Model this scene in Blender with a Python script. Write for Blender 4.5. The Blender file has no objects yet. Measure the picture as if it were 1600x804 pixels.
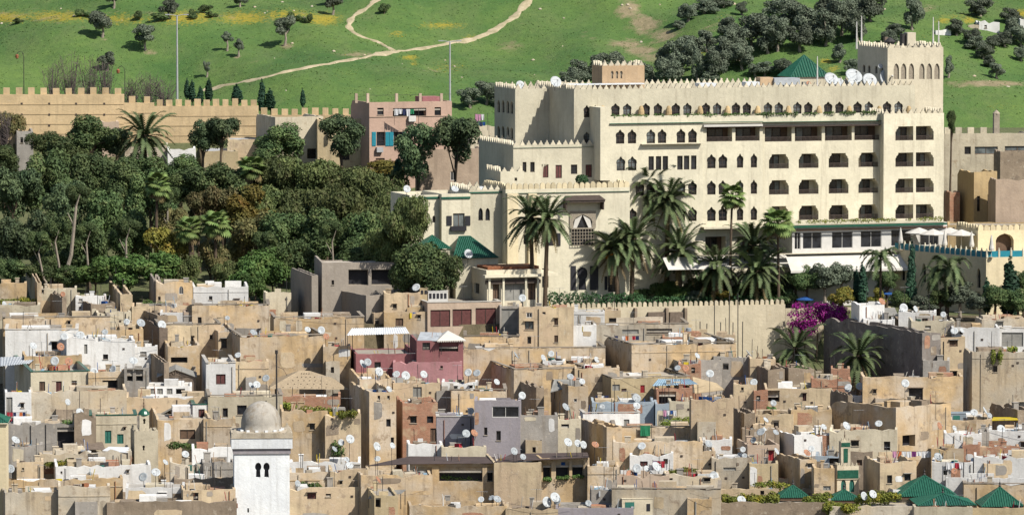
import bpy, bmesh, math, random
from mathutils import Vector, Matrix, noise
from mathutils.geometry import tessellate_polygon
R = math.radians
rnd = random.Random(7)
scene = bpy.context.scene
COL = scene.collection

# ---------------------------------------------------------------- camera
F = 8820.0                 # focal length in photo pixels (1600 wide)
PITCH = R(4.0)
CAMZ = 80.0
cam_data = bpy.data.cameras.new("camera")
cam_data.sensor_width = 36.0
cam_data.lens = F / 1600.0 * 36.0
cam_data.clip_start = 1.0
cam_data.clip_end = 6000.0
cam = bpy.data.objects.new("camera", cam_data)
COL.objects.link(cam)
cam.location = (0, 0, CAMZ)
cam.rotation_euler = (math.pi / 2 - PITCH, 0, 0)
scene.camera = cam

# ---------------------------------------------------------------- sky, sun, exposure
SUN_AZ, SUN_EL = R(50.0), R(47.0)        # azimuth measured from "towards the camera" to the right
sun_dir = Vector((math.sin(SUN_AZ) * math.cos(SUN_EL), -math.cos(SUN_AZ) * math.cos(SUN_EL), math.sin(SUN_EL)))
world = bpy.data.worlds.new("World")
scene.world = world
world.use_nodes = True
wn = world.node_tree.nodes
bg = wn["Background"]
sky = wn.new("ShaderNodeTexSky")
sky.sky_type = 'NISHITA'
sky.sun_disc = False
sky.sun_elevation = SUN_EL
sky.sun_rotation = math.atan2(sun_dir.x, sun_dir.y)
sky.air_density = 1.0
sky.dust_density = 1.2
world.node_tree.links.new(sky.outputs[0], bg.inputs[0])
bg.inputs[1].default_value = 0.085
sun_data = bpy.data.lights.new("sun", 'SUN')
sun_data.energy = 5.0
sun_data.angle = R(0.5)
sun_data.color = (1.0, 0.95, 0.86)
sun = bpy.data.objects.new("sun", sun_data)
COL.objects.link(sun)
sun.rotation_euler = (-sun_dir).to_track_quat('-Z', 'Y').to_euler()
scene.view_settings.view_transform = 'Standard'
scene.view_settings.look = 'None'
scene.view_settings.exposure = 0.64
scene.view_settings.gamma = 1.0
scene.view_settings.use_curve_mapping = False
try:
    scene.cycles.max_bounces = 5
    scene.cycles.diffuse_bounces = 3
    scene.cycles.transparent_max_bounces = 4
except Exception:
    pass

# ---------------------------------------------------------------- pixel <-> world
CP, SP = math.cos(PITCH), math.sin(PITCH)
def ray(px, py):
    v = 402.0 - py
    return Vector((px - 800.0, F * CP + v * SP, -F * SP + v * CP))
def P(px, py, d):
    r = ray(px, py)
    return Vector((0, 0, CAMZ)) + r * (d / r.y)
def project(p):
    q = p - Vector((0, 0, CAMZ))
    f = q.y * CP - q.z * SP
    u = q.y * SP + q.z * CP
    return 800.0 + F * q.x / f, 402.0 - F * u / f
def dm(yb):                      # distance of a medina front whose foot shows at photo row yb
    return 690.0 - (min(yb, 812) - 460.0) * 0.305

# ---------------------------------------------------------------- terrain
def lerp_table(t, d):
    if d <= t[0][0]: return t[0][1]
    for (a, za), (b, zb) in zip(t, t[1:]):
        if d <= b:
            return za + (zb - za) * (d - a) / (b - a)
    return t[-1][1]
TOWN = [(-400, -95), (300, -92), (585, -75.6), (700, -59.6)]
GARD = [(600, -55.6), (700, -54.9), (735, -51.6), (775, -38.5), (800, -37.5), (826, -39.0)]
def hill_z(x, y):
    s = y - 826 + 5.0 * math.sin(x * 0.021 + 0.6) - 6 * math.exp(-((x - 14) / 16.0) ** 2)
    z = -39.0
    if s > 0:
        z += 0.235 * s if s < 170 else 0.235 * 170 + 0.02 * min(s - 170, 900)
        k = min(1.0, s / 20.0)
        z += k * (1.7 * math.sin(x * 0.075 + y * 0.055 + 0.7) + 0.7 * math.sin(x * 0.14 - y * 0.03) + 0.8 * math.sin(x * 0.05 - y * 0.11 + 1.0) + 0.35 * math.sin(x * 0.31 + y * 0.17) + 0.5 * noise.noise(Vector((x * .12, y * .12, 3.0))) + .22 * noise.noise(Vector((x * .45, y * .45, 9.0))))
        # gully running up behind the hotel
        c = x - (16 + (y - 840) * 0.15)
        z -= k * 2.2 * math.exp(-(c / 7.0) ** 2)
    return z
def zg(x, y):
    if y > 826 - 6:
        return CAMZ + (hill_z(x, y) if y > 826 else max(hill_z(x, y), -39.0))
    step = 671.0 if x > 46 else (673.0 if -22 < x < 2 else (692.0 if x <= -22 or x > 33 else 684.6 + (x - 2) * 0.235))
    if y < step:
        return CAMZ + lerp_table(TOWN, y)
    return CAMZ + lerp_table(GARD, y)
def hillpt(px, py, d0=826, d1=1200):
    r = ray(px, py)
    d = d0
    while d < d1:
        p = Vector((0, 0, CAMZ)) + r * (d / r.y)
        if p.z <= zg(p.x, p.y):
            return p
        d += 0.4
    return Vector((0, 0, CAMZ)) + r * (d1 / r.y)

# ---------------------------------------------------------------- material helpers
class NT:
    def __init__(s, name):
        s.m = bpy.data.materials.new(name)
        s.m.use_nodes = True
        s.t = s.m.node_tree
        s.b = s.t.nodes["Principled BSDF"]
        s.b.inputs["Roughness"].default_value = 0.85
        try: s.b.inputs["Specular IOR Level"].default_value = 0.25
        except Exception: pass
    def n(s, typ, **kw):
        nd = s.t.nodes.new(typ)
        for k, v in kw.items(): setattr(nd, k, v)
        return nd
    def l(s, a, b): s.t.links.new(a, b)
    def coord(s, kind='Object', scale=(1, 1, 1), rand=True):
        tc = s.n("ShaderNodeTexCoord")
        mp = s.n("ShaderNodeMapping")
        mp.inputs['Scale'].default_value = scale
        s.l(tc.outputs[kind], mp.inputs['Vector'])
        if rand:
            oi = s.n("ShaderNodeObjectInfo")
            mu = s.n("ShaderNodeMath", operation='MULTIPLY'); mu.inputs[1].default_value = 91.7
            s.l(oi.outputs['Random'], mu.inputs[0])
            cb = s.n("ShaderNodeCombineXYZ")
            s.l(mu.outputs[0], cb.inputs[0]); s.l(mu.outputs[0], cb.inputs[2])
            s.l(cb.outputs[0], mp.inputs['Location'])
        return mp.outputs[0]
    def noise(s, vec, scale, detail=5, rough=0.6):
        nd = s.n("ShaderNodeTexNoise")
        nd.inputs['Scale'].default_value = scale
        nd.inputs['Detail'].default_value = detail
        nd.inputs['Roughness'].default_value = rough
        s.l(vec, nd.inputs['Vector'])
        return nd.outputs['Fac']
    def ramp(s, fac, a, b, lo=0.0, hi=1.0):
        mr = s.n("ShaderNodeMapRange")
        mr.inputs['From Min'].default_value = a; mr.inputs['From Max'].default_value = b
        mr.inputs['To Min'].default_value = lo; mr.inputs['To Max'].default_value = hi
        s.l(fac, mr.inputs['Value'])
        return mr.outputs[0]
    def mix(s, fac, a, b, mode='MIX'):
        nd = s.n("ShaderNodeMix", data_type='RGBA', blend_type=mode)
        for i, v in ((0, fac), (6, a), (7, b)):
            if hasattr(v, 'is_output') or isinstance(v, bpy.types.NodeSocket): s.l(v, nd.inputs[i])
            elif i == 0: nd.inputs[0].default_value = v
            else: nd.inputs[i].default_value = (*v, 1)
        return nd.outputs[2]
    def mul(s, a, b):
        nd = s.n("ShaderNodeMath", operation='MULTIPLY')
        for i, v in ((0, a), (1, b)):
            if isinstance(v, bpy.types.NodeSocket): s.l(v, nd.inputs[i])
            else: nd.inputs[i].default_value = v
        return nd.outputs[0]
    def bump(s, h, strength=0.3, dist=0.05):
        b = s.n("ShaderNodeBump")
        b.inputs['Strength'].default_value = strength
        b.inputs['Distance'].default_value = dist
        s.l(h, b.inputs['Height'])
        s.l(b.outputs[0], s.b.inputs['Normal'])
    def color(s, c):
        # colours below are noted as exposed in the photograph; the albedo is two thirds of that
        s.l(s.mix(1.0, c, (0.66, 0.66, 0.66), 'MULTIPLY'), s.b.inputs['Base Color'])
    def rough(s, v): s.b.inputs['Roughness'].default_value = v

def sc(c, k): return tuple(min(1.0, x * k) for x in c)
M = {}
def plaster(name, col, patch=(0.30, 0.22, 0.14), patch_lo=0.60, streak=0.5, var=0.35, hue=None):
    t = NT(name)
    v = t.coord()
    vs = t.coord(scale=(1.0, 1.0, 0.10))
    n1 = t.noise(v, 0.33, 6, 0.62)
    n2 = t.noise(v, 2.3, 5, 0.65)
    n3 = t.noise(vs, 1.5, 5, 0.6)
    n4 = t.noise(v, 0.55, 8, 0.68)
    c = t.mix(t.ramp(n1, 0.35, 0.68), sc(col, 1 - var), sc(col, 1.08))
    if hue: c = t.mix(t.ramp(t.noise(v, 0.21, 3), 0.42, 0.62), c, hue)
    c = t.mix(t.ramp(n2, 0.3, 0.75, 0.0, 0.38), c, sc(col, 0.62))
    c = t.mix(t.ramp(n4, patch_lo, patch_lo + 0.06, 0, 0.85), c, patch)
    n5 = t.noise(v, 1.25, 9, 0.72)
    c = t.mix(t.ramp(n5, 0.57, 0.615, 0, 0.34 if streak > .3 else .12), c, (0.72, 0.64, 0.52))
    c = t.mix(t.ramp(n5, 0.41, 0.37, 0, 0.6 if streak > .3 else .12), c, sc(patch, .85))
    c = t.mix(t.ramp(n3, 0.52, 0.66, 0, streak * .85), c, (0.21, 0.165, 0.115))
    # each house has its own tone
    oi = t.n("ShaderNodeObjectInfo")
    tone = t.ramp(oi.outputs['Random'], 0, 1, 0.80, 1.12)
    hsv = t.n("ShaderNodeHueSaturation")
    hsv.inputs['Saturation'].default_value = 1.0
    t.l(tone, hsv.inputs['Value']); t.l(c, hsv.inputs['Color'])
    t.color(hsv.outputs[0])
    t.rough(0.95)
    t.bump(t.noise(v, 3.5, 6, 0.7), 0.5, 0.08)
    M[name] = t.m
    return t.m
def simple(name, col, rough=0.8, var=0.25, scale=2.0, metal=0.0, bump=0.0):
    t = NT(name)
    v = t.coord()
    n = t.noise(v, scale, 5)
    t.color(t.mix(t.ramp(n, 0.3, 0.72), sc(col, 1 - var), sc(col, 1 + var * 0.4)))
    t.rough(rough)
    t.b.inputs['Metallic'].default_value = metal
    if bump: t.bump(n, bump, 0.05)
    M[name] = t.m
    return t.m
plaster('ochre', (0.745, 0.535, 0.30), (0.36, 0.27, 0.18), 0.565, 0.50, 0.40, (0.66, 0.56, 0.44))
plaster('sand', (0.745, 0.595, 0.39), (0.40, 0.31, 0.22), 0.565, 0.50, 0.38, (0.62, 0.47, 0.32))
plaster('cream', (0.73, 0.645, 0.48), (0.45, 0.34, 0.22), 0.62, 0.38, 0.25)
plaster('pale', (0.70, 0.62, 0.495), (0.37, 0.29, 0.21), 0.57, 0.50, 0.35, (0.62, 0.50, 0.34))
plaster('white', (0.93, 0.915, 0.885), (0.52, 0.46, 0.37), 0.64, 0.28, 0.16)
plaster('grey', (0.45, 0.415, 0.37), (0.28, 0.24, 0.19), 0.60, 0.40, 0.30)
plaster('concrete', (0.42, 0.365, 0.305), (0.33, 0.28, 0.23), 0.66, 0.25, 0.15)
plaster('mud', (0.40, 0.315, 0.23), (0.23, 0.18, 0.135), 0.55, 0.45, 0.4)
plaster('yellow', (0.68, 0.545, 0.335), (0.45, 0.33, 0.20), 0.63, 0.35, 0.25)
plaster('lilac', (0.34, 0.31, 0.33), (0.42, 0.38, 0.36), 0.70, 0.20, 0.10)
plaster('rose', (0.66, 0.51, 0.385), (0.43, 0.30, 0.22), 0.63, 0.30, 0.22)
plaster('pink', (0.58, 0.29, 0.30), (0.42, 0.20, 0.20), 0.66, 0.30, 0.25)
plaster('maroon', (0.40, 0.165, 0.17), (0.30, 0.15, 0.15), 0.68, 0.30, 0.25)
plaster('bluegrey', (0.36, 0.42, 0.47), (0.40, 0.38, 0.35), 0.66, 0.30, 0.20)
plaster('shrine', (0.90, 0.925, 0.95), (0.62, 0.56, 0.45), 0.66, 0.22, 0.12)
plaster('hotel', (0.78, 0.72, 0.55), (0.68, 0.58, 0.42), 0.68, 0.26, 0.12)
plaster('hotel_top', (0.75, 0.675, 0.515), (0.62, 0.50, 0.33), 0.70, 0.22, 0.10)
plaster('hotel_yellow', (0.76, 0.65, 0.43), (0.70, 0.55, 0.30), 0.72, 0.15, 0.08)
plaster('tower_pink', (0.70, 0.50, 0.31), (0.55, 0.37, 0.22), 0.66, 0.25, 0.15)
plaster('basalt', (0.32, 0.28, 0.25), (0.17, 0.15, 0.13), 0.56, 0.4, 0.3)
plaster('pinkhouse', (0.70, 0.485, 0.375), (0.50, 0.36, 0.27), 0.68, 0.22, 0.12)
plaster('amber', (0.64, 0.47, 0.25), (0.45, 0.31, 0.17), 0.66, 0.28, 0.2)
plaster('earth', (0.70, 0.525, 0.305), (0.48, 0.33, 0.19), 0.62, 0.30, 0.22)
plaster('gardenwall', (0.70, 0.61, 0.44), (0.52, 0.40, 0.24), 0.60, 0.25, 0.2)
plaster('roofdust', (0.55, 0.495, 0.42), (0.34, 0.29, 0.23), 0.55, 0.0, 0.35)
plaster('roofpale', (0.64, 0.60, 0.54), (0.42, 0.37, 0.30), 0.60, 0.0, 0.3)
plaster('coping', (0.36, 0.31, 0.25), (0.24, 0.20, 0.16), 0.52, 0.25, 0.35)
def brickmat(name, col):
    t = NT(name)
    v = t.coord()
    br = t.n("ShaderNodeTexBrick")
    br.inputs['Scale'].default_value = 1.0
    br.inputs['Brick Width'].default_value = 0.26; br.inputs['Row Height'].default_value = 0.11
    br.inputs['Mortar Size'].default_value = 0.012
    br.inputs['Color1'].default_value = (*col, 1); br.inputs['Color2'].default_value = (*sc(col, 0.72), 1)
    br.inputs['Mortar'].default_value = (0.42, 0.36, 0.28, 1)
    tc = t.n("ShaderNodeTexCoord"); sx = t.n("ShaderNodeSeparateXYZ"); cb = t.n("ShaderNodeCombineXYZ")
    t.l(tc.outputs['Object'], sx.inputs[0])
    ad = t.n("ShaderNodeMath", operation='ADD'); t.l(sx.outputs[0], ad.inputs[0]); t.l(sx.outputs[1], ad.inputs[1])
    t.l(ad.outputs[0], cb.inputs[0]); t.l(sx.outputs[2], cb.inputs[1]); t.l(cb.outputs[0], br.inputs['Vector'])
    c = t.mix(t.ramp(t.noise(v, 0.5, 7, 0.66), 0.52, 0.60, 0, 0.9), br.outputs['Color'], (0.52, 0.38, 0.25))
    c = t.mix(t.ramp(t.noise(v, 1.4, 5), 0.4, 0.7, 0, 0.45), c, sc(col, 0.6))
    t.color(c); t.rough(0.95); t.bump(t.noise(v, 3.0, 6), 0.5, 0.08)
    M[name] = t.m
brickmat('brick', (0.50, 0.22, 0.125))
simple('wood', (0.082, 0.06, 0.05), 0.7, 0.4, 3)
simple('woodred', (0.15, 0.055, 0.05), 0.7, 0.35, 4)
simple('woodbrown', (0.17, 0.105, 0.068), 0.75, 0.35, 3)
simple('timber', (0.22, 0.17, 0.13), 0.9, 0.4, 3)
simple('paint_white', (0.72, 0.70, 0.66), 0.6, 0.12, 2)
simple('paint_teal', (0.02, 0.25, 0.33), 0.55, 0.2, 4)
simple('paint_green', (0.04, 0.19, 0.15), 0.6, 0.25, 4)
simple('paint_red', (0.38, 0.035, 0.04), 0.6, 0.25, 4)
simple('paint_blue', (0.04, 0.10, 0.33), 0.6, 0.25, 3)
simple('paint_dark', (0.028, 0.028, 0.035), 0.6, 0.25, 3)  # dark paint, and the painted shade of open interiors
simple('iron', (0.05, 0.045, 0.045), 0.6, 0.3, 5)
simple('rust', (0.34, 0.135, 0.065), 0.85, 0.4, 4)
simple('steel', (0.50, 0.51, 0.52), 0.45, 0.15, 3, 0.2)
simple('dish_white', (0.52, 0.55, 0.565), 0.55, 0.22, 2.5)
simple('dish_grey', (0.36, 0.39, 0.41), 0.5, 0.2, 2.5)
simple('dish_rust', (0.45, 0.22, 0.13), 0.7, 0.4, 3)
simple('tin', (0.50, 0.53, 0.56), 0.5, 0.28, 1.2)
simple('tin_grey', (0.33, 0.32, 0.29), 0.65, 0.3, 1.2)
simple('tin_white', (0.76, 0.78, 0.80), 0.5, 0.12, 1.5)
simple('tarp_brown', (0.105, 0.075, 0.065), 0.8, 0.35, 1.0)
simple('tarp_blue', (0.30, 0.44, 0.55), 0.7, 0.2, 1.0)
simple('tarp_tan', (0.55, 0.43, 0.27), 0.85, 0.2, 1.0)
simple('reed', (0.42, 0.33, 0.22), 0.95, 0.3, 5, 0, 0.5)
simple('canvas', (0.66, 0.63, 0.575), 0.9, 0.12, 1.0)
simple('lattice', (0.36, 0.31, 0.24), 0.85, 0.35, 6)
simple('curtain', (0.55, 0.52, 0.46), 0.9, 0.4, 5)
simple('stone', (0.42, 0.36, 0.28), 0.9, 0.3, 2)
simple('plastic_yellow', (0.62, 0.47, 0.03), 0.5, 0.1, 2)
simple('cloth_red', (0.42, 0.03, 0.05), 0.9, 0.2, 4)
simple('cloth_blue', (0.02, 0.09, 0.30), 0.9, 0.2, 4)
simple('cloth_white', (0.75, 0.75, 0.76), 0.9, 0.1, 4)
simple('cloth_orange', (0.68, 0.19, 0.06), 0.9, 0.2, 4)
simple('cloth_purple', (0.18, 0.04, 0.17), 0.9, 0.2, 4)
simple('cloth_pink', (0.62, 0.30, 0.45), 0.9, 0.2, 4)
simple('cloth_green', (0.03, 0.24, 0.11), 0.9, 0.2, 4)
simple('cloth_navy', (0.03, 0.04, 0.11), 0.9, 0.2, 4)
def glassmat(name, col, rough=0.18):
    t = NT(name)
    v = t.coord()
    t.color(t.mix(t.ramp(t.noise(v, 0.9, 3), 0.42, 0.6), col, sc(col, 2.2)))
    t.rough(rough)
    t.b.inputs['Specular IOR Level'].default_value = 0.5
    M[name] = t.m
glassmat('pane', (0.016, 0.017, 0.020))
glassmat('pane_curtain', (0.075, 0.085, 0.085), 0.35)
def tilemat():
    t = NT('tile_green')
    v = t.coord()
    n = t.noise(v, 3.0, 5)
    c = t.mix(t.ramp(n, 0.3, 0.7), (0.014, 0.078, 0.05), (0.034, 0.145, 0.095))
    c = t.mix(t.ramp(t.noise(v, 7.0, 3), 0.62, 0.72, 0, 0.5), c, (0.16, 0.24, 0.16))
    t.color(c); t.rough(0.32)
    M['tile_green'] = t.m
tilemat()
def leafmat(name, a, b, c3=None, rough=0.7, trans=True):
    t = NT(name)
    v = t.coord(rand=False)
    geo = t.n("ShaderNodeNewGeometry")
    n = t.noise(v, 0.45, 4, 0.6)
    c = t.mix(t.ramp(n, 0.36, 0.64), a, b)
    if c3:
        c = t.mix(t.ramp(t.noise(v, 0.8, 3), 0.56, 0.68, 0, 0.8), c, c3)
    c = t.mix(t.ramp(geo.outputs['Random Per Island'], 0, 1, 0, 0.55), c, sc(a, 0.55))
    oi = t.n("ShaderNodeObjectInfo")
    hsv = t.n("ShaderNodeHueSaturation")
    t.l(t.ramp(oi.outputs['Random'], 0, 1, 0.72, 1.36), hsv.inputs['Value'])
    t.l(t.ramp(oi.outputs['Random'], 0, 1, 0.488, 0.512), hsv.inputs['Hue'])
    t.l(c, hsv.inputs['Color'])
    t.color(hsv.outputs[0]); t.rough(rough)
    if trans:
        tr = t.n("ShaderNodeBsdfTranslucent"); t.l(t.mix(1.0, hsv.outputs[0], (0.66, 0.66, 0.66), 'MULTIPLY'), tr.inputs[0])
        ms = t.n("ShaderNodeMixShader"); ms.inputs[0].default_value = 0.18
        out = t.t.nodes["Material Output"]
        t.l(t.b.outputs[0], ms.inputs[1]); t.l(tr.outputs[0], ms.inputs[2]); t.l(ms.outputs[0], out.inputs[0])
    M[name] = t.m
leafmat('leaf_pine', (0.070, 0.118, 0.055), (0.160, 0.215, 0.092))
leafmat('leaf_dark', (0.072, 0.122, 0.044), (0.165, 0.225, 0.076), (0.22, 0.235, 0.09))
leafmat('leaf_pepper', (0.100, 0.142, 0.046), (0.205, 0.240, 0.080), (0.20, 0.17, 0.085))
leafmat('leaf_rusty', (0.138, 0.142, 0.055), (0.252, 0.198, 0.079), (0.240, 0.150, 0.072))
leafmat('leaf_bright', (0.075, 0.161, 0.039), (0.155, 0.253, 0.063), (0.196, 0.241, 0.069))
leafmat('leaf_yellow', (0.200, 0.200, 0.042), (0.304, 0.232, 0.042), (0.352, 0.184, 0.032))
leafmat('leaf_olive', (0.130, 0.165, 0.112), (0.215, 0.250, 0.172))
leafmat('leaf_cypress', (0.032, 0.084, 0.052), (0.060, 0.140, 0.072))
leafmat('leaf_palm', (0.075, 0.120, 0.050), (0.175, 0.215, 0.088))
leafmat('leaf_palmdry', (0.20, 0.145, 0.06), (0.26, 0.20, 0.10))
leafmat('leaf_fan', (0.123, 0.202, 0.053), (0.255, 0.326, 0.099))
leafmat('leaf_bloom', (0.24, 0.012, 0.17), (0.50, 0.03, 0.36))
leafmat('leaf_weed', (0.16, 0.21, 0.035), (0.32, 0.34, 0.05), (0.46, 0.38, 0.03))
leafmat('leaf_hedge', (0.044, 0.129, 0.055), (0.099, 0.222, 0.079))
simple('dates', (0.52, 0.20, 0.02), 0.7, 0.3, 6)
simple('bark', (0.13, 0.095, 0.065), 0.95, 0.35, 3, 0, 0.6)
simple('bark_pale', (0.34, 0.29, 0.23), 0.95, 0.3, 3, 0, 0.5)
simple('bark_palm', (0.12, 0.085, 0.055), 0.95, 0.4, 5, 0, 0.9)
simple('bare_twig', (0.18, 0.145, 0.135), 0.95, 0.35, 1.5)

def groundmat():
    t = NT('meadow')
    at = t.n("ShaderNodeAttribute", attribute_name="cover")
    sep = t.n("ShaderNodeSeparateColor"); t.l(at.outputs['Color'], sep.inputs[0])
    v = t.coord(rand=False)
    vst = t.coord(rand=False, scale=(1, 0.35, 1))
    n1 = t.noise(v, 0.055, 6, 0.6); n2 = t.noise(v, 0.9, 6, 0.7); n3 = t.noise(vst, 0.22, 6, 0.65)
    c = t.mix(t.ramp(n1, 0.36, 0.64), (0.072, 0.158, 0.036), (0.148, 0.235, 0.054))
    c = t.mix(t.ramp(n3, 0.46, 0.70, 0, 0.55), c, (0.16, 0.205, 0.075))
    c = t.mix(t.ramp(n2, 0.32, 0.72, 0, 0.45), c, (0.042, 0.10, 0.032))
    # dry grass tint, flowers, soil
    sp = t.noise(v, 1.6, 5, 0.8); sp2 = t.noise(v, 0.35, 6, 0.7)
    fl = t.n("ShaderNodeMath", operation='ADD'); t.l(sep.outputs[0], fl.inputs[0]); t.l(t.ramp(sp, 0.3, 0.7, -0.95, 0.08), fl.inputs[1])
    c = t.mix(t.ramp(fl.outputs[0], 0.05, 0.45, 0, 0.8), c, (0.40, 0.31, 0.03))
    so = t.n("ShaderNodeMath", operation='ADD'); t.l(sep.outputs[1], so.inputs[0]); t.l(t.ramp(sp2, 0.3, 0.7, -0.5, 0.2), so.inputs[1])
    c = t.mix(t.ramp(so.outputs[0], 0.1, 0.5, 0, 0.85), c, t.mix(t.ramp(n2, 0.35, 0.65), (0.24, 0.19, 0.11), (0.40, 0.31, 0.20)))
    c = t.mix(sep.outputs[2], c, t.mix(t.ramp(n2, 0.35, 0.65), (0.10, 0.085, 0.05), (0.20, 0.16, 0.10)))
    t.color(c); t.rough(1.0)
    t.bump(t.noise(v, 1.1, 7, 0.75), 0.7, 0.5)
    M['meadow'] = t.m
groundmat()
def pathmat():
    t = NT('dirt_track')
    v = t.coord(rand=False)
    c = t.mix(t.ramp(t.noise(v, 0.7, 6, 0.7), 0.35, 0.65), (0.32, 0.28, 0.16), (0.54, 0.45, 0.31))
    t.color(c); t.rough(1.0)
    M['dirt_track'] = t.m
pathmat()

# ---------------------------------------------------------------- mesh helpers
class MB:
    def __init__(s): s.v = []; s.f = []
    def quad(s, a, b, c, d):
        n = len(s.v); s.v += [a, b, c, d]; s.f.append((n, n + 1, n + 2, n + 3))
    def tri(s, a, b, c):
        n = len(s.v); s.v += [a, b, c]; s.f.append((n, n + 1, n + 2))
    def box(s, x0, x1, y0, y1, z0, z1):
        n = len(s.v)
        s.v += [(x, y, z) for z in (z0, z1) for x, y in ((x0, y0), (x1, y0), (x1, y1), (x0, y1))]
        for q in ((0, 3, 2, 1), (4, 5, 6, 7), (0, 1, 5, 4), (1, 2, 6, 5), (2, 3, 7, 6), (3, 0, 4, 7)):
            s.f.append(tuple(n + i for i in q))
    def prism(s, poly, y0, y1):
        """poly in (x, z), extruded along y from y0 (front) to y1"""
        n = len(s.v); k = len(poly)
        s.v += [(x, y0, z) for x, z in poly] + [(x, y1, z) for x, z in poly]
        s.f.append(tuple(range(n, n + k))); s.f.append(tuple(range(n + 2 * k - 1, n + k - 1, -1)))
        for i in range(k):
            j = (i + 1) % k
            s.f.append((n + i, n + k + i, n + k + j, n + j))
    def prismz(s, poly, z0, z1):
        n = len(s.v); k = len(poly)
        s.v += [(x, y, z0) for x, y in poly] + [(x, y, z1) for x, y in poly]
        s.f.append(tuple(range(n + k - 1, n - 1, -1))); s.f.append(tuple(range(n + k, n + 2 * k)))
        for i in range(k):
            j = (i + 1) % k
            s.f.append((n + i, n + j, n + k + j, n + k + i))
    def tube(s, pts, rad, k=6, cap=True):
        n = len(s.v); m = len(pts)
        for i, p in enumerate(pts):
            p = Vector(p)
            t = (Vector(pts[min(i + 1, m - 1)]) - Vector(pts[max(i - 1, 0)]))
            t = t.normalized() if t.length > 1e-6 else Vector((0, 0, 1))
            a = t.orthogonal().normalized() if abs(t.z) < 0.95 else Vector((1, 0, 0)).cross(t).normalized()
            b = t.cross(a)
            r = rad[i] if isinstance(rad, (list, tuple)) else rad
            for q in range(k):
                w = 2 * math.pi * q / k
                s.v.append(tuple(p + a * (r * math.cos(w)) + b * (r * math.sin(w))))
        for i in range(m - 1):
            for q in range(k):
                s.f.append((n + i * k + q, n + i * k + (q + 1) % k, n + (i + 1) * k + (q + 1) % k, n + (i + 1) * k + q))
        if cap:
            s.f.append(tuple(range(n + k - 1, n - 1, -1))); s.f.append(tuple(range(n + (m - 1) * k, n + m * k)))
    def lathe(s, prof, k=16, c=(0, 0, 0)):
        """prof: (r, z) from bottom to top"""
        n = len(s.v); m = len(prof)
        for r, z in prof:
            for q in range(k):
                w = 2 * math.pi * q / k
                s.v.append((c[0] + r * math.cos(w), c[1] + r * math.sin(w), c[2] + z))
        for i in range(m - 1):
            for q in range(k):
                s.f.append((n + i * k + q, n + i * k + (q + 1) % k, n + (i + 1) * k + (q + 1) % k, n + (i + 1) * k + q))
        s.f.append(tuple(range(n + k - 1, n - 1, -1))); s.f.append(tuple(range(n + (m - 1) * k, n + m * k)))
    def holed(s, outer, holes, y):
        """a wall sheet in the plane y = const, facing -y, with openings"""
        jt = random.Random(len(outer) * 7 + len(holes))
        loops = [[Vector((x, z, 0)) for x, z in outer]] + [[Vector((x + jt.uniform(-.003, .003), z + jt.uniform(-.003, .003), 0)) for x, z in h] for h in holes]
        n = len(s.v)
        for lp in loops: s.v += [(p.x, y, p.y) for p in lp]
        for t in tessellate_polygon(loops):
            a, b, c = (s.v[n + i] for i in t)
            ar = (b[0] - a[0]) * (c[2] - a[2]) - (c[0] - a[0]) * (b[2] - a[2])
            if abs(ar) < 1e-9: continue
            s.f.append(tuple(n + i for i in (t if ar > 0 else t[::-1])))
    def reveal(s, loop, y0, y1):
        k = len(loop)
        for i in range(k):
            (ax, az), (bx, bz) = loop[i], loop[(i + 1) % k]
            s.quad((ax, y0, az), (bx, y0, bz), (bx, y1, bz), (ax, y1, az))
    def mesh(s, name, mat, smooth=False):
        me = bpy.data.meshes.new(name)
        me.from_pydata([tuple(p) for p in s.v], [], s.f)
        if mat: me.materials.append(M[mat] if isinstance(mat, str) else mat)
        if smooth: me.polygons.foreach_set('use_smooth', [True] * len(me.polygons))
        me.update()
        return me
    def build(s, name, mat, parent=None, smooth=False):
        return link(name, s.mesh(name, mat, smooth), parent)
def link(name, me, parent=None, loc=None, rot=None, scale=None):
    o = bpy.data.objects.new(name, me)
    COL.objects.link(o)
    if parent is not None: o.parent = parent
    if loc is not None: o.location = loc
    if rot is not None: o.rotation_euler = rot
    if scale is not None: o.scale = scale if hasattr(scale, '__len__') else (scale,) * 3
    return o
def tag(o, label, cat, group=None, kind=None):
    if label: o["label"] = label
    if cat: o["category"] = cat
    if group: o["group"] = group
    if kind: o["kind"] = kind
    return o
def empty(name, loc, rz=0.0, label=None, cat=None, group=None):
    o = bpy.data.objects.new(name, None)
    o.empty_display_size = 0.5
    COL.objects.link(o)
    o.location = loc; o.rotation_euler = (0, 0, rz)
    if label: tag(o, label, cat, group)
    return o
ORD = ['first', 'second', 'third', 'fourth', 'fifth', 'sixth', 'seventh', 'eighth', 'ninth', 'tenth', 'eleventh', 'twelfth', 'thirteenth',
       'fourteenth', 'fifteenth', 'sixteenth', 'seventeenth', 'eighteenth', 'nineteenth', 'twentieth'] + ['twenty-' + w for w in
       'first second third fourth fifth sixth seventh eighth ninth'.split()] + ['thirtieth'] + ['thirty-' + w for w in 'first second third fourth fifth sixth seventh eighth ninth'.split()]

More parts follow.
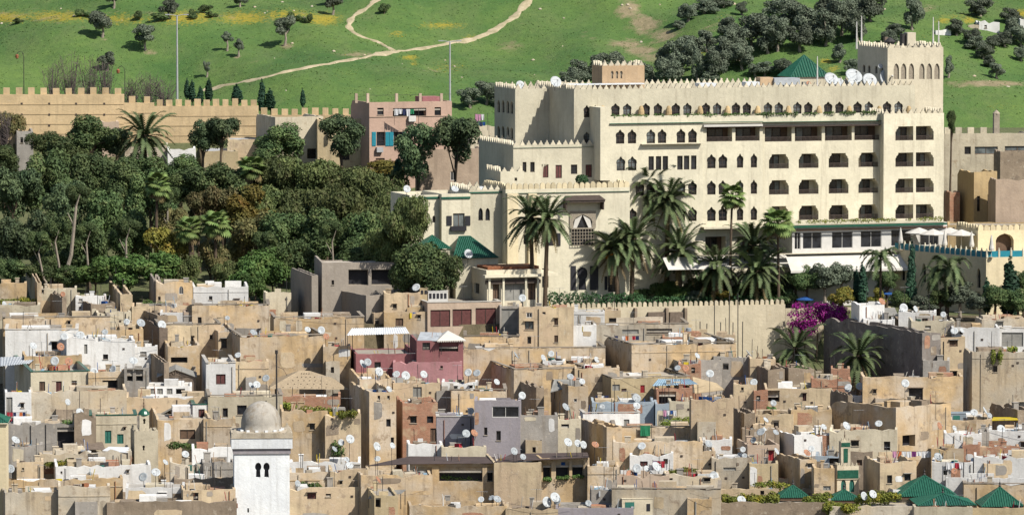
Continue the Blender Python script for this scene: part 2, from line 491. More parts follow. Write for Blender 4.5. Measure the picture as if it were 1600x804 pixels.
class Frame:
    """a thing's local frame: x along its front, y into the depth, z up; knows how a photo pixel meets a plane y = const"""
    def __init__(s, origin, yaw):
        s.o = Vector(origin); s.yaw = yaw
        s.u = Vector((math.cos(yaw), math.sin(yaw), 0)); s.w = Vector((-math.sin(yaw), math.cos(yaw), 0))
    def at(s, px, py, y=0.0):
        r = ray(px, py)
        o = s.o + s.w * y
        c = Vector((0, 0, CAMZ))
        t = (o - c).dot(s.w) / r.dot(s.w)
        q = c + r * t - s.o
        return q.dot(s.u), q.z
    def side(s, px, py, x):
        """pixel onto the plane x = const: returns (y, z)"""
        r = ray(px, py)
        o = s.o + s.u * x
        c = Vector((0, 0, CAMZ))
        t = (o - c).dot(s.u) / r.dot(s.u)
        q = c + r * t - s.o
        return q.dot(s.w), q.z
    def world(s, x, y, z): return s.o + s.u * x + s.w * y + Vector((0, 0, z))
# ---------------------------------------------------------------- ground sheet with the hill
def axis(parts):
    out = []
    for a, b, st in parts:
        n = max(1, int(round((b - a) / st)))
        out += [a + (b - a) * i / n for i in range(n)]
    return out + [parts[-1][1]]
FLOWERS = [  # photo ellipses of yellow blossom: cx, cy, rx, ry, strength
    (10, 27, 45, 10, 1.0), (90, 26, 70, 11, .9), (190, 30, 60, 12, .75), (290, 28, 60, 13, .95), (380, 28, 50, 12, .95), (450, 24, 60, 12, .8), (505, 30, 34, 12, 1.0),
    (690, 40, 45, 7, .8), (620, 53, 14, 6, .8), (735, 60, 14, 8, .8), (640, 90, 16, 5, .95), (646, 100, 9, 4, .9), (700, 105, 40, 14, .5), (560, 85, 40, 6, .4),
    (1098, 84, 9, 7, .8), (1290, 96, 14, 5, 1.0), (1302, 108, 9, 7, 1.0), (1475, 32, 12, 6, 1.0), (1515, 32, 14, 7, 1.0), (1500, 25, 40, 6, .6), (1595, 22, 16, 10, 1.0),
    (1560, 165, 50, 10, .35), (1130, 30, 30, 20, .35), (60, 140, 30, 8, .2), (540, 115, 40, 10, .3), (860, 100, 30, 10, .3), (1440, 60, 60, 15, .35)]
SOIL = [(985, 15, 22, 14, .75), (1008, 38, 24, 13, .95), (1035, 56, 26, 10, .8), (975, 68, 26, 7, .8), (1005, 80, 26, 8, .9), (1020, 90, 20, 8, .8), (1545, 131, 60, 5, .95), (1500, 130, 30, 5, .6),
        (1165, 112, 14, 4, .8), (800, 70, 28, 8, .5), (555, 86, 26, 6, .6), (675, 110, 20, 5, .4), (915, 55, 20, 10, .3), (1450, 12, 14, 10, .5), (1120, 40, 30, 20, .3),
        (163, 61, 8, 3, .7), (237, 81, 8, 4, .9), (372, 89, 6, 3, .7), (448, 72, 9, 4, .8), (780, 20, 12, 8, .4), (60, 28, 400, 12, .25)]
def cover_at(p):
    px, py = project(p)
    def acc(tab):
        v = 0.0
        for cx, cy, rx, ry, s in tab:
            q = ((px - cx) / rx) ** 2 + ((py - cy) / ry) ** 2
            if q < 4: v = max(v, s * math.exp(-q * 0.9))
        return v
    return acc(FLOWERS), acc(SOIL)
def build_ground():
    xs = axis([(-2500, -400, 300), (-400, -110, 20), (-110, 110, 1.0), (110, 400, 20), (400, 2500, 300)])
    ys = axis([(-600, 400, 100), (400, 664, 12), (664, 676, 1), (676, 694, .5), (694, 815, 5), (815, 930, 1.0), (930, 1020, 3), (1020, 3200, 110)])
    nx, ny = len(xs), len(ys)
    vs, cov = [], []
    for y in ys:
        for x in xs:
            p = Vector((x, y, zg(x, y)))
            vs.append(p)
            if 815 < y < 1020 and -115 < x < 115:
                f, s_ = cover_at(p)
                cov.append((f, s_, 0, 1))
            else:
                cov.append((0, 0, 1.0 if y < 686 else (0.6 if y < 800 else 0.0), 1))
    fs = [(j * nx + i, j * nx + i + 1, (j + 1) * nx + i + 1, (j + 1) * nx + i) for j in range(ny - 1) for i in range(nx - 1)]
    me = bpy.data.meshes.new('ground')
    me.from_pydata(vs, [], fs)
    ca = me.color_attributes.new('cover', 'FLOAT_COLOR', 'POINT')
    ca.data.foreach_set('color', [c for q in cov for c in q])
    me.polygons.foreach_set('use_smooth', [True] * len(me.polygons))
    me.materials.append(M['meadow'])
    o = link('ground', me)
    tag(o, 'green meadow hillside and the bare ground under the old town', None, kind='structure')
build_ground()
def track(pts, w, label):
    # world polyline draped on the hill
    pl = []
    for (a, b) in zip(pts, pts[1:]):
        for i in range(8):
            t = i / 8
            pl.append((a[0] + (b[0] - a[0]) * t, a[1] + (b[1] - a[1]) * t))
    pl.append(pts[-1])
    wp = [hillpt(*q) for q in pl]
    for _ in range(4):
        wp = [wp[0]] + [(wp[i - 1] + wp[i] * 2 + wp[i + 1]) / 4 for i in range(1, len(wp) - 1)] + [wp[-1]]
    m = MB(); rows = []
    for i, p in enumerate(wp):
        t = (wp[min(i + 1, len(wp) - 1)] - wp[max(i - 1, 0)]); t.z = 0
        if t.length < 1e-6: t = Vector((1, 0, 0))
        t.normalize(); s = Vector((-t.y, t.x, 0))
        ww = w * (1 + 0.3 * math.sin(i * 0.9) + rnd.uniform(-.2, .2))
        row = []
        for k in (-1, -.5, 0, .5, 1):
            q = p + s * (ww * k / 2)
            row.append((q.x, q.y, zg(q.x, q.y) + (0.09 if abs(k) < 1 else 0.0)))
        rows.append(row)
    for a, b in zip(rows, rows[1:]):
        for k in range(4): m.quad(a[k], a[k + 1], b[k + 1], b[k])
    o = m.build('path', 'dirt_track')
    tag(o, label, None, kind='structure')
# meadow tufts and blossom: small blades too many to count
def tufts():
    rr = random.Random(77)
    simple('leaf_grass', (0.16, 0.265, 0.075), 0.9, 0.35, .15)
    simple('leaf_flower', (0.58, 0.42, 0.02), 0.9, 0.3, .3)
    g, f = MB(), MB()
    for _ in range(34000):
        px, py = rr.uniform(-30, 1630), rr.uniform(-10, 175)
        x, y = rr.uniform(-92, 92), rr.uniform(828, 925)
        z = zg(x, y); p = Vector((x, y, z)); fl, so = cover_at(p)
        s = rr.uniform(.07, .19) * (1 + .8 * max(0, noise.noise(Vector((x * .15, y * .15, 0)))))
        if so > .5 and rr.random() < .7: continue
        m = f if rr.random() < fl * .75 - .18 else g
        if m is f: s *= .75
        a = rr.uniform(0, 3.14); c, q = math.cos(a) * s, math.sin(a) * s
        m.tri((x - c, y - q, z - .02), (x + c, y + q, z - .02), (x + rr.uniform(-.1, .1), y + rr.uniform(-.1, .1), z + s * rr.uniform(.25, .7)))
        m.tri((x + q, y - c, z - .02), (x - q, y + c, z - .02), (x + rr.uniform(-.1, .1), y + rr.uniform(-.1, .1), z + s * rr.uniform(.2, .6)))
    tag(g.build('meadow_grass', 'leaf_grass'), 'tufts of green grass all over the hillside', 'grass', kind='stuff')
    tag(f.build('wildflowers', 'leaf_flower'), 'yellow wildflowers in bands across the hillside', 'flowers', kind='stuff')
tufts()
def stones():
    rr = random.Random(5); m = MB()
    for _ in range(420):
        x, y = rr.uniform(-90, 90), rr.uniform(830, 915); z = zg(x, y)
        fl, so = cover_at(Vector((x, y, z)))
        if rr.random() > .18 + so: continue
        s = rr.uniform(.08, .32); k = 6
        m.lathe([(s, -.05), (s * rr.uniform(.8, 1.1), s * .3), (s * .4, s * .75), (.02, s * .8)], k, (x, y, z))
    tag(m.build('hill_stones', 'pale'), 'small pale stones strewn over the hillside', 'stones', kind='stuff')
stones()
track([(318, 141), (400, 125), (470, 108), (560, 92), (615, 81), (690, 72), (760, 56), (800, 31), (818, 12), (838, -12)], 1.25, 'pale dirt track crossing the meadow and climbing to the upper right')
track([(616, 81), (596, 68), (558, 56), (544, 44), (549, 28), (575, 12), (600, -8)], 1.0, 'pale dirt track forking off uphill between the flower bands')

# ---------------------------------------------------------------- openings
def loop_of(kind, cx, cz, w, h):
    x, z = cx - w / 2, cz - h / 2
    if kind == 'rect': p = [(0, 0), (1, 0), (1, 1), (0, 1)]
    elif kind == 'arch': p = [(0, 0), (1, 0), (1, .62), (.93, .78), (.78, .91), (.5, 1), (.22, .91), (.07, .78), (0, .62)]
    elif kind == 'point': p = [(0, 0), (1, 0), (1, .45), (.95, .62), (.8, .8), (.5, 1), (.2, .8), (.05, .62), (0, .45)]
    elif kind == 'horse': p = [(.04, 0), (.96, 0), (.96, .46), (1, .52), (1, .66), (.92, .76), (.78, .82), (.66, .86), (.66, .92), (.58, .94), (.58, 1), (.42, 1), (.42, .94), (.34, .92), (.34, .86), (.22, .82), (.08, .76), (0, .66), (0, .52), (.04, .46)]
    elif kind == 'keyhole': p = [(.14, 0), (.86, 0), (.80, .48), (.93, .56), (1, .70), (.93, .86), (.74, .97), (.5, 1), (.26, .97), (.07, .86), (0, .70), (.07, .56), (.20, .48)]
    elif kind == 'balc': p = [(0, 0), (1, 0), (1, .62), (.955, .66), (.955, .76), (.91, .80), (.86, .90), (.86, 1), (.14, 1), (.14, .90), (.09, .80), (.045, .76), (.045, .66), (0, .62)]
    elif kind == 'balcl': p = [(0, 0), (1, 0), (1, 1), (.16, 1), (.16, .90), (.10, .80), (.05, .76), (.05, .66), (0, .62)]
    elif kind == 'balcr': p = [(0, 0), (1, 0), (1, .62), (.95, .66), (.95, .76), (.90, .80), (.84, .90), (.84, 1), (0, 1)]
    return [(x + a * w, z + b * h) for a, b in p]
def shrink(lp, t):
    xs = [p[0] for p in lp]; zs = [p[1] for p in lp]
    cx, cz = (min(xs) + max(xs)) / 2, (min(zs) + max(zs)) / 2
    kx = max(.3, 1 - 2 * t / max(1e-3, max(xs) - min(xs))); kz = max(.3, 1 - 2 * t / max(1e-3, max(zs) - min(zs)))
    return [(cx + (a - cx) * kx, cz + (b - cz) * kz) for a, b in lp]
STY = {  # style: (recess, frame material, leaf material, two leaves?)
    'd': (.22, 'wood', 'pane', False), 'g': (.2, 'woodbrown', 'pane_curtain', True), 'b': (.14, 'wood', 'woodbrown', True), 'r': (.12, 'paint_red', 'paint_red', True),
    'rb': (.14, 'wood', 'woodred', True), 't': (.12, 'paint_green', 'paint_green', True), 'w': (.12, 'paint_white', 'pane', True), 'o': (.9, 'stone', 'paint_dark', False),  # o: dark sheet put in as the shade inside an open bay
    's': (.18, 'lattice', 'lattice', False), 'k': (.15, 'iron', 'pane', True), 'n': (.12, 'paint_dark', 'paint_dark', True), 'u': (.14, 'tin_grey', 'tin_grey', True), 'l': (.14, 'paint_blue', 'paint_blue', True)}
def window(parent, lp, y, style, name=None, bars=0):
    dep, fm, pm, two = STY[style]
    xs = [p[0] for p in lp]; zs = [p[1] for p in lp]
    w, h = max(xs) - min(xs), max(zs) - min(zs)
    t = min(.07, w * .12)
    inn = shrink(lp, t)
    k = len(lp)
    m = MB()
    y0, y1 = y + dep - .07, y + dep
    for i in range(k):
        j = (i + 1) % k
        m.quad((lp[i][0], y0, lp[i][1]), (lp[j][0], y0, lp[j][1]), (inn[j][0], y0, inn[j][1]), (inn[i][0], y0, inn[i][1]))
        m.quad((inn[i][0], y0, inn[i][1]), (inn[j][0], y0, inn[j][1]), (inn[j][0], y1, inn[j][1]), (inn[i][0], y1, inn[i][1]))
    cx = (min(xs) + max(xs)) / 2
    if two and w > .4: m.box(cx - .025, cx + .025, y0 + .005, y1 - .003, min(zs) + t, max(zs) - t - h * .04)
    for b in range(bars):
        zz = min(zs) + h * (b + 1) / (bars + 1)
        m.box(min(xs) + t, max(xs) - t, y0 - .02, y0 + .004, zz - .02, zz + .02)
    o = m.build(name or ('door' if style in ('t', 'r', 'b') and h > w * 1.7 else 'window'), fm, parent)
    q = MB(); q.holed(inn, [], y1 - .012)
    q.build('pane' if 'pane' in pm else 'leaf', pm, o)  # for style o the leaf is a dark sheet painted as interior shade
    return o

# ---------------------------------------------------------------- medina house
HOUSES = []
class House: pass
def jit(a): return rnd.uniform(-a, a)
ROOFCOL = {'white': 'roofpale', 'shrine': 'roofpale', 'cream': 'roofpale'}
def body(parent, w, D, h, par, col, holes, rough, thick=.26, base=0.0, roofmat=None, sides=()):
    """four walls with a parapet of uneven height and a sunken flat roof; local x 0..w, y 0..D, z base..h. sides: openings of the left wall (x = 0)"""
    cz = [h + jit(rough) for _ in range(4)]          # corners: front-left, front-right, back-right, back-left
    thick = min(thick, w * .25, D * .25)
    cor = [(0, 0), (w, 0), (w, D), (0, D)]
    inc = [(thick, thick), (w - thick, thick), (w - thick, D - thick), (thick, D - thick)]
    m = MB()
    zr = h - par
    for k in range(4):
        a, b = cor[k], cor[(k + 1) % 4]; ia, ib = inc[k], inc[(k + 1) % 4]
        L = math.hypot(b[0] - a[0], b[1] - a[1])
        n = max(1, min(26, int(L / .7)))
        zt = [cz[k] + (cz[(k + 1) % 4] - cz[k]) * i / n + (jit(rough) if 0 < i < n else 0) for i in range(n + 1)]
        zl = zr + .12
        if k == 2: zt = [zl + jit(.05) for _ in zt]           # the rear parapet is only a kerb
        elif k == 1: zt[-1] = zl; zt[-2] = min(zt[-2], zl + par * .6) if n > 2 else zt[-2]
        elif k == 3: zt[0] = zl
        if rough > .07 and n > 4:
            i0 = rnd.randrange(1, n - 1)
            zt[i0] -= rnd.uniform(.1, .35) * min(1, par); 
        op = [(a[0] + (b[0] - a[0]) * i / n, a[1] + (b[1] - a[1]) * i / n) for i in range(n + 1)]
        ip = [(ia[0] + (ib[0] - ia[0]) * i / n, ia[1] + (ib[1] - ia[1]) * i / n) for i in range(n + 1)]
        if k == 0:
            outer = [(0, base), (w, base)] + [(op[i][0], zt[i]) for i in range(n, -1, -1)]
            m.holed(outer, [hh[0] for hh in holes], 0.0)
            for lp, dep in holes: m.reveal(lp, 0.0, dep)
        else:
            for i in range(n):
                m.quad((*op[i], base), (*op[i + 1], base), (*op[i + 1], zt[i + 1]), (*op[i], zt[i]))
        for i in range(n):
            m.quad((*op[i], zt[i]), (*op[i + 1], zt[i + 1]), (*ip[i + 1], zt[i + 1]), (*ip[i], zt[i]))
            m.quad((*ip[i], zt[i]), (*ip[i + 1], zt[i + 1]), (*ip[i + 1], zr - .05), (*ip[i], zr - .05))
    wall = m.build('wall', col, parent)
    r = MB(); r.box(thick * .5, w - thick * .5, thick * .5, D - thick * .5, zr - .2, zr)
    r.build('roof', roofmat or ROOFCOL.get(col, 'roofdust'), parent)
    return wall
def house(key, x0, xm, x1, yt, yb, col, wins=(), par=.75, rough=.085, depth=None, yaw=None, d=None, cop=None, clutter=True, roofmat=None, name='house', cat='house', tall=None):
    d = d or (dm(yb) - (9 if x0 > 1320 and 495 < yb < 535 else 0))
    C = P(xm, yt, d)
    ls = (xm - x0) / F * d
    if yaw is None:
        yaw = max(R(6), min(R(36), math.atan(ls / (depth or 11.0)))) if xm - x0 > 2 else -math.atan2(C.x, C.y) + R(rnd.uniform(-2.0, 4.0))
    else: yaw = R(yaw)
    ca, sa = math.cos(yaw), math.sin(yaw)
    k1 = (x1 - 800) / (F * CP + (402 - yt) * SP)
    w = (k1 * C.y - C.x) / (ca - k1 * sa)
    k0 = (x0 - 800) / (F * CP + (402 - yt) * SP)
    D = (C.x - k0 * C.y) / (sa + k0 * ca) if xm - x0 > 2 else (depth or min(7.5, max(5, w * 1.1)))
    D = max(1.5, min(40, D))
    g = zg(C.x, C.y) - 0.5
    h = C.z - g
    if h < 2.5: g = C.z - 2.5; h = 2.5
    o = empty(name, (C.x, C.y, g), yaw, 'x', cat)
    o["label"] = key
    fr = Frame((C.x, C.y, g), yaw)
    H = House(); H.key = key; H.o = o; H.fr = fr; H.w = w; H.D = D; H.h = h; H.par = par; H.x0, H.xm, H.x1, H.yt, H.yb = x0, xm, x1, yt, yb; H.d = d
    holes, todo, taken = [], [], []
    for wn_ in wins:
        cx, cy, pw, ph, st = wn_[:5]
        kind = wn_[5] if len(wn_) > 5 else 'rect'
        ax, az = fr.at(cx - pw / 2, cy + ph / 2); bx, bz = fr.at(cx + pw / 2, cy - ph / 2)
        ax, bx = max(ax, .12), min(bx, w - .12); bz = min(bz, h - .22); az = max(az, .1)
        if bx - ax < .15 or bz - az < .15: continue
        if any(not (bx < a or ax > b or bz < c or az > e) for a, b, c, e in taken): continue
        taken.append((ax - .12, bx + .12, az - .12, bz + .12))
        lp = loop_of(kind, (ax + bx) / 2, (az + bz) / 2, bx - ax, bz - az)
        holes.append((lp, STY[st][0])); todo.append((lp, st))
    body(o, w, D, h, par, col, holes, rough, roofmat=roofmat)
    for lp, st in todo:
        window(o, lp, 0.0, st, bars=2 if st == 'k' else 0)
        if st in ('d', 'g', 'b') and rnd.random() < .55:
            xs = [p[0] for p in lp]; zs = [p[1] for p in lp]
            m = MB(); m.box(min(xs) - .06, max(xs) + .06, -.07, .02, min(zs) - .07, min(zs) - .005); m.build('sill', 'stone', o)
    if cop:
        m = MB(); t = .34
        ov = .06
        m.box(-ov, w + ov, -ov, t, h + .012 + rough, h + .10 + rough)
        m.box(-ov, t, t, D + ov, h + .012 + rough, h + .10 + rough); m.box(w - t, w + ov, t, D + ov, h + .012 + rough, h + .10 + rough)
        m.build('coping', cop, o)
    if clutter:
        # built-in roof pieces: divider walls, stair heads, flues
        zr = h - par
        for _ in range(rnd.randrange(2, 5)):
            r = rnd.random()
            x = rnd.uniform(.1, .9) * w; y = rnd.uniform(.15, .8) * D
            if r < .45:
                L = rnd.uniform(.15, .4) * w; hh = par + rnd.uniform(-.3, .45)
                if x + L < w - .3:
                    m = MB(); m.box(x, x + L, y, y + .2, zr - .02, zr + max(.3, hh)); m.build('divider_wall', col, o)
            elif r < .7:
                s = rnd.uniform(.2, .35)
                if s < x < w - s:
                    m = MB(); hh = par + rnd.uniform(.1, .7)
                    m.box(x - s, x + s, y - s, y + s, zr - .02, zr + hh); m.box(x - s - .06, x + s + .06, y - s - .06, y + s + .06, zr + hh + .003, zr + hh + .07)
                    m.build('flue', rnd.choice([col, 'pale', 'grey']), o)
            elif r < .85 and w > 4 and D > 4:
                s = rnd.uniform(.7, 1.1)
                x = min(max(x, s + .4), w - s - .4); y = D * rnd.uniform(.3, .6)
                m = MB(); hh = par + rnd.uniform(.1, .6)
                m.box(x - s, x + s, y - s, y + s, zr - .02, zr + hh); m.build('stair_head', rnd.choice([col, 'pale', 'white', 'sand']), o)
            else:
                m = MB(); m.tube([(x, y, zr), (x + jit(.1), y, zr + par + rnd.uniform(.8, 2.4))], .035, 5); m.build('aerial_pole', 'iron', o)
        # small rooms built up on the terrace roof
        if d < 690 and w > 3.2 and D > 4:
            for _ in range(min(5, 1 + int(w * D / 22))):
                rw_ = rnd.uniform(1.0, min(3.6, w * .45)); rd = rnd.uniform(1.2, min(2.6, D * .4))
                x = rnd.uniform(.35, w - rw_ - .35) if w - rw_ > .8 else .35; y = rnd.uniform(1.0, max(1.1, D - rd - .4))
                top = zr + par + rnd.uniform(-.20, .38) - .045 * y
                rc = rnd.choice([col, 'white', 'white', 'pale', 'sand', 'grey', 'cream', 'ochre', 'brick', 'mud'])
                hl = []
                if rw_ > 1.3 and top - zr > .9:
                    ww_ = rnd.uniform(.4, .75); hh_ = min(top - zr - .25, rnd.uniform(.6, 1.5)); cx_ = rw_ * rnd.uniform(.3, .7)
                    hl = [loop_of('rect', x + cx_, zr + .05 + hh_ / 2, ww_, hh_)]
                m = MB(); m.holed([(x, zr - .02), (x + rw_, zr - .02), (x + rw_, top + jit(.08)), (x + rw_ * .5, top + jit(.06)), (x, top + jit(.08))], hl, y)
                for lp in hl: m.reveal(lp, y, y + .3)
                m.quad((x, y, zr - .02), (x, y + rd, zr - .02), (x, y + rd, top), (x, y, top)); m.quad((x + rw_, y, zr - .02), (x + rw_, y + rd, zr - .02), (x + rw_, y + rd, top), (x + rw_, y, top)); m.quad((x, y, top - .12), (x + rw_, y, top - .12), (x + rw_, y + rd, top), (x, y + rd, top)); m.quad((x, y + rd, zr), (x + rw_, y + rd, zr), (x + rw_, y + rd, top), (x, y + rd, top))
                ro = m.build('roof_room', rc, o)
                for lp in hl:
                    q = MB(); q.holed(lp, [], y + .26); q.build('door', rnd.choice(['wood', 'woodbrown', 'paint_dark', 'paint_green', 'bluegrey', 'woodred']), ro)
        # repairs in other plaster: ragged slabs a finger proud of the wall
        if w > 1.8:
            for _ in range(rnd.randrange(1, 4)):
                pw_ = rnd.uniform(.5, min(3.5, w * .5)); ph_ = rnd.uniform(.4, 2.2); cx_ = rnd.uniform(.05, .95) * w; cz_ = h - rnd.uniform(.3, 3.6)
                x_a, x_b = max(.03, cx_ - pw_ / 2), min(w - .03, cx_ + pw_ / 2); z_a, z_b = cz_ - ph_ / 2, min(h - par * .1 - .12, cz_ + ph_ / 2)
                if x_b - x_a < .3 or z_b - z_a < .3 or any(not (x_b < a or x_a > b or z_b < c or z_a > e) for a, b, c, e in taken): continue
                taken.append((x_a, x_b, z_a, z_b))
                pts = []
                for k in range(11):
                    an = 2 * math.pi * k / 11; sx_ = max(-1, min(1, 1.35 * math.cos(an))); sz_ = max(-1, min(1, 1.35 * math.sin(an))); f_ = rnd.uniform(.82, 1)
                    pts.append(((x_a + x_b) / 2 + sx_ * f_ * (x_b - x_a) / 2, (z_a + z_b) / 2 + sz_ * f_ * (z_b - z_a) / 2))
                m = MB(); m.prism(pts, -.018, .004); m.build('plaster_patch', rnd.choice(['brick', 'pale', 'grey', 'mud', 'sand', 'cream', 'white', 'concrete', 'ochre']), o)
        # lean-to built against the foot of a tall front
        if d < 690 and yb - yt > 26 and w > 2.4:
            for _ in range(rnd.randrange(1, 3)):
                aw = rnd.uniform(.22, .55) * w; x = rnd.uniform(0.05, w - aw - .05); top = h - rnd.uniform(1.3, 2.9); ad = rnd.uniform(.9, 2.0)
                if any(not (x + aw < a - .05 or x > b + .05) and e > .2 and c < top + .3 for a, b, c, e in taken): continue
                taken.append((x, x + aw, 0, top + .1))
                hl = []
                if aw > 1.2 and rnd.random() < .7:
                    hh_ = rnd.uniform(.5, .8); hl = [loop_of('rect', x + aw * rnd.uniform(.3, .7), top - rnd.uniform(.9, 1.2), rnd.uniform(.35, .6), hh_)]
                m = MB(); nn = max(2, int(aw / .8)); tops = [(x + aw * (1 - i / nn), top + jit(.07)) for i in range(nn + 1)]
                m.holed([(x, 0), (x + aw, 0)] + tops, hl, -ad)
                for lp in hl: m.reveal(lp, -ad, -ad + .22)
                for a_, b_ in zip(tops, tops[1:]): m.quad((a_[0], -ad, a_[1]), (b_[0], -ad, b_[1]), (b_[0], -ad + .2, b_[1]), (a_[0], -ad + .2, a_[1])); m.quad((a_[0], -ad + .2, a_[1]), (b_[0], -ad + .2, b_[1]), (b_[0], -ad + .2, top - .5), (a_[0], -ad + .2, top - .5))
                m.quad((x, -ad, 0), (x, -.01, 0), (x, -.01, top), (x, -ad, tops[-1][1])); m.quad((x + aw, -ad, 0), (x + aw, -.01, 0), (x + aw, -.01, top), (x + aw, -ad, tops[0][1])); m.quad((x, -ad + .2, top - .5), (x + aw, -ad + .2, top - .5), (x + aw, -.01, top - .45), (x, -.01, top - .45))
                ro = m.build('lean_to', rnd.choice([col, 'sand', 'ochre', 'pale', 'white', 'cream', 'grey', 'mud']), o)
                for lp in hl: q = MB(); q.holed(lp, [], -ad + .2); q.build('window', rnd.choice(['wood', 'paint_dark', 'woodbrown', 'pane']), ro)
        # small hoods over some openings
        for lp, st in todo:
            if rnd.random() < .35:
                xs = [p[0] for p in lp]; zs = [p[1] for p in lp]
                m = MB(); m.box(min(xs) - .1, max(xs) + .1, -.28, .01, max(zs) + .05, max(zs) + .11); m.build('hood', rnd.choice(['stone', 'timber', 'tin_grey', col]), o)
        # pipes and ledges on the front
        if w > 2.5:
            for _ in range(rnd.randrange(1, 4)):
                x = rnd.uniform(.08, .95) * w
                if any(a - .15 < x < b + .15 for a, b, c, e in taken): continue
                m = MB(); m.tube([(x, -.06, h * .1), (x, -.06, h - rnd.uniform(.1, .5))], .045, 5); m.build('drainpipe', rnd.choice(['iron', 'tin_grey', 'stone', 'rust']), o)
            # small putlog holes / vents as raised dark blocks, their inner shade painted on
            for _ in range(rnd.randrange(0, 3)):
                x = rnd.uniform(.1, .9) * w; z = h - rnd.uniform(.7, 2.6)
                if any(a - .3 < x < b + .3 and c - .3 < z < e + .3 for a, b, c, e in taken): continue
                m = MB(); m.box(x - .13, x + .13, -.05, .03, z, z + .22); m.build('vent_hole_shade', 'wood', o)
            if rnd.random() < .4:
                z = h - par - rnd.uniform(-.05, .2)
                m = MB(); xa = 0.0; xb = w
                m.box(xa + .02, xb - .02, -.05, .01, z - .05, z + .05)
                if not any(c < z + .1 and e > z - .1 for a, b, c, e in taken): m.build('ledge', col, o)
    HOUSES.append(H)
    return H
# ---------------------------------------------------------------- the medina: key, x0 (far left edge), xm (near corner), x1, top row, foot row, plaster, openings
def T(*a, **k): return house(*a, **k)
# --- left, back rows
T('ochre house at left edge below the tall pines', -14, -14, 41, 441, 474, 'ochre')
T('narrow house with dark flank beside the left edge house', 40, 58, 65, 441, 478, 'sand')
T('small cream house with one window under bare trunks', 63, 63, 120, 450, 474, 'cream', [(90, 462, 6, 7, 'd'), (66, 455, 5, 8, 'd')], par=.5)
T('dark stepped flank wall behind the long left parapet', 57, 97, 104, 463, 497, 'mud', rough=.25)
T('low brown house beside the cube shaped roof room', 104, 142, 180, 474, 494, 'mud')
T('white low house behind the brown one at left', 118, 118, 166, 463, 478, 'white', [(126, 469, 6, 5, 'd')], par=.4)
T('ochre cube shaped roof room with dark flank', 170, 188, 207, 461, 490, 'sand')
T('grey block against the gabled ochre house', 233, 240, 252, 437, 470, 'concrete')
T('ochre gabled house with one tall window below bushes', 244, 244, 301, 440, 482, 'ochre', [(283, 453, 7, 13, 'w', 'arch'), (249, 466, 4, 6, 'd')], rough=.15)
T('weathered white house left of the grey concrete house', 302, 302, 388, 447, 480, 'white', [(329, 465, 5, 6, 'd'), (370, 471, 8, 8, 'l'), (346, 473, 9, 4, 'u')], rough=.1)
T('cream stub wall between white house and concrete house', 415, 415, 455, 458, 482, 'cream', rough=.15)
T('cream house with a wide low window at left edge', -14, -14, 62, 476, 499, 'cream', [(27, 493, 14, 8, 'b')])
T('long grey and ochre parapet house at far left', 5, 5, 172, 497, 526, 'ochre', [(108, 504, 4, 6, 'd')], cop='coping')
T('pale strip house under the cube shaped roof room', 152, 152, 205, 488, 508, 'cream')
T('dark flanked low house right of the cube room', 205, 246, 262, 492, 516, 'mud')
T('white strip house before the gabled ochre house', 250, 250, 290, 489, 508, 'white')
T('brown walled terrace with a dark door behind', 287, 287, 322, 488, 508, 'rose', [(311, 499, 5, 12, 'd')])
T('low ochre wall house right of the brown cube', 206, 206, 300, 478, 492, 'sand')
T('long ochre wall house below the weathered white house', 300, 300, 421, 477, 509, 'ochre', [(312, 500, 6, 10, 'd')], cop='coping')
# --- the grey concrete building
T('unfinished grey concrete house, upper storey with two big openings', 491, 503, 627, 410, 466, 'concrete', [(560, 433, 31, 25, 'o'), (601, 433, 41, 25, 'o'), (520, 441, 4, 7, 'd')], d=683, clutter=False, rough=.03, depth=14)
T('grey concrete block with dark flank beside the open storey', 454, 487, 497, 430, 500, 'concrete', d=680, clutter=False, rough=.03)
T('grey concrete base with dark flank under the open storey', 492, 572, 642, 461, 500, 'concrete', d=676, clutter=False, rough=.03, depth=14)
T('beige parapet house right of the concrete house', 600, 600, 657, 457, 490, 'sand', [(617, 478, 6, 7, 'd')], d=675, depth=4)
T('long ochre terrace wall below the grey concrete house', 428, 428, 569, 497, 542, 'ochre', cop='coping', yaw=6)
T('small grey fronted house with one dark door', 568, 584, 642, 488, 514, 'sand', [(589, 503, 6, 13, 'd'), (612, 502, 8, 8, 'd')])
T('ochre house with square brown window left of shuttered house', 600, 600, 667, 487, 532, 'ochre', [(624, 503, 12, 12, 'b'), (655, 495, 5, 7, 'd')], d=672)
# --- shuttered house and right
H_SHUT = T('beige house with three lattice shuttered windows', 626, 668, 783, 473, 524, 'rose', [(688, 497, 31, 27, 'rb'), (722, 496, 30, 27, 'rb'), (759, 494, 32, 27, 'rb')], par=.25, rough=.02, cop='roofpale', d=672, depth=14, clutter=False)
T('grey panelled annex right of the shuttered house', 781, 781, 812, 478, 524, 'grey', [(796, 500, 25, 36, 'u')], d=671.5, rough=.02)
T('ochre house with five small windows below palm trunks', 811, 811, 896, 480, 543, 'sand', [(827, 492, 9, 8, 'w'), (827, 508, 14, 13, 'g'), (827, 531, 6, 11, 'd'), (869, 502, 6, 11, 'b'), (869, 529, 6, 11, 'b'), (850, 489, 5, 4, 'd')], rough=.1)
T('low white house in front of the garden wall', 893, 893, 945, 486, 512, 'white', par=.3)
T('pale framed window house in front of the garden wall', 945, 945, 970, 484, 506, 'sand', [(959, 500, 15, 7, 'd')], par=.3)
T('white fronted house below the low white one', 890, 890, 932, 508, 542, 'white', rough=.12)
T('pale long terrace before the garden wall', 928, 928, 1076, 507, 528, 'pale', [(1030, 517, 40, 8, 'd'), (985, 518, 26, 7, 'u')], cop='coping', yaw=4)
T('low broken brick parapet house below the garden wall', 1035, 1035, 1090, 526, 540, 'brick', rough=.15)
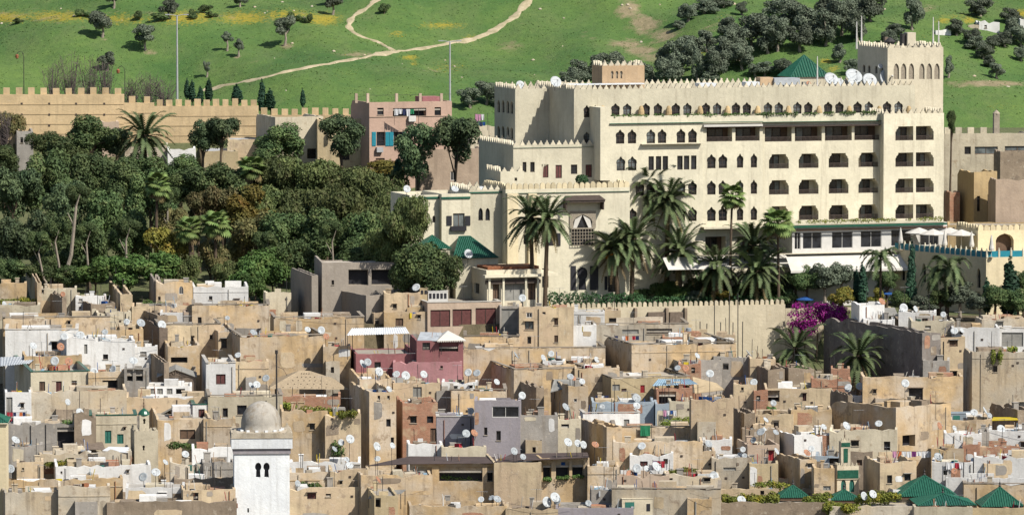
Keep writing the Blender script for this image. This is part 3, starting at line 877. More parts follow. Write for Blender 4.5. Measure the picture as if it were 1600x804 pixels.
T('pale grey walled house with poles below garden wall', 1076, 1076, 1149, 523, 545, 'sand', par=.9)
T('ochre wall house under the shuttered house', 725, 725, 812, 526, 550, 'ochre', cop='coping')
T('very long ochre wall house in the middle', 724, 724, 946, 545, 572, 'ochre', cop='coping', yaw=5)
T('big ochre house with a broad dark flank wall', 944, 987, 1150, 539, 584, 'ochre', rough=.1, cop='coping', yaw=14)
T('grey house with one window under garden wall corner', 1115, 1115, 1172, 557, 580, 'grey', [(1134, 572, 9, 10, 'd')])
T('ochre tower house below the palm by the wall', 1172, 1172, 1212, 560, 592, 'sand')
# --- pink terrace
T('dark pink terrace house under the white canopy', 541, 556, 652, 553, 588, 'maroon', [(590, 572, 10, 14, 'd')], clutter=False, rough=.03)
T('pink tower terrace under the tent roof', 640, 651, 724, 532, 590, 'maroon', [(666, 540, 12, 13, 'k'), (701, 541, 30, 16, 'o')], clutter=False, rough=.03)
T('bright pink parapet house with clean plaster', 614, 614, 722, 565, 596, 'pink', [(690, 573, 4, 4, 'd')], clutter=False, rough=.12)
# --- left, middle rows
T('long whitewashed house at left with dark doorway', 8, 8, 122, 516, 552, 'white', [(85, 540, 9, 13, 'o')], cop='roofpale', rough=.1)
T('ochre house with one small window above white ruin', 166, 166, 224, 514, 545, 'ochre', [(205, 527, 6, 9, 'd')])
T('dark plank sided house at left', 222, 249, 262, 512, 545, 'timber')
T('pale strip house with one dark window at left', 248, 248, 345, 508, 540, 'sand', [(301, 528, 6, 8, 'd'), (330, 526, 5, 7, 'd')], cop='coping')
T('small house with dark flank and dark door', 321, 341, 369, 518, 552, 'sand', [(350, 536, 9, 15, 'd')], par=.3)
T('wide ochre wall house with brick coloured left end', 357, 375, 507, 526, 576, 'ochre', rough=.12, yaw=10, cop='coping')
T('ochre wall house beside the pink terrace', 505, 505, 548, 541, 580, 'ochre')
T('white ruinous house with rough grey right half', 104, 104, 211, 530, 574, 'white', [(134, 545, 5, 15, 'u'), (165, 557, 8, 8, 'd')], rough=.25)
T('little white house under a shingle roof', 210, 210, 245, 541, 567, 'white', [(224, 552, 10, 6, 'd'), (238, 556, 5, 6, 'd')])
T('ochre house with a sagging awning opening', 246, 262, 312, 540, 570, 'ochre', [(280, 562, 26, 9, 'o')], rough=.12)
T('dark open roof yard left of the grey sheds', 228, 256, 264, 566, 606, 'mud')
T('white house with red brown window shutters', 315, 322, 368, 568, 606, 'white', [(345, 592, 15, 16, 'rb')], cop='roofpale')
T('beige annex right of red shutter house', 366, 366, 420, 566, 604, 'sand', rough=.12)
T('ochre low house with two dishes at left', 38, 38, 128, 556, 580, 'ochre', rough=.12)
T('cream house with three brown windows and green cornice', 8, 48, 140, 581, 622, 'cream', [(66, 604, 9, 17, 'b'), (91, 604, 11, 18, 'rb'), (116, 601, 8, 14, 'b')], cop='tile_green', d=641, rough=.02, yaw=10)
T('ochre ruin with dark openings beside green cornice house', 138, 138, 196, 580, 618, 'ochre', [(172, 600, 24, 13, 'o')], rough=.2)
T('unfinished house of bare pillars', 194, 194, 232, 574, 620, 'grey', [(203, 586, 9, 18, 'o'), (218, 586, 11, 18, 'o')], rough=.15)
T('white arcaded terrace before the grey sheds', 229, 229, 300, 603, 622, 'white', [(238, 611, 9, 9, 'u'), (250, 611, 9, 9, 'u'), (265, 611, 9, 9, 'u'), (282, 611, 14, 9, 'o')], par=.2)
T('wide ochre wall below the white arcade', 196, 196, 330, 621, 645, 'sand')
T('big pale weathered wall with ochre left end', 48, 48, 198, 611, 658, 'pale', rough=.15, yaw=6)
T('sand house behind the white minaret with two windows', 325, 325, 442, 619, 660, 'cream', [(352, 644, 8, 14, 'd'), (378, 640, 15, 15, 'd')], cop='coping')
T('brick terrace with an iron railing behind minaret', 438, 438, 532, 620, 645, 'brick', rough=.08)
# --- centre rows
T('low ochre house below the pink parapet', 614, 614, 688, 597, 626, 'sand', [(652, 612, 14, 16, 'u')])
T('tall narrow house with a black flank wall', 546, 577, 619, 612, 704, 'ochre', [(592, 621, 4, 7, 'd'), (607, 621, 4, 7, 'd'), (607, 660, 7, 12, 'd'), (613, 687, 5, 9, 'd')], d=623)
T('raised back part of the tall narrow house', 545, 562, 612, 592, 640, 'ochre')
T('low white house in front of pink parapet', 690, 690, 746, 597, 612, 'white', [(711, 605, 8, 5, 'u'), (736, 604, 5, 5, 'd')])
T('small grey hut left of the ochre workshop', 682, 682, 708, 611, 626, 'grey')
T('ochre workshop house above the lilac house', 705, 705, 792, 610, 645, 'ochre', cop='coping', rough=.1)
T('ochre house with a square dark flank mid picture', 767, 803, 920, 578, 606, 'ochre', rough=.1, yaw=14, cop='coping')
T('white roof hut between dishes mid picture', 848, 848, 882, 562, 582, 'white', [(862, 575, 9, 5, 'd')])
T('low rubble house beside white roof hut', 880, 880, 945, 566, 584, 'sand', rough=.15)
T('house with a big dark flank below square flank house', 802, 838, 850, 604, 630, 'mud', rough=.15)
T('narrow ochre tower with dark left side', 861, 888, 919, 603, 652, 'ochre', [(899, 625, 5, 5, 'w')])
T('ochre terrace house with rubbish on the roof', 898, 898, 968, 575, 606, 'ochre', rough=.12)
T('yellow house with dark flank and red door', 922, 955, 1078, 591, 620, 'yellow', [(961, 605, 15, 10, 'u'), (1004, 607, 7, 12, 'r'), (975, 609, 8, 5, 'rb')], par=.3, cop='coping')
T('brick hut with black doorway under pale blue roofing', 1026, 1026, 1082, 606, 638, 'brick', [(1043, 621, 27, 20, 'o')])
T('brick chimney house with open window frames', 1060, 1060, 1094, 566, 598, 'brick', [(1083, 578, 6, 9, 'd')], rough=.2)
T('sand house left of the black arch', 1146, 1146, 1182, 600, 632, 'sand', [(1160, 607, 4, 5, 'd')])
T('house with black arched flank', 1175, 1200, 1226, 577, 612, 'mud')
T('small brick house beside the black arch', 1178, 1178, 1200, 610, 636, 'brick', [(1185, 622, 6, 9, 'd')])
T('sand terrace with a dark shed door', 1196, 1196, 1300, 607, 634, 'sand', [(1208, 618, 20, 18, 'o'), (1257, 620, 6, 12, 'rb')])
T('pale blue walled roof terrace with dishes', 925, 925, 1022, 627, 652, 'bluegrey', rough=.1)
T('white house with a grey band below blue terrace', 905, 911, 1000, 646, 672, 'white', [(979, 660, 9, 11, 'u'), (945, 662, 7, 6, 'd')], cop='roofpale')
T('blue painted roof shed beside the big pale wall', 1024, 1024, 1050, 630, 655, 'bluegrey')
T('big blank pale wall house right of centre', 1080, 1080, 1146, 624, 704, 'sand', rough=.15)
T('white topped low house left of big blank wall', 1046, 1046, 1082, 627, 655, 'cream')
T('ochre house with dark brown flank right of blank wall', 1141, 1163, 1180, 645, 694, 'mud')
T('sand house with a dark square window right of centre', 1176, 1176, 1240, 646, 680, 'sand', [(1213, 662, 8, 11, 'd')], rough=.12)
T('ochre wall house with weeds on its edge', 1236, 1236, 1300, 641, 680, 'ochre', rough=.15)
# --- right rows
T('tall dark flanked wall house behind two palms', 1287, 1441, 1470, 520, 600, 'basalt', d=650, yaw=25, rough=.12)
T('pinkish white roof house beside the bougainvillea', 1330, 1343, 1382, 477, 504, 'white', par=.3)
T('white flat house with a dish below the cypress', 1404, 1404, 1462, 487, 506, 'white', par=.3)
T('cream house with a slit window at right', 1424, 1424, 1492, 501, 526, 'cream', [(1450, 511, 9, 5, 'd')])
T('white gap house in the dark flank wall', 1349, 1349, 1398, 498, 516, 'white', d=666)
T('pale house with one window at right edge', 1523, 1534, 1612, 498, 516, 'pale', [(1563, 506, 9, 8, 'u')])
T('whitewashed low house before the pale right house', 1488, 1488, 1562, 512, 534, 'white', [(1502, 520, 5, 5, 'd')])
T('white framed shop front at right edge', 1562, 1562, 1612, 513, 552, 'white', [(1582, 530, 34, 22, 'u')], cop='roofpale')
T('stacked house with balcony and square windows at right', 1438, 1468, 1508, 527, 606, 'sand', [(1490, 536, 13, 10, 'b'), (1490, 585, 11, 12, 'd')], d=657)
T('curved grey parapet house below the balcony house', 1442, 1442, 1483, 563, 594, 'grey')
T('tall blank grey beige house at right edge', 1505, 1519, 1614, 549, 650, 'pale', [(1555, 576, 7, 10, 'd'), (1594, 633, 20, 11, 'u')], d=640)
T('long ochre house with a big barred window', 1348, 1348, 1505, 589, 645, 'ochre', [(1431, 617, 22, 22, 'k'), (1367, 611, 5, 6, 'd')], rough=.1)
T('small brick tower with one window by the palms', 1298, 1298, 1328, 575, 606, 'brick', [(1312, 593, 5, 6, 'd')])
T('brick and sand house left of the brick tower', 1268, 1268, 1330, 592, 632, 'brick', rough=.12)
T('dark brown parapet wall below the left right palm', 1198, 1232, 1272, 575, 606, 'mud', rough=.15)
T('white roofed house above the dark flank house', 1327, 1327, 1400, 618, 642, 'white', [(1345, 630, 6, 5, 'd')])
T('ochre house with a large dark flank wall at right', 1298, 1400, 1486, 636, 700, 'ochre', [(1420, 688, 20, 20, 'o')], rough=.1, yaw=40)
T('raised dark block at the end of the flank wall', 1297, 1325, 1332, 617, 672, 'mud')
T('low ochre terrace beside the painted blue shed', 1484, 1484, 1550, 655, 676, 'ochre', rough=.12)
T('dark arched roof house at right edge', 1546, 1590, 1612, 640, 668, 'mud')
T('pale yellow terraces with dark niches at right', 1296, 1296, 1402, 671, 706, 'cream', [(1336, 692, 12, 8, 'd'), (1386, 696, 10, 14, 'd')], rough=.12)
T('white house under the rust coloured dish', 1476, 1476, 1534, 676, 708, 'white')
T('white house with dish at right edge', 1544, 1544, 1612, 671, 700, 'white', [(1598, 694, 6, 8, 'd')])
T('grey pier between two white houses at right', 1531, 1531, 1546, 673, 706, 'grey')
T('brick stub house right of the laundry', 1504, 1504, 1531, 694, 722, 'brick')
T('ochre wall house behind the laundry line', 1455, 1455, 1506, 700, 722, 'ochre', rough=.1)
T('long brick parapet house at right edge', 1528, 1528, 1594, 699, 720, 'brick', rough=.15)
T('sloping white wall house at right edge', 1522, 1522, 1612, 713, 748, 'white', rough=.2)
T('ochre house with dark flank and two windows', 1349, 1375, 1432, 722, 768, 'sand', [(1390, 748, 8, 13, 'd'), (1418, 745, 10, 11, 'd')])
T('white house with a painted red star', 1456, 1456, 1520, 720, 748, 'white', [(1477, 738, 6, 7, 'd')])
T('sand hut with dark left face by red star house', 1518, 1538, 1576, 723, 750, 'sand')
T('pale white parapet house above the pyramid roofs', 1478, 1478, 1612, 746, 766, 'white', rough=.1, d=600.5, depth=2)
T('ochre house between the two pyramid roofs', 1506, 1506, 1612, 756, 800, 'ochre', cop='coping', d=598)
T('brick house left of the green tiled minaret', 1276, 1276, 1298, 680, 705, 'brick')
T('pale blue painted house left of green minaret', 1274, 1274, 1313, 712, 738, 'bluegrey', [(1304, 722, 16, 14, 'd')])
T('ochre house directly left of green minaret', 1272, 1272, 1304, 731, 772, 'ochre', [(1292, 762, 12, 7, 'u')])
# --- left, lower rows
T('white house with hanging laundry at left edge', 8, 8, 49, 613, 664, 'white', [(14, 634, 11, 28, 'u'), (35, 633, 5, 7, 'd')], rough=.04)
T('grey rubble house with weeds at left edge', 8, 8, 118, 661, 706, 'grey', [(103, 684, 27, 34, 'o')], rough=.2)
T('collapsed ochre house left of teal door house', 116, 116, 150, 648, 706, 'mud', rough=.4)
T('cream house with two teal doors and green cornice', 140, 140, 214, 649, 697, 'cream', [(169, 682, 10, 20, 't'), (188, 685, 10, 15, 't'), (195, 669, 3, 4, 'd')], cop='tile_green', rough=.02, d=620)
T('ochre house with a wide broken window', 232, 246, 330, 655, 694, 'ochre', [(293, 678, 24, 15, 'b')], rough=.1)
T('white house with green trim behind the minaret', 301, 301, 326, 632, 660, 'white', [(315, 645, 10, 13, 'rb')], cop='tile_green', rough=.02)
T('ochre house left of the white minaret dome', 318, 318, 368, 655, 700, 'ochre', rough=.12)
T('rough ledge house above the long white wall', 62, 62, 206, 706, 732, 'pale', [(111, 718, 9, 7, 'rb'), (145, 712, 16, 9, 'o')], rough=.25)
T('small ochre house left of the long white wall', 26, 26, 68, 722, 752, 'sand', [(36, 732, 3, 4, 'd')], rough=.12)
T('grey stone terrace at lower left', 18, 18, 66, 697, 730, 'grey', rough=.2)
T('long white wall house with small gable shed', 87, 87, 236, 728, 757, 'white', [(96, 738, 3, 5, 'd'), (200, 736, 3, 4, 'd')], rough=.15)
T('white terrace house with dishes left of minaret', 266, 266, 322, 724, 750, 'pale', rough=.2)
T('ochre strip house below long white wall', 8, 8, 192, 750, 774, 'ochre', rough=.15)
T('brown strip house left of the white minaret', 272, 272, 368, 747, 766, 'mud', rough=.12)
T('grey strip house beside the minaret shaft', 318, 318, 368, 721, 755, 'grey', rough=.12)
T('white strip house beside the minaret ledge', 300, 300, 367, 699, 724, 'white', rough=.1)
T('white house with a blue cloth over its wall', 196, 196, 288, 762, 788, 'white', [(254, 776, 12, 14, 'd'), (272, 775, 24, 12, 'w')], par=.3)
T('sand house left of the minaret foot', 286, 286, 368, 764, 800, 'sand', [(306, 775, 8, 12, 'd')])
T('pale big wall at lower left corner', 8, 8, 93, 770, 830, 'pale', rough=.1)
T('pale tall wall right of the lower left corner', 91, 91, 172, 761, 830, 'pale', rough=.15)
T('rough ochre wall left of minaret at bottom', 167, 167, 370, 784, 830, 'mud', rough=.12)
# --- centre lower
T('ochre ruin with one window right of minaret', 440, 440, 512, 640, 726, 'ochre', [(488, 666, 8, 10, 'd')], rough=.2, d=617)
T('crumbling ochre ruin overgrown with weeds', 508, 508, 564, 643, 726, 'sand', rough=.35, d=616)
T('brick house with two windows and a dark door', 617, 629, 684, 630, 695, 'brick', [(646, 655, 10, 11, 'd'), (672, 655, 10, 11, 'd'), (677, 679, 9, 21, 'b')], d=626)
T('lower lilac house with blank front', 682, 682, 746, 651, 706, 'lilac', rough=.02, cop='roofpale', d=617)
T('tall lilac house with two narrow windows', 741, 741, 813, 625, 708, 'lilac', [(759, 673, 5, 12, 'd'), (779, 680, 7, 15, 'd'), (790, 643, 42, 17, 'w')], rough=.02, d=613)
T('grey house right of the lilac house', 811, 811, 872, 648, 708, 'grey', rough=.05, d=614)
T('white topped house with small barred window', 870, 870, 908, 655, 705, 'cream', [(883, 665, 12, 6, 'd')], rough=.1)
T('house with a long dark flank below the white house', 902, 948, 972, 668, 706, 'ochre', rough=.1)
T('small white roofed house left of lilac house', 638, 638, 692, 693, 716, 'white', rough=.12)
T('small beige house with a dish below lilac house', 690, 690, 760, 697, 722, 'cream', rough=.12)
T('white strip roofs right of the minaret', 452, 452, 563, 724, 742, 'white', rough=.2)
T('ochre house right of minaret under white roofs', 452, 452, 520, 737, 768, 'ochre', [(487, 757, 4, 4, 'd')], rough=.12)
T('grey and sand house under the weedy ruin', 516, 516, 578, 735, 770, 'sand', [(533, 753, 4, 5, 'd')], rough=.15)
T('wide sand house at bottom with two small windows', 452, 452, 572, 763, 830, 'sand', [(487, 774, 14, 10, 'rb'), (513, 773, 8, 5, 'd')], rough=.1, d=591)
T('ochre wall house under the brown awning roof', 564, 564, 676, 742, 784, 'ochre', rough=.1)
T('yellow shed house with sloping grey roof', 573, 585, 622, 774, 830, 'yellow', [(590, 784, 10, 16, 'o')], par=.2)
H_CAFE = T('ochre house with long open gallery full of plants', 640, 640, 774, 724, 800, 'ochre', [(660, 740, 30, 22, 'o'), (720, 740, 68, 24, 'o'), (766, 740, 10, 24, 'o')], rough=.02, clutter=False, d=596)
T('grey fronted corner house beside the plant gallery', 758, 772, 846, 722, 812, 'sand', rough=.05, d=595, clutter=False)
T('ochre house with three hedge filled openings', 836, 844, 921, 716, 800, 'ochre', [(855, 735, 13, 26, 'o'), (879, 733, 21, 26, 'o'), (903, 731, 18, 26, 'o')], rough=.03, clutter=False, d=597)
T('ochre wall house right of the hedge openings', 918, 918, 968, 729, 768, 'ochre', rough=.12)
T('low dark block house at bottom centre', 924, 924, 972, 764, 800, 'grey', rough=.1)
T('ochre wall beneath the plant gallery', 640, 640, 792, 790, 840, 'ochre', rough=.1)
T('lilac roofed house at the bottom edge', 868, 868, 990, 793, 840, 'lilac', rough=.03)
T('ochre wall at bottom right of the plant house', 790, 790, 872, 794, 840, 'sand', rough=.1)
# --- right of centre, lower
T('upper ochre terrace wall with a green cloth', 958, 958, 1098, 668, 694, 'ochre', rough=.12, cop='coping')
T('lower ochre terrace wall below the green cloth', 958, 958, 1098, 691, 738, 'ochre', rough=.12)
T('white ruin full of dishes and laundry', 984, 984, 1052, 708, 742, 'white', [(1040, 720, 7, 8, 'b'), (1006, 724, 12, 8, 'rb')], rough=.2)
T('ochre block right of the white ruin', 1080, 1080, 1118, 705, 738, 'sand', rough=.15)
T('white chimney house under the blank wall', 1098, 1098, 1144, 686, 716, 'white', [(1110, 699, 4, 6, 'd')], rough=.12)
T('grey sloping roof house under white chimney house', 1112, 1112, 1174, 716, 742, 'pale', [(1140, 732, 20, 5, 'u')], rough=.12)
T('pink house with a red door at right of centre', 1150, 1168, 1218, 695, 728, 'rose', [(1205, 711, 9, 16, 'r')], rough=.06)
T('grey dark house under the big dish pair', 1160, 1160, 1218, 669, 700, 'mud', rough=.15)
T('bright white house with sloping parapet', 1196, 1240, 1300, 679, 708, 'white', rough=.08)
T('yellow ochre house with black flank beyond', 1171, 1171, 1216, 723, 748, 'yellow', rough=.08)
T('ochre house with dark flank right of yellow house', 1212, 1250, 1276, 719, 756, 'ochre', [(1266, 727, 8, 8, 'w')], rough=.1)
T('pale wall house with small slits at bottom', 1040, 1040, 1126, 743, 768, 'pale', [(1047, 748, 8, 9, 'd'), (1062, 752, 2, 5, 'd'), (1069, 752, 2, 5, 'd'), (1105, 748, 10, 7, 'd')], rough=.2)
T('pinkish low house under the rust coloured bowl', 962, 962, 1046, 741, 768, 'rose', rough=.2)
T('long pale house at bottom right of centre', 956, 956, 1126, 764, 806, 'pale', cop='coping', rough=.1)
T('ochre strip house behind the flowering roof', 1118, 1118, 1240, 748, 775, 'ochre', rough=.1, d=604)
T('pale strip house with white patches by the shrine', 1122, 1122, 1300, 762, 784, 'sand', [(1191, 768, 6, 8, 'd')], rough=.12, d=600, depth=3)
T('stone wall house under the flowering roof', 1124, 1124, 1300, 786, 835, 'mud', rough=.2, d=589, clutter=False, par=.3)
T('ochre step house at the bottom edge', 1074, 1074, 1112, 779, 835, 'ochre', rough=.1)
T('pale wall at the bottom left of pyramid roofs', 1296, 1296, 1432, 789, 840, 'pale', rough=.12, clutter=False, par=.3, d=588, depth=5)
T('cream wall below the large pyramid roof', 1428, 1428, 1520, 791, 840, 'cream', rough=.06, clutter=False, d=583, depth=3)
T('ochre wall below the right pyramid roof', 1512, 1512, 1612, 793, 840, 'yellow', rough=.03, clutter=False, d=584, depth=4)
# ---------------------------------------------------------------- the hotel: one thing, many walls
HY = R(18.0)
HO = P(1100, 455, 700.0); HO.z = zg(HO.x, HO.y) - 0.5
HF = Frame(HO, HY)
hotel = empty('hotel', HO, HY, 'large cream hotel with arched windows, balconies, merlons and a tower', 'hotel')
def merlon_mesh(name, w, h, t, mat, style='point'):
    m = MB()
    if style == 'point': pts = [(-w / 2, 0), (w / 2, 0), (w * .42, h * .3), (w * .2, h * .55), (w * .13, h * .8), (0, h), (-w * .13, h * .8), (-w * .2, h * .55), (-w * .42, h * .3)]
    elif style == 'round': pts = [(-w / 2, 0), (w / 2, 0), (w / 2, h * .62), (w * .36, h * .84), (w * .12, h * .97), (-w * .12, h * .97), (-w * .36, h * .84), (-w / 2, h * .62)]
    else: pts = [(-w / 2, 0), (w / 2, 0), (w / 2, h), (-w / 2, h)]
    m.prism(pts, -t / 2, t / 2)
    return m.mesh(name, mat)
MER_H = merlon_mesh('merlon', .60, .60, .24, 'hotel_top')
MER_Y = merlon_mesh('merlon', .62, .80, .24, 'hotel_yellow', 'round')
mrnd = random.Random(3)
def merlons(parent, me, a, b, z, pitch):
    """a row of merlons between local points a and b (x, y)"""
    L = math.hypot(b[0] - a[0], b[1] - a[1]); n = max(1, int(L / pitch)); ang = math.atan2(b[1] - a[1], b[0] - a[0])
    for i in range(n):
        t = (i + .5) / n
        link('merlon', me, parent, (a[0] + (b[0] - a[0]) * t + mrnd.uniform(-.03, .03), a[1] + (b[1] - a[1]) * t, z), (mrnd.uniform(-.03, .03), mrnd.uniform(-.03, .03), ang), (mrnd.uniform(.92, 1.06), 1, mrnd.uniform(.84, 1.06)))
def hx(px, py, y): return HF.at(px, py, y)[0]
def hz(px, py, y): return HF.at(px, py, y)[1]
HOTEL_WALLS = {}
def block(px0, px1, pyt, y, depth, mat='hotel', wins=(), mer=None, zb=-5.0, left=True, thick=.3, parent=None, sides=(), par=.6, pyt2=None, mpitch=.77):
    """a hotel wing: front between pixel columns px0..px1 on local plane y, top at pixel row pyt (read at px0 unless pyt2)"""
    pr = parent or hotel
    x0 = hx(px0, pyt, y); x1 = hx(px1, pyt, y); zt = hz(px0, pyt, y) if pyt2 is None else hz(px1, pyt2, y)
    m = MB(); holes = []; todo = []
    for wn_ in wins:
        cx, cy, pw, ph, st = wn_[:5]; kind = wn_[5] if len(wn_) > 5 else 'rect'
        a = HF.at(cx - pw / 2, cy + ph / 2, y); b = HF.at(cx + pw / 2, cy - ph / 2, y)
        lp = loop_of(kind, (a[0] + b[0]) / 2, (a[1] + b[1]) / 2, b[0] - a[0], b[1] - a[1])
        if a[0] < x0 + .05 or b[0] > x1 - .05 or b[1] > zt - .05: continue
        holes.append((lp, HSTY.get(st, STY.get(st))[0])); todo.append((lp, st))
    m.holed([(x0, zb), (x1, zb), (x1, zt), (x0, zt)], [h_[0] for h_ in holes], y)
    for lp, dp in holes: m.reveal(lp, y, y + dp)
    y1 = y + depth
    # left wall with its own openings
    sh = []
    for wn_ in sides:
        cx, cy, pw, ph, st = wn_[:5]; kind = wn_[5] if len(wn_) > 5 else 'rect'
        a = HF.side(cx - pw / 2, cy + ph / 2, x0); b = HF.side(cx + pw / 2, cy - ph / 2, x0)
        c0, c1 = min(a[0], b[0]), max(a[0], b[0])
        if c0 < y + .1 or c1 > y1 - .1 or b[1] > zt - .1: continue
        sh.append((loop_of(kind, (c0 + c1) / 2, (a[1] + b[1]) / 2, c1 - c0, b[1] - a[1]), st))
    s = MB(); s.holed([(y, zb), (y1, zb), (y1, zt), (y, zt)], [q[0] for q in sh], 0)
    n = len(m.v); m.v += [(x0, p[0], p[2]) for p in s.v]; m.f += [tuple(n + i for i in f[::-1]) for f in s.f]
    for lp, st in sh:
        for i in range(len(lp)):
            (ay, az), (by, bz) = lp[i], lp[(i + 1) % len(lp)]
            m.quad((x0, ay, az), (x0, by, bz), (x0 + .25, by, bz), (x0 + .25, ay, az))
    m.quad((x1, y, zb), (x1, y1, zb), (x1, y1, zt), (x1, y, zt))
    m.quad((x0, y1, zb), (x1, y1, zb), (x1, y1, zt), (x0, y1, zt))
    zr = zt - par
    for (a, b, c, d) in ((x0, x1, y, y + thick), (x0, x1, y1 - thick, y1), (x0, x0 + thick, y + thick, y1 - thick), (x1 - thick, x1, y + thick, y1 - thick)):
        m.quad((a, c, zt), (b, c, zt), (b, d, zt), (a, d, zt))
    m.quad((x0 + thick, y + thick, zr), (x1 - thick, y + thick, zr), (x1 - thick, y + thick, zt), (x0 + thick, y + thick, zt))
    m.quad((x0 + thick, y1 - thick, zr), (x1 - thick, y1 - thick, zr), (x1 - thick, y1 - thick, zt), (x0 + thick, y1 - thick, zt))
    m.quad((x0 + thick, y + thick, zr), (x0 + thick, y1 - thick, zr), (x0 + thick, y1 - thick, zt), (x0 + thick, y + thick, zt))
    m.quad((x1 - thick, y + thick, zr), (x1 - thick, y1 - thick, zr), (x1 - thick, y1 - thick, zt), (x1 - thick, y + thick, zt))
    w = m.build('wall', mat, pr)
    r = MB(); r.box(x0 + thick * .5, x1 - thick * .5, y + thick * .5, y1 - thick * .5, zr - .25, zr); r.build('roof', 'roofpale', pr)
    for lp, st in todo: hwindow(pr, lp, y, st)
    for lp, st in sh:
        q = MB(); q.holed(lp, [], 0)
        f = MB(); f.v = [(x0 + .2, p[0], p[2]) for p in q.v]; f.f = [t[::-1] for t in q.f]; f.build('pane', 'pane', pr)
    if mer:
        me = {'h': MER_H, 'y': MER_Y}[mer]
        merlons(w, me, (x0, y + .13), (x1, y + .13), zt, mpitch)
        merlons(w, me, (x0 + .13, y + .5), (x0 + .13, y1), zt, mpitch)
        if depth < 20: merlons(w, me, (x0 + .3, y1 - .13), (x1, y1 - .13), zt, mpitch)
        merlons(w, me, (x1 - .13, y + .5), (x1 - .13, y1), zt, mpitch)
    return w, x0, x1, zt
HSTY = {'balc': (1.5,), 'logg': (1.6,), 'win': (.3,), 'door': (.5,)}
def hwindow(pr, lp, y, st):
    xs = [p[0] for p in lp]; zs = [p[1] for p in lp]; xa, xb, za, zb = min(xs), max(xs), min(zs), max(zs)
    if st in ('balc', 'logg'):
        # a recessed balcony: glazed back wall with a door, wooden balustrade of bars in front
        dp = HSTY[st][0]
        b = MB(); b.box(xa - .3, xb + .3, y + dp - .02, y + dp + .08, za - .1, zb + .1)
        o = b.build('balcony', 'woodbrown' if st == 'logg' else 'hotel_top', pr)
        g = MB(); s = (xb - xa) * rnd.uniform(-.12, .12); c = (xa + xb) / 2 + s; hw = (xb - xa) * .29
        g.box(c - hw, c + hw, y + dp - .06, y + dp - .025, za, zb - .25); g.build('glass_door', 'pane', o)
        f = MB()
        for q in (c - hw, c, c + hw): f.box(q - .04, q + .04, y + dp - .10, y + dp - .065, za, zb - .2)
        f.box(c - hw, c + hw, y + dp - .10, y + dp - .065, zb - .25, zb - .18); f.build('door_frame', 'wood', o)
        if rnd.random() < .6:
            k = MB(); e = rnd.choice((-1, 1)); k.box(c + e * hw * .55 - hw * .35, c + e * hw * .55 + hw * .35, y + dp - .062, y + dp - .061, za + .05, zb - .3); k.build('curtain', 'pane_curtain', o)
        r = MB(); hr = .52
        r.box(xa, xb, y + .10, y + .16, za + hr, za + hr + .07); r.box(xa, xb, y + .10, y + .16, za + .02, za + .08)
        n = max(3, int((xb - xa) / .16))
        for i in range(n + 1):
            q = xa + (xb - xa) * i / n
            r.box(q - .03, q + .03, y + .11, y + .15, za + .08, za + hr)
        r.build('balustrade', 'wood', o)
        return o
    if st == 'win':
        t = .07; dp = .3; inn = shrink(lp, t); k = len(lp); m = MB(); y0, y1 = y + dp - .08, y + dp
        for i in range(k):
            j = (i + 1) % k
            m.quad((lp[i][0], y0, lp[i][1]), (lp[j][0], y0, lp[j][1]), (inn[j][0], y0, inn[j][1]), (inn[i][0], y0, inn[i][1]))
        cx = (xa + xb) / 2
        m.box(cx - .03, cx + .03, y0 + .01, y1 - .01, za + t, zb - t); m.box(xa + t, xb - t, y0 + .012, y1 - .012, za + (zb - za) * .55, za + (zb - za) * .55 + .05)
        o = m.build('window', 'wood', pr)
        q = MB(); q.holed(inn, [], y1 - .02); q.build('pane', 'pane' if rnd.random() < .75 else 'pane_curtain', o)
        g = MB(); g.box(xa + .04, xb - .04, y + .04, y + .075, za + .42, za + .47)
        for i in range(6):
            q_ = xa + .08 + (xb - xa - .16) * i / 5; g.box(q_ - .015, q_ + .015, y + .045, y + .07, za, za + .42)
        g.build('guard_rail', 'wood', o)
        return o
    return window(pr, lp, y, st)

# rows of openings (photo pixels)
R2, R3, R4, R1 = (252, 23), (292, 23), (333, 23), (213.5, 22)
def row(xs, yc, w, h, st, kind, slope=-.0182, ref=1100): return [(x, yc + (x - ref) * slope, w, h, st, kind) for x in xs]
# wing M: left bay, projecting most
w1 = row([969, 987.5], 213.5, 14, 22, 'win', 'horse', ref=980) + row([1017, 1034.5, 1064, 1082], 212.5, 14, 22, 'win', 'horse', ref=1050)
w1 += row([970, 988], 255.5, 14, 22, 'win', 'horse', ref=980) + row([1017.5, 1029, 1039.6, 1062.4, 1072.8, 1084], 254.5, 8.5, 22, 'd', 'rect', ref=1050)
w1 += row([1000, 1017, 1064, 1082], 294, 14, 22, 'win', 'horse', ref=1050) + row([970, 988, 1017, 1064, 1082], 335, 14, 22, 'win', 'horse', ref=1050)
block(953, 1099, 182, 0.0, 14, 'hotel', w1, par=.9)
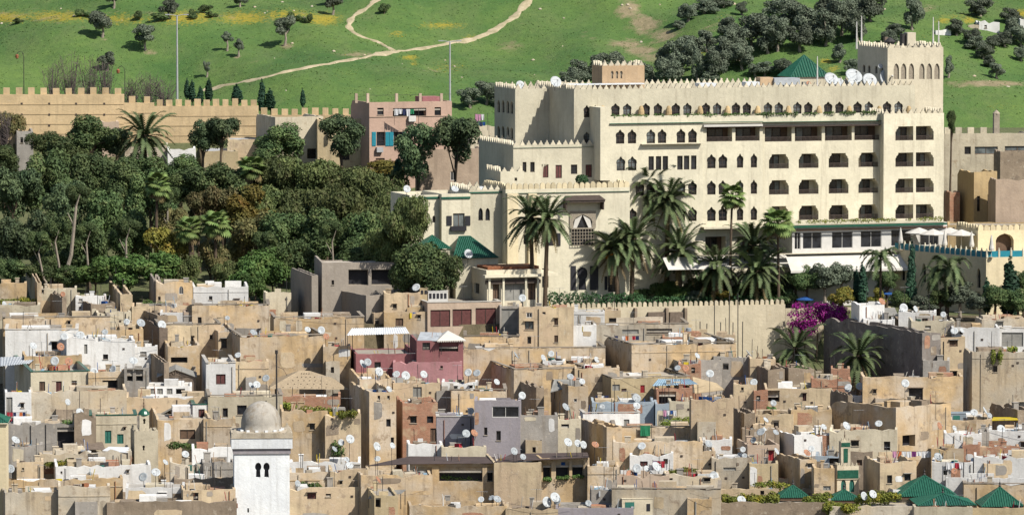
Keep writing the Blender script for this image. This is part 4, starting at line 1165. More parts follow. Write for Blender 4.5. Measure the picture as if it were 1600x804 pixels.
# bay shelf under the flower boxes
x0, z0 = HF.at(1003, 222, -.6); x1, z1 = HF.at(1098, 222, -.6); zb_ = HF.at(1003, 266, -.6)[1]
w2 = row([1111.6, 1129.5], 252, 14, 22, 'win', 'horse', ref=1120) + row([1156.4, 1178], 251, 10.5, 22, 'win', 'horse', ref=1165)
w2 += row([1111.6, 1129.5], 293, 14, 22, 'win', 'horse', ref=1120) + row([1156.4, 1178], 292, 10.5, 22, 'win', 'horse', ref=1165)
w2 += row([1111.6, 1129.5], 334, 14, 22, 'win', 'horse', ref=1120) + row([1156.4, 1178], 333, 10.5, 22, 'win', 'horse', ref=1165)
w2 += [(1118, 384, 32, 30, 'logg', 'rect'), (1165, 384, 26, 30, 'logg', 'rect')]
w2 += [(1124, 210.5, 40, 22, 'logg', 'rect'), (1168, 209.5, 38, 22, 'logg', 'rect')]
block(1099, 1192, 182, .12, 14, 'hotel', w2, par=.9)
bx = [1217, 1263.5, 1310.3, 1356.8]
w3 = row(bx, 251, 31, 23, 'balc', 'balc', ref=1280) + row(bx, 291.5, 31, 23, 'balc', 'balc', ref=1280) + row(bx, 332, 31, 23, 'balc', 'balc', ref=1280)
w3 += row([1216, 1263, 1310, 1356], 208.5, 42, 24, 'logg', 'rect', ref=1280)
block(1192, 1379, 182, .4, 14, 'hotel', w3, par=.9, pyt2=176)
w4 = []
for yc in (208.5, 249.5, 290, 330.5):
    w4 += [(1413, yc, 28, 22.5, 'balc', 'balcl'), (1445, yc - .6, 28, 22.5, 'balc', 'balcr')]
block(1381, 1475, 178, -1.0, 17, 'hotel', w4, mer='h')
# top floor set back behind the terrace
ta = row([917, 930], 174, 10.5, 18, 'win', 'horse', ref=1160) + row([917, 930], 215, 11, 18, 'win', 'horse', ref=920)
tb = row([961.7, 980, 1009, 1028, 1056, 1074, 1103, 1120.5, 1150, 1167, 1200, 1217, 1246, 1263, 1294, 1311.6, 1340, 1357.6, 1386, 1404], 169.5, 13.5, 19, 'win', 'horse', slope=-.008, ref=1180)
w_top, tx0, tx1, tzt = block(897, 1430, 140, 4.1, 15, 'hotel', [(a, 174, b, 19, e, f) for a, c, b, d_, e, f in ta[:2]] + ta[2:] + tb, mer='h', par=.8)
# left wings
block(805, 905, 139, 14.0, 8.5, 'hotel', [], mer='h', sides=[(779, 166, 4.5, 19, 'd', 'arch'), (786, 166, 4.5, 19, 'd', 'arch'), (793.5, 167, 4.5, 19, 'd', 'arch'), (799.5, 168, 4.5, 19, 'd', 'arch'), (779, 206, 4.5, 18, 'd', 'arch'), (786, 206, 4.5, 18, 'd', 'arch'), (793.5, 207, 4.5, 18, 'd', 'arch'), (799.5, 208, 4.5, 18, 'd', 'arch')])
wl = [(819.6, 261, 6, 16, 'd'), (832, 261, 7, 16, 'd'), (852.5, 267, 9, 21, 'rb'), (873, 268, 10, 21, 'rb'), (897, 264.5, 10, 15, 'd'), (920, 267, 10, 20, 'rb'), (848, 258.5, 3, 4, 'd')]
block(802, 936, 227, 2.5, 14, 'hotel', wl, mer='h')
block(782, 819, 268, 1.2, 6, 'hotel', [(806, 280, 4, 5, 'd')], mer='h')
# front wing with the grille bay
wf = [(802, 370, 6, 14, 'd'), (822, 374, 8, 15, 'd'), (862, 374, 11, 20, 'k'), (910, 346, 30, 22, 'd', 'point'), (910, 435, 17, 36, 'n', 'keyhole'), (956, 443, 12, 26, 'k'), (947, 442, 5, 22, 'n'), (852, 434, 10, 30, 'd')]
w_f, fx0, fx1, fzt = block(790, 984, 296, -4.0, 9, 'hotel', wf, mer='y', mpitch=.72)
wg = [(717, 344, 18, 24, 'g'), (751, 334.5, 7, 20, 'd', 'arch'), (762, 334.5, 7, 20, 'd', 'arch'), (678, 342, 5, 11, 'd', 'arch'), (792, 307, 0.1, .1, 'd')]
block(733, 792, 297, -2.6, 8, 'hotel', [(751, 334.5, 7, 20, 'd', 'arch'), (762, 334.5, 7, 20, 'd', 'arch')], mer='h')
block(690, 735, 303, -3.0, 8, 'hotel', [(717, 346, 18, 26, 'g'), ], par=.4)
block(640, 692, 305, -2.0, 8, 'hotel', [(678, 342, 5, 11, 'd', 'arch')], par=.4)
def hbox(px0, py0, px1, py1, y0, y1, name, mat, parent=hotel):
    """a box on the hotel front: photo rectangle read on plane y0 (front), running back to y1"""
    a = HF.at(px0, py1, y0); b = HF.at(px1, py0, y0)
    m = MB(); m.box(min(a[0], b[0]), max(a[0], b[0]), y0, y1, min(a[1], b[1]), max(a[1], b[1]))
    return m.build(name, mat, parent)
# shutters
for (a, b, c, d_) in ((698, 337, 706, 352), (727, 337, 735, 352)): hbox(a, b, c, d_, -3.09, -3.02, 'shutter', 'paint_dark')
for (a, b, c, d_) in ((870, 364, 876, 384), (892, 415, 900, 453), (922, 415, 935, 453)): hbox(a, b, c, d_, -4.09, -4.02, 'shutter', 'paint_dark')
hbox(705, 353, 729, 361, -3.35, -3.02, 'window_guard', 'paint_dark')
# green cornice lines
for (a, b, c, d_, y0) in ((790, 299, 984, 302, -4.14), (690, 307, 735, 311, -3.12), (640, 307, 692, 311, -2.12), (733, 299, 790, 302, -2.72), (802, 229, 936, 231.5, 2.4)):
    hbox(a, b, c, d_, y0, y0 + .12, 'tile_cornice', 'tile_green')
# buttress strips on the front wing
for (a, c) in ((793, 810), (826, 839)): hbox(a, 302, c, 460, -4.5, -4.003, 'buttress', 'hotel_yellow')
# grille bay: eave roof, brackets, lattice frame, grille
e = MB()
a = HF.at(884, 315, -5.2); b = HF.at(945, 311, -5.2)
ex0, ex1 = a[0], b[0]; ez = b[1]
e.v = []; e.f = []
e.prismz([(ex0, -5.3), (ex1, -5.3), (ex1, -4.02), (ex0, -4.02)], ez - .35, ez - .1)
e.quad((ex0 - .1, -5.4, ez - .09), (ex1 + .1, -5.4, ez - .09), (ex1 - .3, -4.02, ez + .45), (ex0 + .3, -4.02, ez + .45))
e.quad((ex0 - .1, -5.4, ez - .09), (ex0 + .3, -4.02, ez + .45), (ex0 + .3, -4.02, ez - .09), (ex0 - .1, -4.1, ez - .09))
e.quad((ex1 + .1, -5.4, ez - .09), (ex1 - .3, -4.02, ez + .45), (ex1 - .3, -4.02, ez - .09), (ex1 + .1, -4.1, ez - .09))
eave = e.build('eave', 'wood', hotel)
for q in (ex0 + .12, ex1 - .12):
    m = MB(); m.v = []; m.prismz([(q - .08, -5.1), (q + .08, -5.1), (q + .08, -4.02), (q - .08, -4.02)], ez - 1.3, ez - .36); m.build('bracket', 'wood', eave)
# carved surround with the pointed opening
a = HF.at(890, 357, -4.12); b = HF.at(931, 329, -4.12)
m = MB(); lp = loop_of('point', (a[0] + b[0]) / 2, a[1] + (b[1] - a[1]) * .42, (b[0] - a[0]) * .72, (b[1] - a[1]) * .78)
m.holed([(a[0], a[1]), (b[0], a[1]), (b[0], b[1]), (a[0], b[1])], [lp], -4.15); m.reveal(lp, -4.15, -4.0)
sur = m.build('carved_surround', 'lattice', hotel)
m = MB()
for s in (-1, 1):
    c = (lp[0][0] + lp[1][0]) / 2; hw = (lp[1][0] - lp[0][0]) / 2; z0_ = lp[0][1]; z1_ = max(p[1] for p in lp)
    m.quad((c + s * hw, -4.05, z0_), (c + s * hw * .62, -4.09, z0_), (c + s * .04, -4.06, z1_ - .1), (c + s * hw * .8, -4.05, z0_ + (z1_ - z0_) * .62))
m.build('curtain', 'canvas', hotel)
a = HF.at(893, 383, -4.3); b = HF.at(928, 357, -4.3)
g = MB()
for i in range(9):
    q = a[0] + (b[0] - a[0]) * i / 8; g.box(q - .03, q + .03, -4.32, -4.26, a[1], b[1])
for i in range(6):
    q = a[1] + (b[1] - a[1]) * i / 5; g.box(a[0], b[0], -4.335, -4.27, q - .03, q + .03)
g.box(a[0] - .05, b[0] + .05, -4.30, -4.0, b[1], b[1] + .08)
gr = g.build('window_grille', 'lattice', hotel)
m = MB(); m.box(a[0], b[0], -4.08, -4.02, a[1], b[1]); m.build('grille_back', 'pane', gr)
# stair ramp and terrace bush pots on the lower roof
hbox(938, 168, 953, 282, -.02, 4.3, 'pier', 'hotel')
# terrace parapet with planters in front of the top floor, yellow urn niches between arches
for px in (1000, 1043, 1092, 1135, 1182, 1230, 1278, 1325, 1372, 1418, 940):
    a = HF.at(px - 4, 180, 4.0); b = HF.at(px + 4, 166, 4.0)
    m = MB(); m.lathe([(.42, 0), (.40, .5), (.30, .9), (.18, 1.15), (.05, 1.2)], 10, ((a[0] + b[0]) / 2, 3.55, a[1])); m.build('terrace_niche', 'amber', hotel)
hbox(953, 190.5, 1192, 193, -.22, -.005, 'tile_cornice', 'tile_green'); hbox(1192, 188, 1379, 191.5, -.2, .39, 'tile_cornice', 'tile_green')
# loggia canopy boards
hbox(1100, 194, 1192, 198.5, -.5, .1, 'canopy_board', 'canvas')
hbox(1103, 196, 1376, 198, -.3, .39, 'loggia_lintel', 'wood')
# projecting window bay between the two arch pairs
for (a, b, c, d_) in ((1003, 223.5, 1098, 226),): hbox(a, b, c, d_, -.55, -.004, 'bay_shelf', 'hotel')
for px in (1012, 1026, 1040, 1062, 1074, 1086):
    pass
# ground floor restaurant with slab roof, tiled frieze, glazed openings and awning
rx0, rx1 = hx(1238, 350, -6), hx(1481, 346, -6)
wr = [(1269, 375.5, 30, 27, 'w'), (1316, 374.5, 33, 27, 'w'), (1361, 373, 33, 27, 'w'), (1246, 376, 10, 27, 'w'), (1408, 371, 32, 27, 'w'), (1452, 370, 30, 27, 'w')]
block(1238, 1480, 352.5, -6.0, 6.2, 'paint_white', wr, par=.1)
hbox(1233, 347, 1481, 352, -6.9, .2, 'roof_slab', 'hotel')
hbox(1235, 354, 1480, 360.5, -6.3, -6.004, 'wood_frieze', 'rust')
hbox(1235, 350.8, 1480, 353, -7.0, -6.91, 'tile_cornice', 'tile_green')
hbox(1100, 391, 1480, 400, -7.2, -6.006, 'ledge', 'hotel_top')
hbox(1100, 352, 1238, 358, -1.2, .1, 'ledge', 'hotel')
# awning
a = HF.at(1228, 401, -7.25); b = HF.at(1418, 397, -7.25); c = HF.at(1228, 423, -9.0); d_ = HF.at(1418, 418, -9.0)
m = MB()
n = 14
for i in range(n):
    t0, t1 = i / n, (i + 1) / n
    x_a, x_b = a[0] + (b[0] - a[0]) * t0, a[0] + (b[0] - a[0]) * t1
    sag = .05
    m.quad((x_a, -7.25, a[1]), (x_b, -7.25, a[1]), (x_b, -9.0, c[1]), (x_a, -9.0, c[1]))
    m.quad((x_a, -9.0, c[1]), (x_b, -9.0, c[1]), (x_b, -9.02, c[1] - .28), (x_a, -9.02, c[1] - .28 - (.05 if i % 2 else 0)))
m.build('awning', 'canvas', hotel)
x_l = HF.at(1050, 418, -5)[0]
a = HF.at(1035, 402, -5.0); b = HF.at(1228, 402, -5.0)
m = MB(); m.quad((a[0], -5.0, a[1]), (b[0], -5.0, a[1]), (b[0], -7.2, a[1] - 1.4), (a[0], -7.2, a[1] - 1.4)); m.build('awning', 'canvas', hotel)
# roof structures: small pink tower, right tower, green pyramid
def tower(px0, pxm, px1, pyt, pyb, y, mat, wins, mer=True, sides=()):
    xa = hx(pxm, pyt, y); xb = hx(px1, pyt, y)
    dy = HF.side(px0, pyt, xa)[0] - y
    return block(pxm, px1, pyt, y, max(1.5, dy), mat, wins, mer='h' if mer else None, zb=hz(pxm, pyb, y) - 1.5, sides=sides, par=.5)
tower(925, 941, 1007, 103, 136, 9.0, 'tower_pink', [(956.6, 117, 4.5, 12, 's', 'keyhole'), (964, 117, 4.5, 12, 's', 'keyhole'), (970.7, 117, 4.5, 12, 's', 'keyhole')])
tower(1340, 1387, 1474, 75, 230, 4.7, 'hotel_top', [(x, 111.5, 8.5, 25, 's', 'arch') for x in (1400.5, 1412, 1424, 1440.5, 1452, 1464)], sides=[(1350, 107, 4, 12, 'd', 'arch'), (1358, 108, 4, 12, 'd', 'arch'), (1369, 109, 4, 12, 'd', 'arch'), (1378, 110, 4, 12, 'd', 'arch')])
def pyramid(parent, cx, cy, z0, hw, hd, hgt, mat='tile_green', ribs=15, fin=True):
    """tiled pyramid: four sloped faces, each of raised barrel-tile ribs, with hip ridges"""
    m = MB(); top = Vector((cx, cy, z0 + hgt))
    cor = [Vector((cx - hw, cy - hd, z0)), Vector((cx + hw, cy - hd, z0)), Vector((cx + hw, cy + hd, z0)), Vector((cx - hw, cy + hd, z0))]
    for i in range(4): m.tri(tuple(cor[i]), tuple(cor[(i + 1) % 4]), tuple(top))
    m.quad(*[tuple(c) for c in cor[::-1]])
    base = m.build('tiled_roof', mat, parent)
    rb = MB()
    for i in range(4):
        a, b = cor[i], cor[(i + 1) % 4]
        nrm = (b - a).cross(top - a).normalized()
        for k in range(1, ribs):
            t = k / ribs
            p = a + (b - a) * t
            s = 1 - abs(2 * t - 1)
            q = p + (top - (a + b) / 2) * s
            if s > .04: rb.tube([tuple(p + nrm * .03), tuple(q + nrm * .03)], max(.05, (b - a).length / ribs * .24), 5)
        rb.tube([tuple(a), tuple(top)], .09, 6)
    rb.build('tile_rib', mat, base)
    if fin:
        f = MB(); f.lathe([(.06, 0), (.16, .15), (.05, .32), (.11, .45), (.03, .6), (.015, .95)], 8, (cx, cy, z0 + hgt - .05)); f.build('finial', 'iron', base)
    return base
a = HF.at(1236, 121, 16.0); b = HF.at(1298, 121, 16.0); t = HF.at(1265, 88, 16.0)
cxp = (a[0] + b[0]) / 2
pyramid(hotel, cxp, 18.5, a[1], (b[0] - a[0]) / 2, 2.4, (t[1] - a[1]) * 1.02, fin=False)
m = MB(); m.box(cxp - (b[0] - a[0]) / 2 + .2, cxp + (b[0] - a[0]) / 2 - .2, 16.3, 20.7, a[1] - 3, a[1] - .01); m.build('roof_pavilion', 'hotel_top', hotel)
# masts and boxes on the tower, plant on the roof
for (px, y1_, y2_, yy) in ((1338.5, 70, 34, 15.5), (1346, 70, 25, 14.5), (1458, 70, 27, 8), (1466.5, 70, 33, 9), (1277, 132, 88, 10.0)):
    a = HF.at(px, y1_, yy); b = HF.at(px, y2_, yy)
    m = MB(); m.tube([(a[0], yy, a[1] - .6), (a[0], yy, b[1])], [.13, .05], 6); m.build('mast', 'paint_white', hotel)
hbox(1418, 51, 1431, 72, 9.0, 10.4, 'roof_tank', 'hotel_top')
hbox(1410, 53, 1418, 72, 9.4, 10.4, 'roof_box', 'iron')
a = HF.at(1393, 66, 9.0); m = MB(); m.lathe([(.55, -.3), (.60, 0), (.75, .05), (.25, .5), (.04, .62)], 12, (a[0], 9.5, a[1])); m.build('vent_cowl', 'iron', hotel)
hbox(1383, 58, 1388, 72, 10.2, 10.8, 'roof_box', 'timber')
hbox(1210, 122, 1250, 133, 7.0, 9.2, 'roof_plant', 'tin'); hbox(1188, 121, 1208, 134, 7.4, 9.0, 'roof_hut', 'tower_pink')
hbox(1165, 128, 1187, 135, 7.2, 8.6, 'roof_plant', 'tin_white'); hbox(1092, 130, 1120, 136, 7, 8.5, 'roof_plant', 'tin_white'); hbox(1255, 128, 1262, 134, 6.6, 7.2, 'roof_plant', 'tin_grey')
hbox(885, 130, 1007, 133.5, 7.5, 8.9, 'roof_walkway', 'tin_white')
# lower annexes: hipped green roof, small green pavilion, garden pavilion with a porch
def annex(px0, px1, pyt, y, depth, mat, wins=()): return block(px0, px1, pyt, y, depth, mat, wins, par=.05)
annex(712, 778, 404, -8.0, 5.0, 'hotel', [])
a = HF.at(708, 404, -8.3); b = HF.at(779, 404, -8.3); t = HF.at(742, 370, -8.3)
hh = (t[1] - a[1]) * .96; xm_ = (a[0] + b[0]) / 2; hwid = (b[0] - a[0]) / 2
m = MB(); ya, yb_ = -8.3, -2.9; ym = (ya + yb_) / 2; rx = hwid * .22
A0, A1, A2, A3 = (xm_ - hwid, ya, a[1]), (xm_ + hwid, ya, a[1]), (xm_ + hwid, yb_, a[1]), (xm_ - hwid, yb_, a[1]); T0, T1 = (xm_ - rx * 2.0, ym, a[1] + hh), (xm_ + rx * .2, ym, a[1] + hh)
m.quad(A0, A1, T1, T0); m.tri(A1, A2, T1); m.quad(A2, A3, T0, T1); m.tri(A3, A0, T0); m.quad(A3, A2, A1, A0)
hip = m.build('hipped_roof', 'tile_green', hotel)
rb = MB()
for k in range(0, 25):
    t_ = k / 24
    p = Vector(A0).lerp(Vector(A1), t_)
    xx = p.x
    if xx < T0[0]: s = (xx - A0[0]) / (T0[0] - A0[0])
    elif xx > T1[0]: s = (A1[0] - xx) / (A1[0] - T1[0])
    else: s = 1
    if s > .03: rb.tube([(xx, ya - .03, a[1] + .05), (xx, ya + (ym - ya) * s - .03, a[1] + hh * s + .05)], .06, 5)
for q in ((A0, T0), (A1, T1), (T0, T1)): rb.tube([q[0], q[1]], .10, 6)
rb.build('tile_rib', 'tile_green', hip)
annex(664, 703, 392, -7.0, 4.0, 'hotel_top', [(684, 398, 22, 10, 'n')])
a = HF.at(662, 389, -7.2); b = HF.at(705, 389, -7.2); t = HF.at(683, 370, -7.2)
pyramid(hotel, (a[0] + b[0]) / 2, -5.0, a[1], (b[0] - a[0]) / 2, 2.2, (t[1] - a[1]) * 1.05, fin=False)
# garden pavilion
x_c = hx(760, 420, -14.0)
gw = [(775, 452, 10, 30, 'b'), (803, 452, 38, 36, 'u'), (831, 451, 12, 34, 'b')]
tower(721, 760, 845, 422, 480, -14.0, 'hotel_top', gw, mer=False, sides=[(734, 448, 8, 14, 'd'), (745, 450, 8, 14, 'd')])
hbox(758, 428, 846, 434, -15.0, -14.003, 'porch_roof', 'hotel'); hbox(760, 436, 845, 444, -14.5, -14.004, 'porch_beam', 'wood')
hbox(760, 425.5, 846, 427.5, -15.1, -15.0, 'tile_cornice', 'tile_green'); hbox(762, 415, 842, 424, -13.2, -9, 'awning', 'rust')
for px in (765, 787, 822, 841): hbox(px - 1.5, 434, px + 1.5, 478, -14.6, -14.4, 'column', 'hotel')
hbox(846, 426, 872, 431, -10, -4.02, 'porch_roof', 'hotel')
# pool terrace on the right with tiled balustrade: its flank runs towards the camera
tc = P(1541, 402, 686.0)
y_back = -6.2
q = tc - HO; tx, ty, tz = q.dot(HF.u), q.dot(HF.w), q.z
bx_ = HF.at(1397, 378, y_back)[0]
FA = Vector((tx, ty, 0)); FB = Vector((bx_, y_back, 0)); fl = (FA - FB).length; fdir = (FA - FB).normalized(); fn = Vector((fdir.y, -fdir.x, 0))
if fn.x > 0: fn = -fn
m = MB(); sh = [loop_of('arch', t * fl, -2.6, .8, 2.4) for t in (.10, .33, .60, .92)]
s = MB(); s.holed([(0, tz * 0 - 9), (fl, -9), (fl, 0), (0, 0)], sh, 0)
def fpt(u, z, o=0.0): p = FB + fdir * u - fn * o; return (p.x, p.y, tz + z)
m.v = [fpt(p[0], p[2]) for p in s.v]; m.f = list(s.f)
for lp in sh:
    for i in range(len(lp)):
        (au, az), (bu, bz) = lp[i], lp[(i + 1) % len(lp)]; m.quad(fpt(au, az), fpt(bu, bz), fpt(bu, bz, .4), fpt(au, az, .4))
m.quad((tx, ty, tz - 9), (tx + 16, ty, tz - 9), (tx + 16, ty, tz), (tx, ty, tz)); m.quad((tx, ty, tz), (tx + 16, ty, tz), (tx + 16, y_back, tz), (bx_, y_back, tz))
terr = m.build('terrace_wall', 'hotel_yellow', hotel)
for lp in sh:
    q_ = MB(); q_.holed(lp, [], 0); f = MB(); f.v = [fpt(p[0], p[2], .3) for p in q_.v]; f.f = list(q_.f); f.build('pane', 'pane', hotel)
PAN = MB(); PAN.box(-.05, .05, -.5, .5, 0, .75)
pan_me = PAN.mesh('balustrade_panel', 'paint_teal')
PO = MB(); PO.box(-.11, .11, -.12, .12, 0, .85); PO.lathe([(.12, 0), (.08, .1), (.10, .18), (.02, .28)], 8, (0, 0, .85)); po_me = PO.mesh('balustrade_post', 'hotel')
n = 18; fang = math.atan2(fdir.y, fdir.x) - math.pi / 2
for i in range(n):
    link('balustrade_panel', pan_me, terr, fpt(fl * (i + .5) / n, 0, .12), (0, 0, fang), (1, fl / n * .8, 1))
    link('balustrade_post', po_me, terr, fpt(fl * (i + 1) / n - .02, 0, .12))
for i in range(8):
    link('balustrade_panel', pan_me, terr, (tx + .9 + i * 1.6, ty + .12, tz), (0, 0, math.pi / 2), (1, 1.3, 1)); link('balustrade_post', po_me, terr, (tx + .12 + i * 1.6, ty + .12, tz))
# yellow merloned lodge standing on the terrace
lx = HF.side(1512, 380, tx + 3)[0]
lp0 = P(1528, 360, 696); q = lp0 - HO
lx, ly, lz = q.dot(HF.u), q.dot(HF.w), q.z
xr = lx + 9.5
m = MB(); aw = [loop_of('arch', lx + 3.6, tz + 1.1, 2.4, 2.2), loop_of('arch', lx + 7.4, tz + 1.0, 1.3, 2.0)]
m.holed([(lx, tz), (xr, tz), (xr, lz), (lx, lz)], aw, ly)
for lp in aw: m.reveal(lp, ly, ly + .9)
m.quad((lx, ly, tz), (lx, ly + 7, tz), (lx, ly + 7, lz), (lx, ly, lz)); m.quad((xr, ly, tz), (xr, ly + 7, tz), (xr, ly + 7, lz), (xr, ly, lz)); m.quad((lx, ly, lz - .05), (xr, ly, lz - .05), (xr, ly + 7, lz - .05), (lx, ly + 7, lz - .05))
lodge = m.build('lodge_wall', 'hotel_yellow', hotel)
for lp in aw: q_ = MB(); q_.holed(lp, [], ly + .88); q_.build('lodge_door', 'woodbrown', lodge)
merlons(lodge, MER_Y, (lx, ly + .12), (xr, ly + .12), lz - .05, .78); merlons(lodge, MER_Y, (lx + .12, ly + .4), (lx + .12, ly + 7), lz - .05, .78)
# ---- parasols on the terrace
def parasol(px, py_base, y_l, openp, label, s=1.0):
    a = HF.at(px, py_base, y_l)
    wp = HF.world(a[0], y_l, tz)
    o = empty('parasol', wp, 0, label, 'parasol', 'parasols on the pool terrace')
    m = MB(); m.tube([(0, 0, 0), (0, 0, 2.7 * s)], .03, 6); m.build('pole', 'paint_white', o)
    m = MB(); m.lathe([(.3, 0), (.3, .06), (.05, .1)], 10); m.build('base', 'stone', o)
    if openp:
        m = MB(); m.lathe([(1.75 * s, 2.0 * s), (1.78 * s, 2.08 * s), (.9 * s, 2.42 * s), (.06, 2.72 * s)], 8); m.build('canopy', 'canvas', o)
    else:
        m = MB(); m.lathe([(.30, .85 * s), (.34, 1.1 * s), (.24, 1.6 * s), (.16, 2.2 * s), (.05, 2.75 * s)], 9); m.build('folded_canopy', 'canvas', o)
for px, yl, op, lb in ((1407, -8, False, 'folded white parasol nearest the glazed restaurant'), (1436, -8, True, 'open white parasol nearest the restaurant'), (1458, -11, True, 'open white parasol second from the restaurant'),
                       (1476, -14, False, 'folded white parasol between the open ones'), (1484, -9, True, 'open white parasol third from the restaurant'), (1502, -13, True, 'open white parasol beside the yellow lodge'),
                       (1518, -17, False, 'folded white parasol in front of the yellow lodge'), (1549, -24, False, 'folded white parasol at the terrace corner')):
    parasol(px, 400, yl, op, lb)
# ---------------------------------------------------------------- garden wall with rounded merlons
gw0 = P(868, 477, 684.0); gyaw = R(13.2)
gz = zg(gw0.x, 670) - .5
gwl = empty('garden_wall', (gw0.x, gw0.y, gz), gyaw, 'long pale garden wall with rounded merlons below the palms', 'wall')
GF = Frame((gw0.x, gw0.y, gz), gyaw)
gx1, gzt = GF.at(1227, 475, 0)
m = MB(); m.box(0, gx1, 0, .7, 0, gzt); 
gwall = m.build('wall', 'gardenwall', gwl)
me = merlon_mesh('merlon', .44, .62, .34, 'gardenwall', 'round')
merlons(gwall, me, (0, .3), (gx1, .3), gzt, .635)
for px in (994, 1043, 1072):
    a = GF.at(px - 2, 506, -.6); b = GF.at(px + 2, 481, -.6); m = MB(); m.box(a[0], b[0], -.6, -.01, a[1] - 2, b[1]); m.build('pillar', 'mud', gwl)
for (pa, pb) in ((1013, 1043), (1047, 1072)):
    a = GF.at(pa, 506, -.4); b = GF.at(pb, 487, -.4); m = MB(); m.box(a[0], b[0], -.38, -.02, a[1] - 2, b[1]); m.build('infill_panel', 'timber', gwl)

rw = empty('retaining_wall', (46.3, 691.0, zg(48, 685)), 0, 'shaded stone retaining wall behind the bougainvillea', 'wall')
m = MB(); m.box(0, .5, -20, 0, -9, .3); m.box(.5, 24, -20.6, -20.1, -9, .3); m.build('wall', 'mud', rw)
m = MB(); a = GF.at(1227.5, 482, 0); m.box(a[0], a[0] + 13.5, .05, .6, 0, a[1]); m.build('wall_end', 'gardenwall', gwl)
# ---------------------------------------------------------------- trees: prototypes (unit meshes reused), each tree = Empty > trunk, crown
prnd = random.Random(21)
def leaf_cloud(lobes, n, size, mat, name='crown', flat=0.0, shell=.55, droop=0.0, aspect=1.0):
    """many small leaf sprays spread through a set of ellipsoid lobes (cx,cy,cz,rx,ry,rz)"""
    m = MB()
    vol = [l[3] * l[4] * l[5] for l in lobes]; tot = sum(v ** .67 for v in vol)
    for l, v in zip(lobes, vol):
        k = int(n * v ** .67 / tot)
        for _ in range(k):
            d = Vector((prnd.gauss(0, 1), prnd.gauss(0, 1), prnd.gauss(0, 1))).normalized()
            r = shell + (1.04 - shell) * prnd.random() ** .5
            if d.z < -.3 and prnd.random() < .55: continue
            bump = 1 + .22 * noise.noise(Vector((d.x * 2.3 + l[0], d.y * 2.3 + l[1], d.z * 2.3 + l[2])))
            p = Vector((l[0] + d.x * l[3] * r * bump, l[1] + d.y * l[4] * r * bump, l[2] + d.z * l[5] * r * bump))
            nrm = (d + Vector((prnd.gauss(0, .5), prnd.gauss(0, .5), prnd.gauss(0, .5) + .25))).normalized()
            a = nrm.orthogonal().normalized(); b = nrm.cross(a)
            w = prnd.uniform(0, 6.28); a, b = a * math.cos(w) + b * math.sin(w), b * math.cos(w) - a * math.sin(w)
            s = size * prnd.uniform(.6, 1.35)
            a = a * s; b = b * s * aspect
            if droop: a = a + Vector((0, 0, -droop * s * prnd.random()))
            # a bent, ragged spray: two triangles folded along the middle
            c = p + nrm * (s * .18)
            n0 = len(m.v)
            m.v += [tuple(p - a), tuple(c - b * .55), tuple(p + a * prnd.uniform(.8, 1.2)), tuple(c + b * .55 * prnd.uniform(.6, 1.4))]
            m.f += [(n0, n0 + 1, n0 + 2), (n0, n0 + 2, n0 + 3)]
    return m.mesh(name, mat)
def trunk_mesh(h, r, lobes, mat, lean=(0, 0), name='trunk'):
    m = MB()
    top = Vector((lean[0], lean[1], h))
    pts = [Vector((0, 0, -1.5)), Vector((0, 0, 0)), Vector((lean[0] * .3 + prnd.uniform(-.2, .2), lean[1] * .3, h * .4)), top]
    m.tube([tuple(p) for p in pts], [r * 1.25, r, r * .75, r * .5], 7)
    for l in lobes:
        c = Vector((l[0], l[1], l[2]))
        mid = top.lerp(c, .5) + Vector((prnd.uniform(-.3, .3), prnd.uniform(-.3, .3), -.2))
        s = pts[2].lerp(top, prnd.uniform(.4, 1))
        m.tube([tuple(s), tuple(mid), tuple(c)], [r * .45, r * .28, r * .1], 5)
    return m.mesh(name, mat)
def blob(n, rx, rz, z, lob, seed, sq=1.0):
    rr = random.Random(seed); out = []
    for i in range(n):
        a = rr.uniform(0, 6.28); q = rr.uniform(.15, .72)
        out.append((math.cos(a) * rx * q, math.sin(a) * rx * q, z + rr.uniform(-.55, .6) * rz, rx * lob * rr.uniform(.75, 1.2), rx * lob * rr.uniform(.75, 1.2), rz * lob * sq * rr.uniform(.75, 1.15)))
    return out
PROTO = {}
def proto(key, rx, rz, tr_h, tr_r, nl, lob, n, size, leaf, bark, seed, **kw):
    """crown centred at height 0 of its own mesh, radius rx x rz; trunk mesh 1 high unit built per species"""
    lobes = blob(nl, rx, rz, 0, lob, seed)
    n = int(n * 1.7); size *= .78
    PROTO[key] = (leaf_cloud(lobes, n, size, leaf, **kw), lobes, rx, rz, tr_r, bark)
for i in range(3): proto('pine%d' % i, 4.0, 3.6, 6, .28, 16, .36, 5600, .28, 'leaf_pine', 'bark', 100 + i)
for i in range(3): proto('dark%d' % i, 4.0, 4.2, 6, .30, 15, .40, 6000, .29, 'leaf_dark', 'bark', 120 + i)
for i in range(3): proto('pepper%d' % i, 5.0, 3.6, 6, .35, 16, .40, 7600, .30, 'leaf_pepper', 'bark', 140 + i, droop=.9)
for i in range(2): proto('rusty%d' % i, 3.4, 3.2, 5, .22, 10, .45, 4200, .27, 'leaf_rusty', 'bark', 160 + i, droop=.6)
for i in range(2): proto('yellow%d' % i, 2.6, 2.4, 4, .16, 9, .46, 3000, .24, 'leaf_yellow', 'bark', 170 + i)
for i in range(3): proto('bright%d' % i, 2.2, 1.9, 2, .14, 10, .46, 3200, .22, 'leaf_bright', 'bark', 180 + i)
for i in range(4): proto('olive%d' % i, 2.0, 1.5, 2, .24, 12, .36, 2600, .19, 'leaf_olive', 'bark_pale', 200 + i)
for i in range(4): proto('grove%d' % i, 2.8, 2.6, 3, .28, 15, .36, 3600, .24, 'leaf_olive', 'bark_pale', 220 + i)
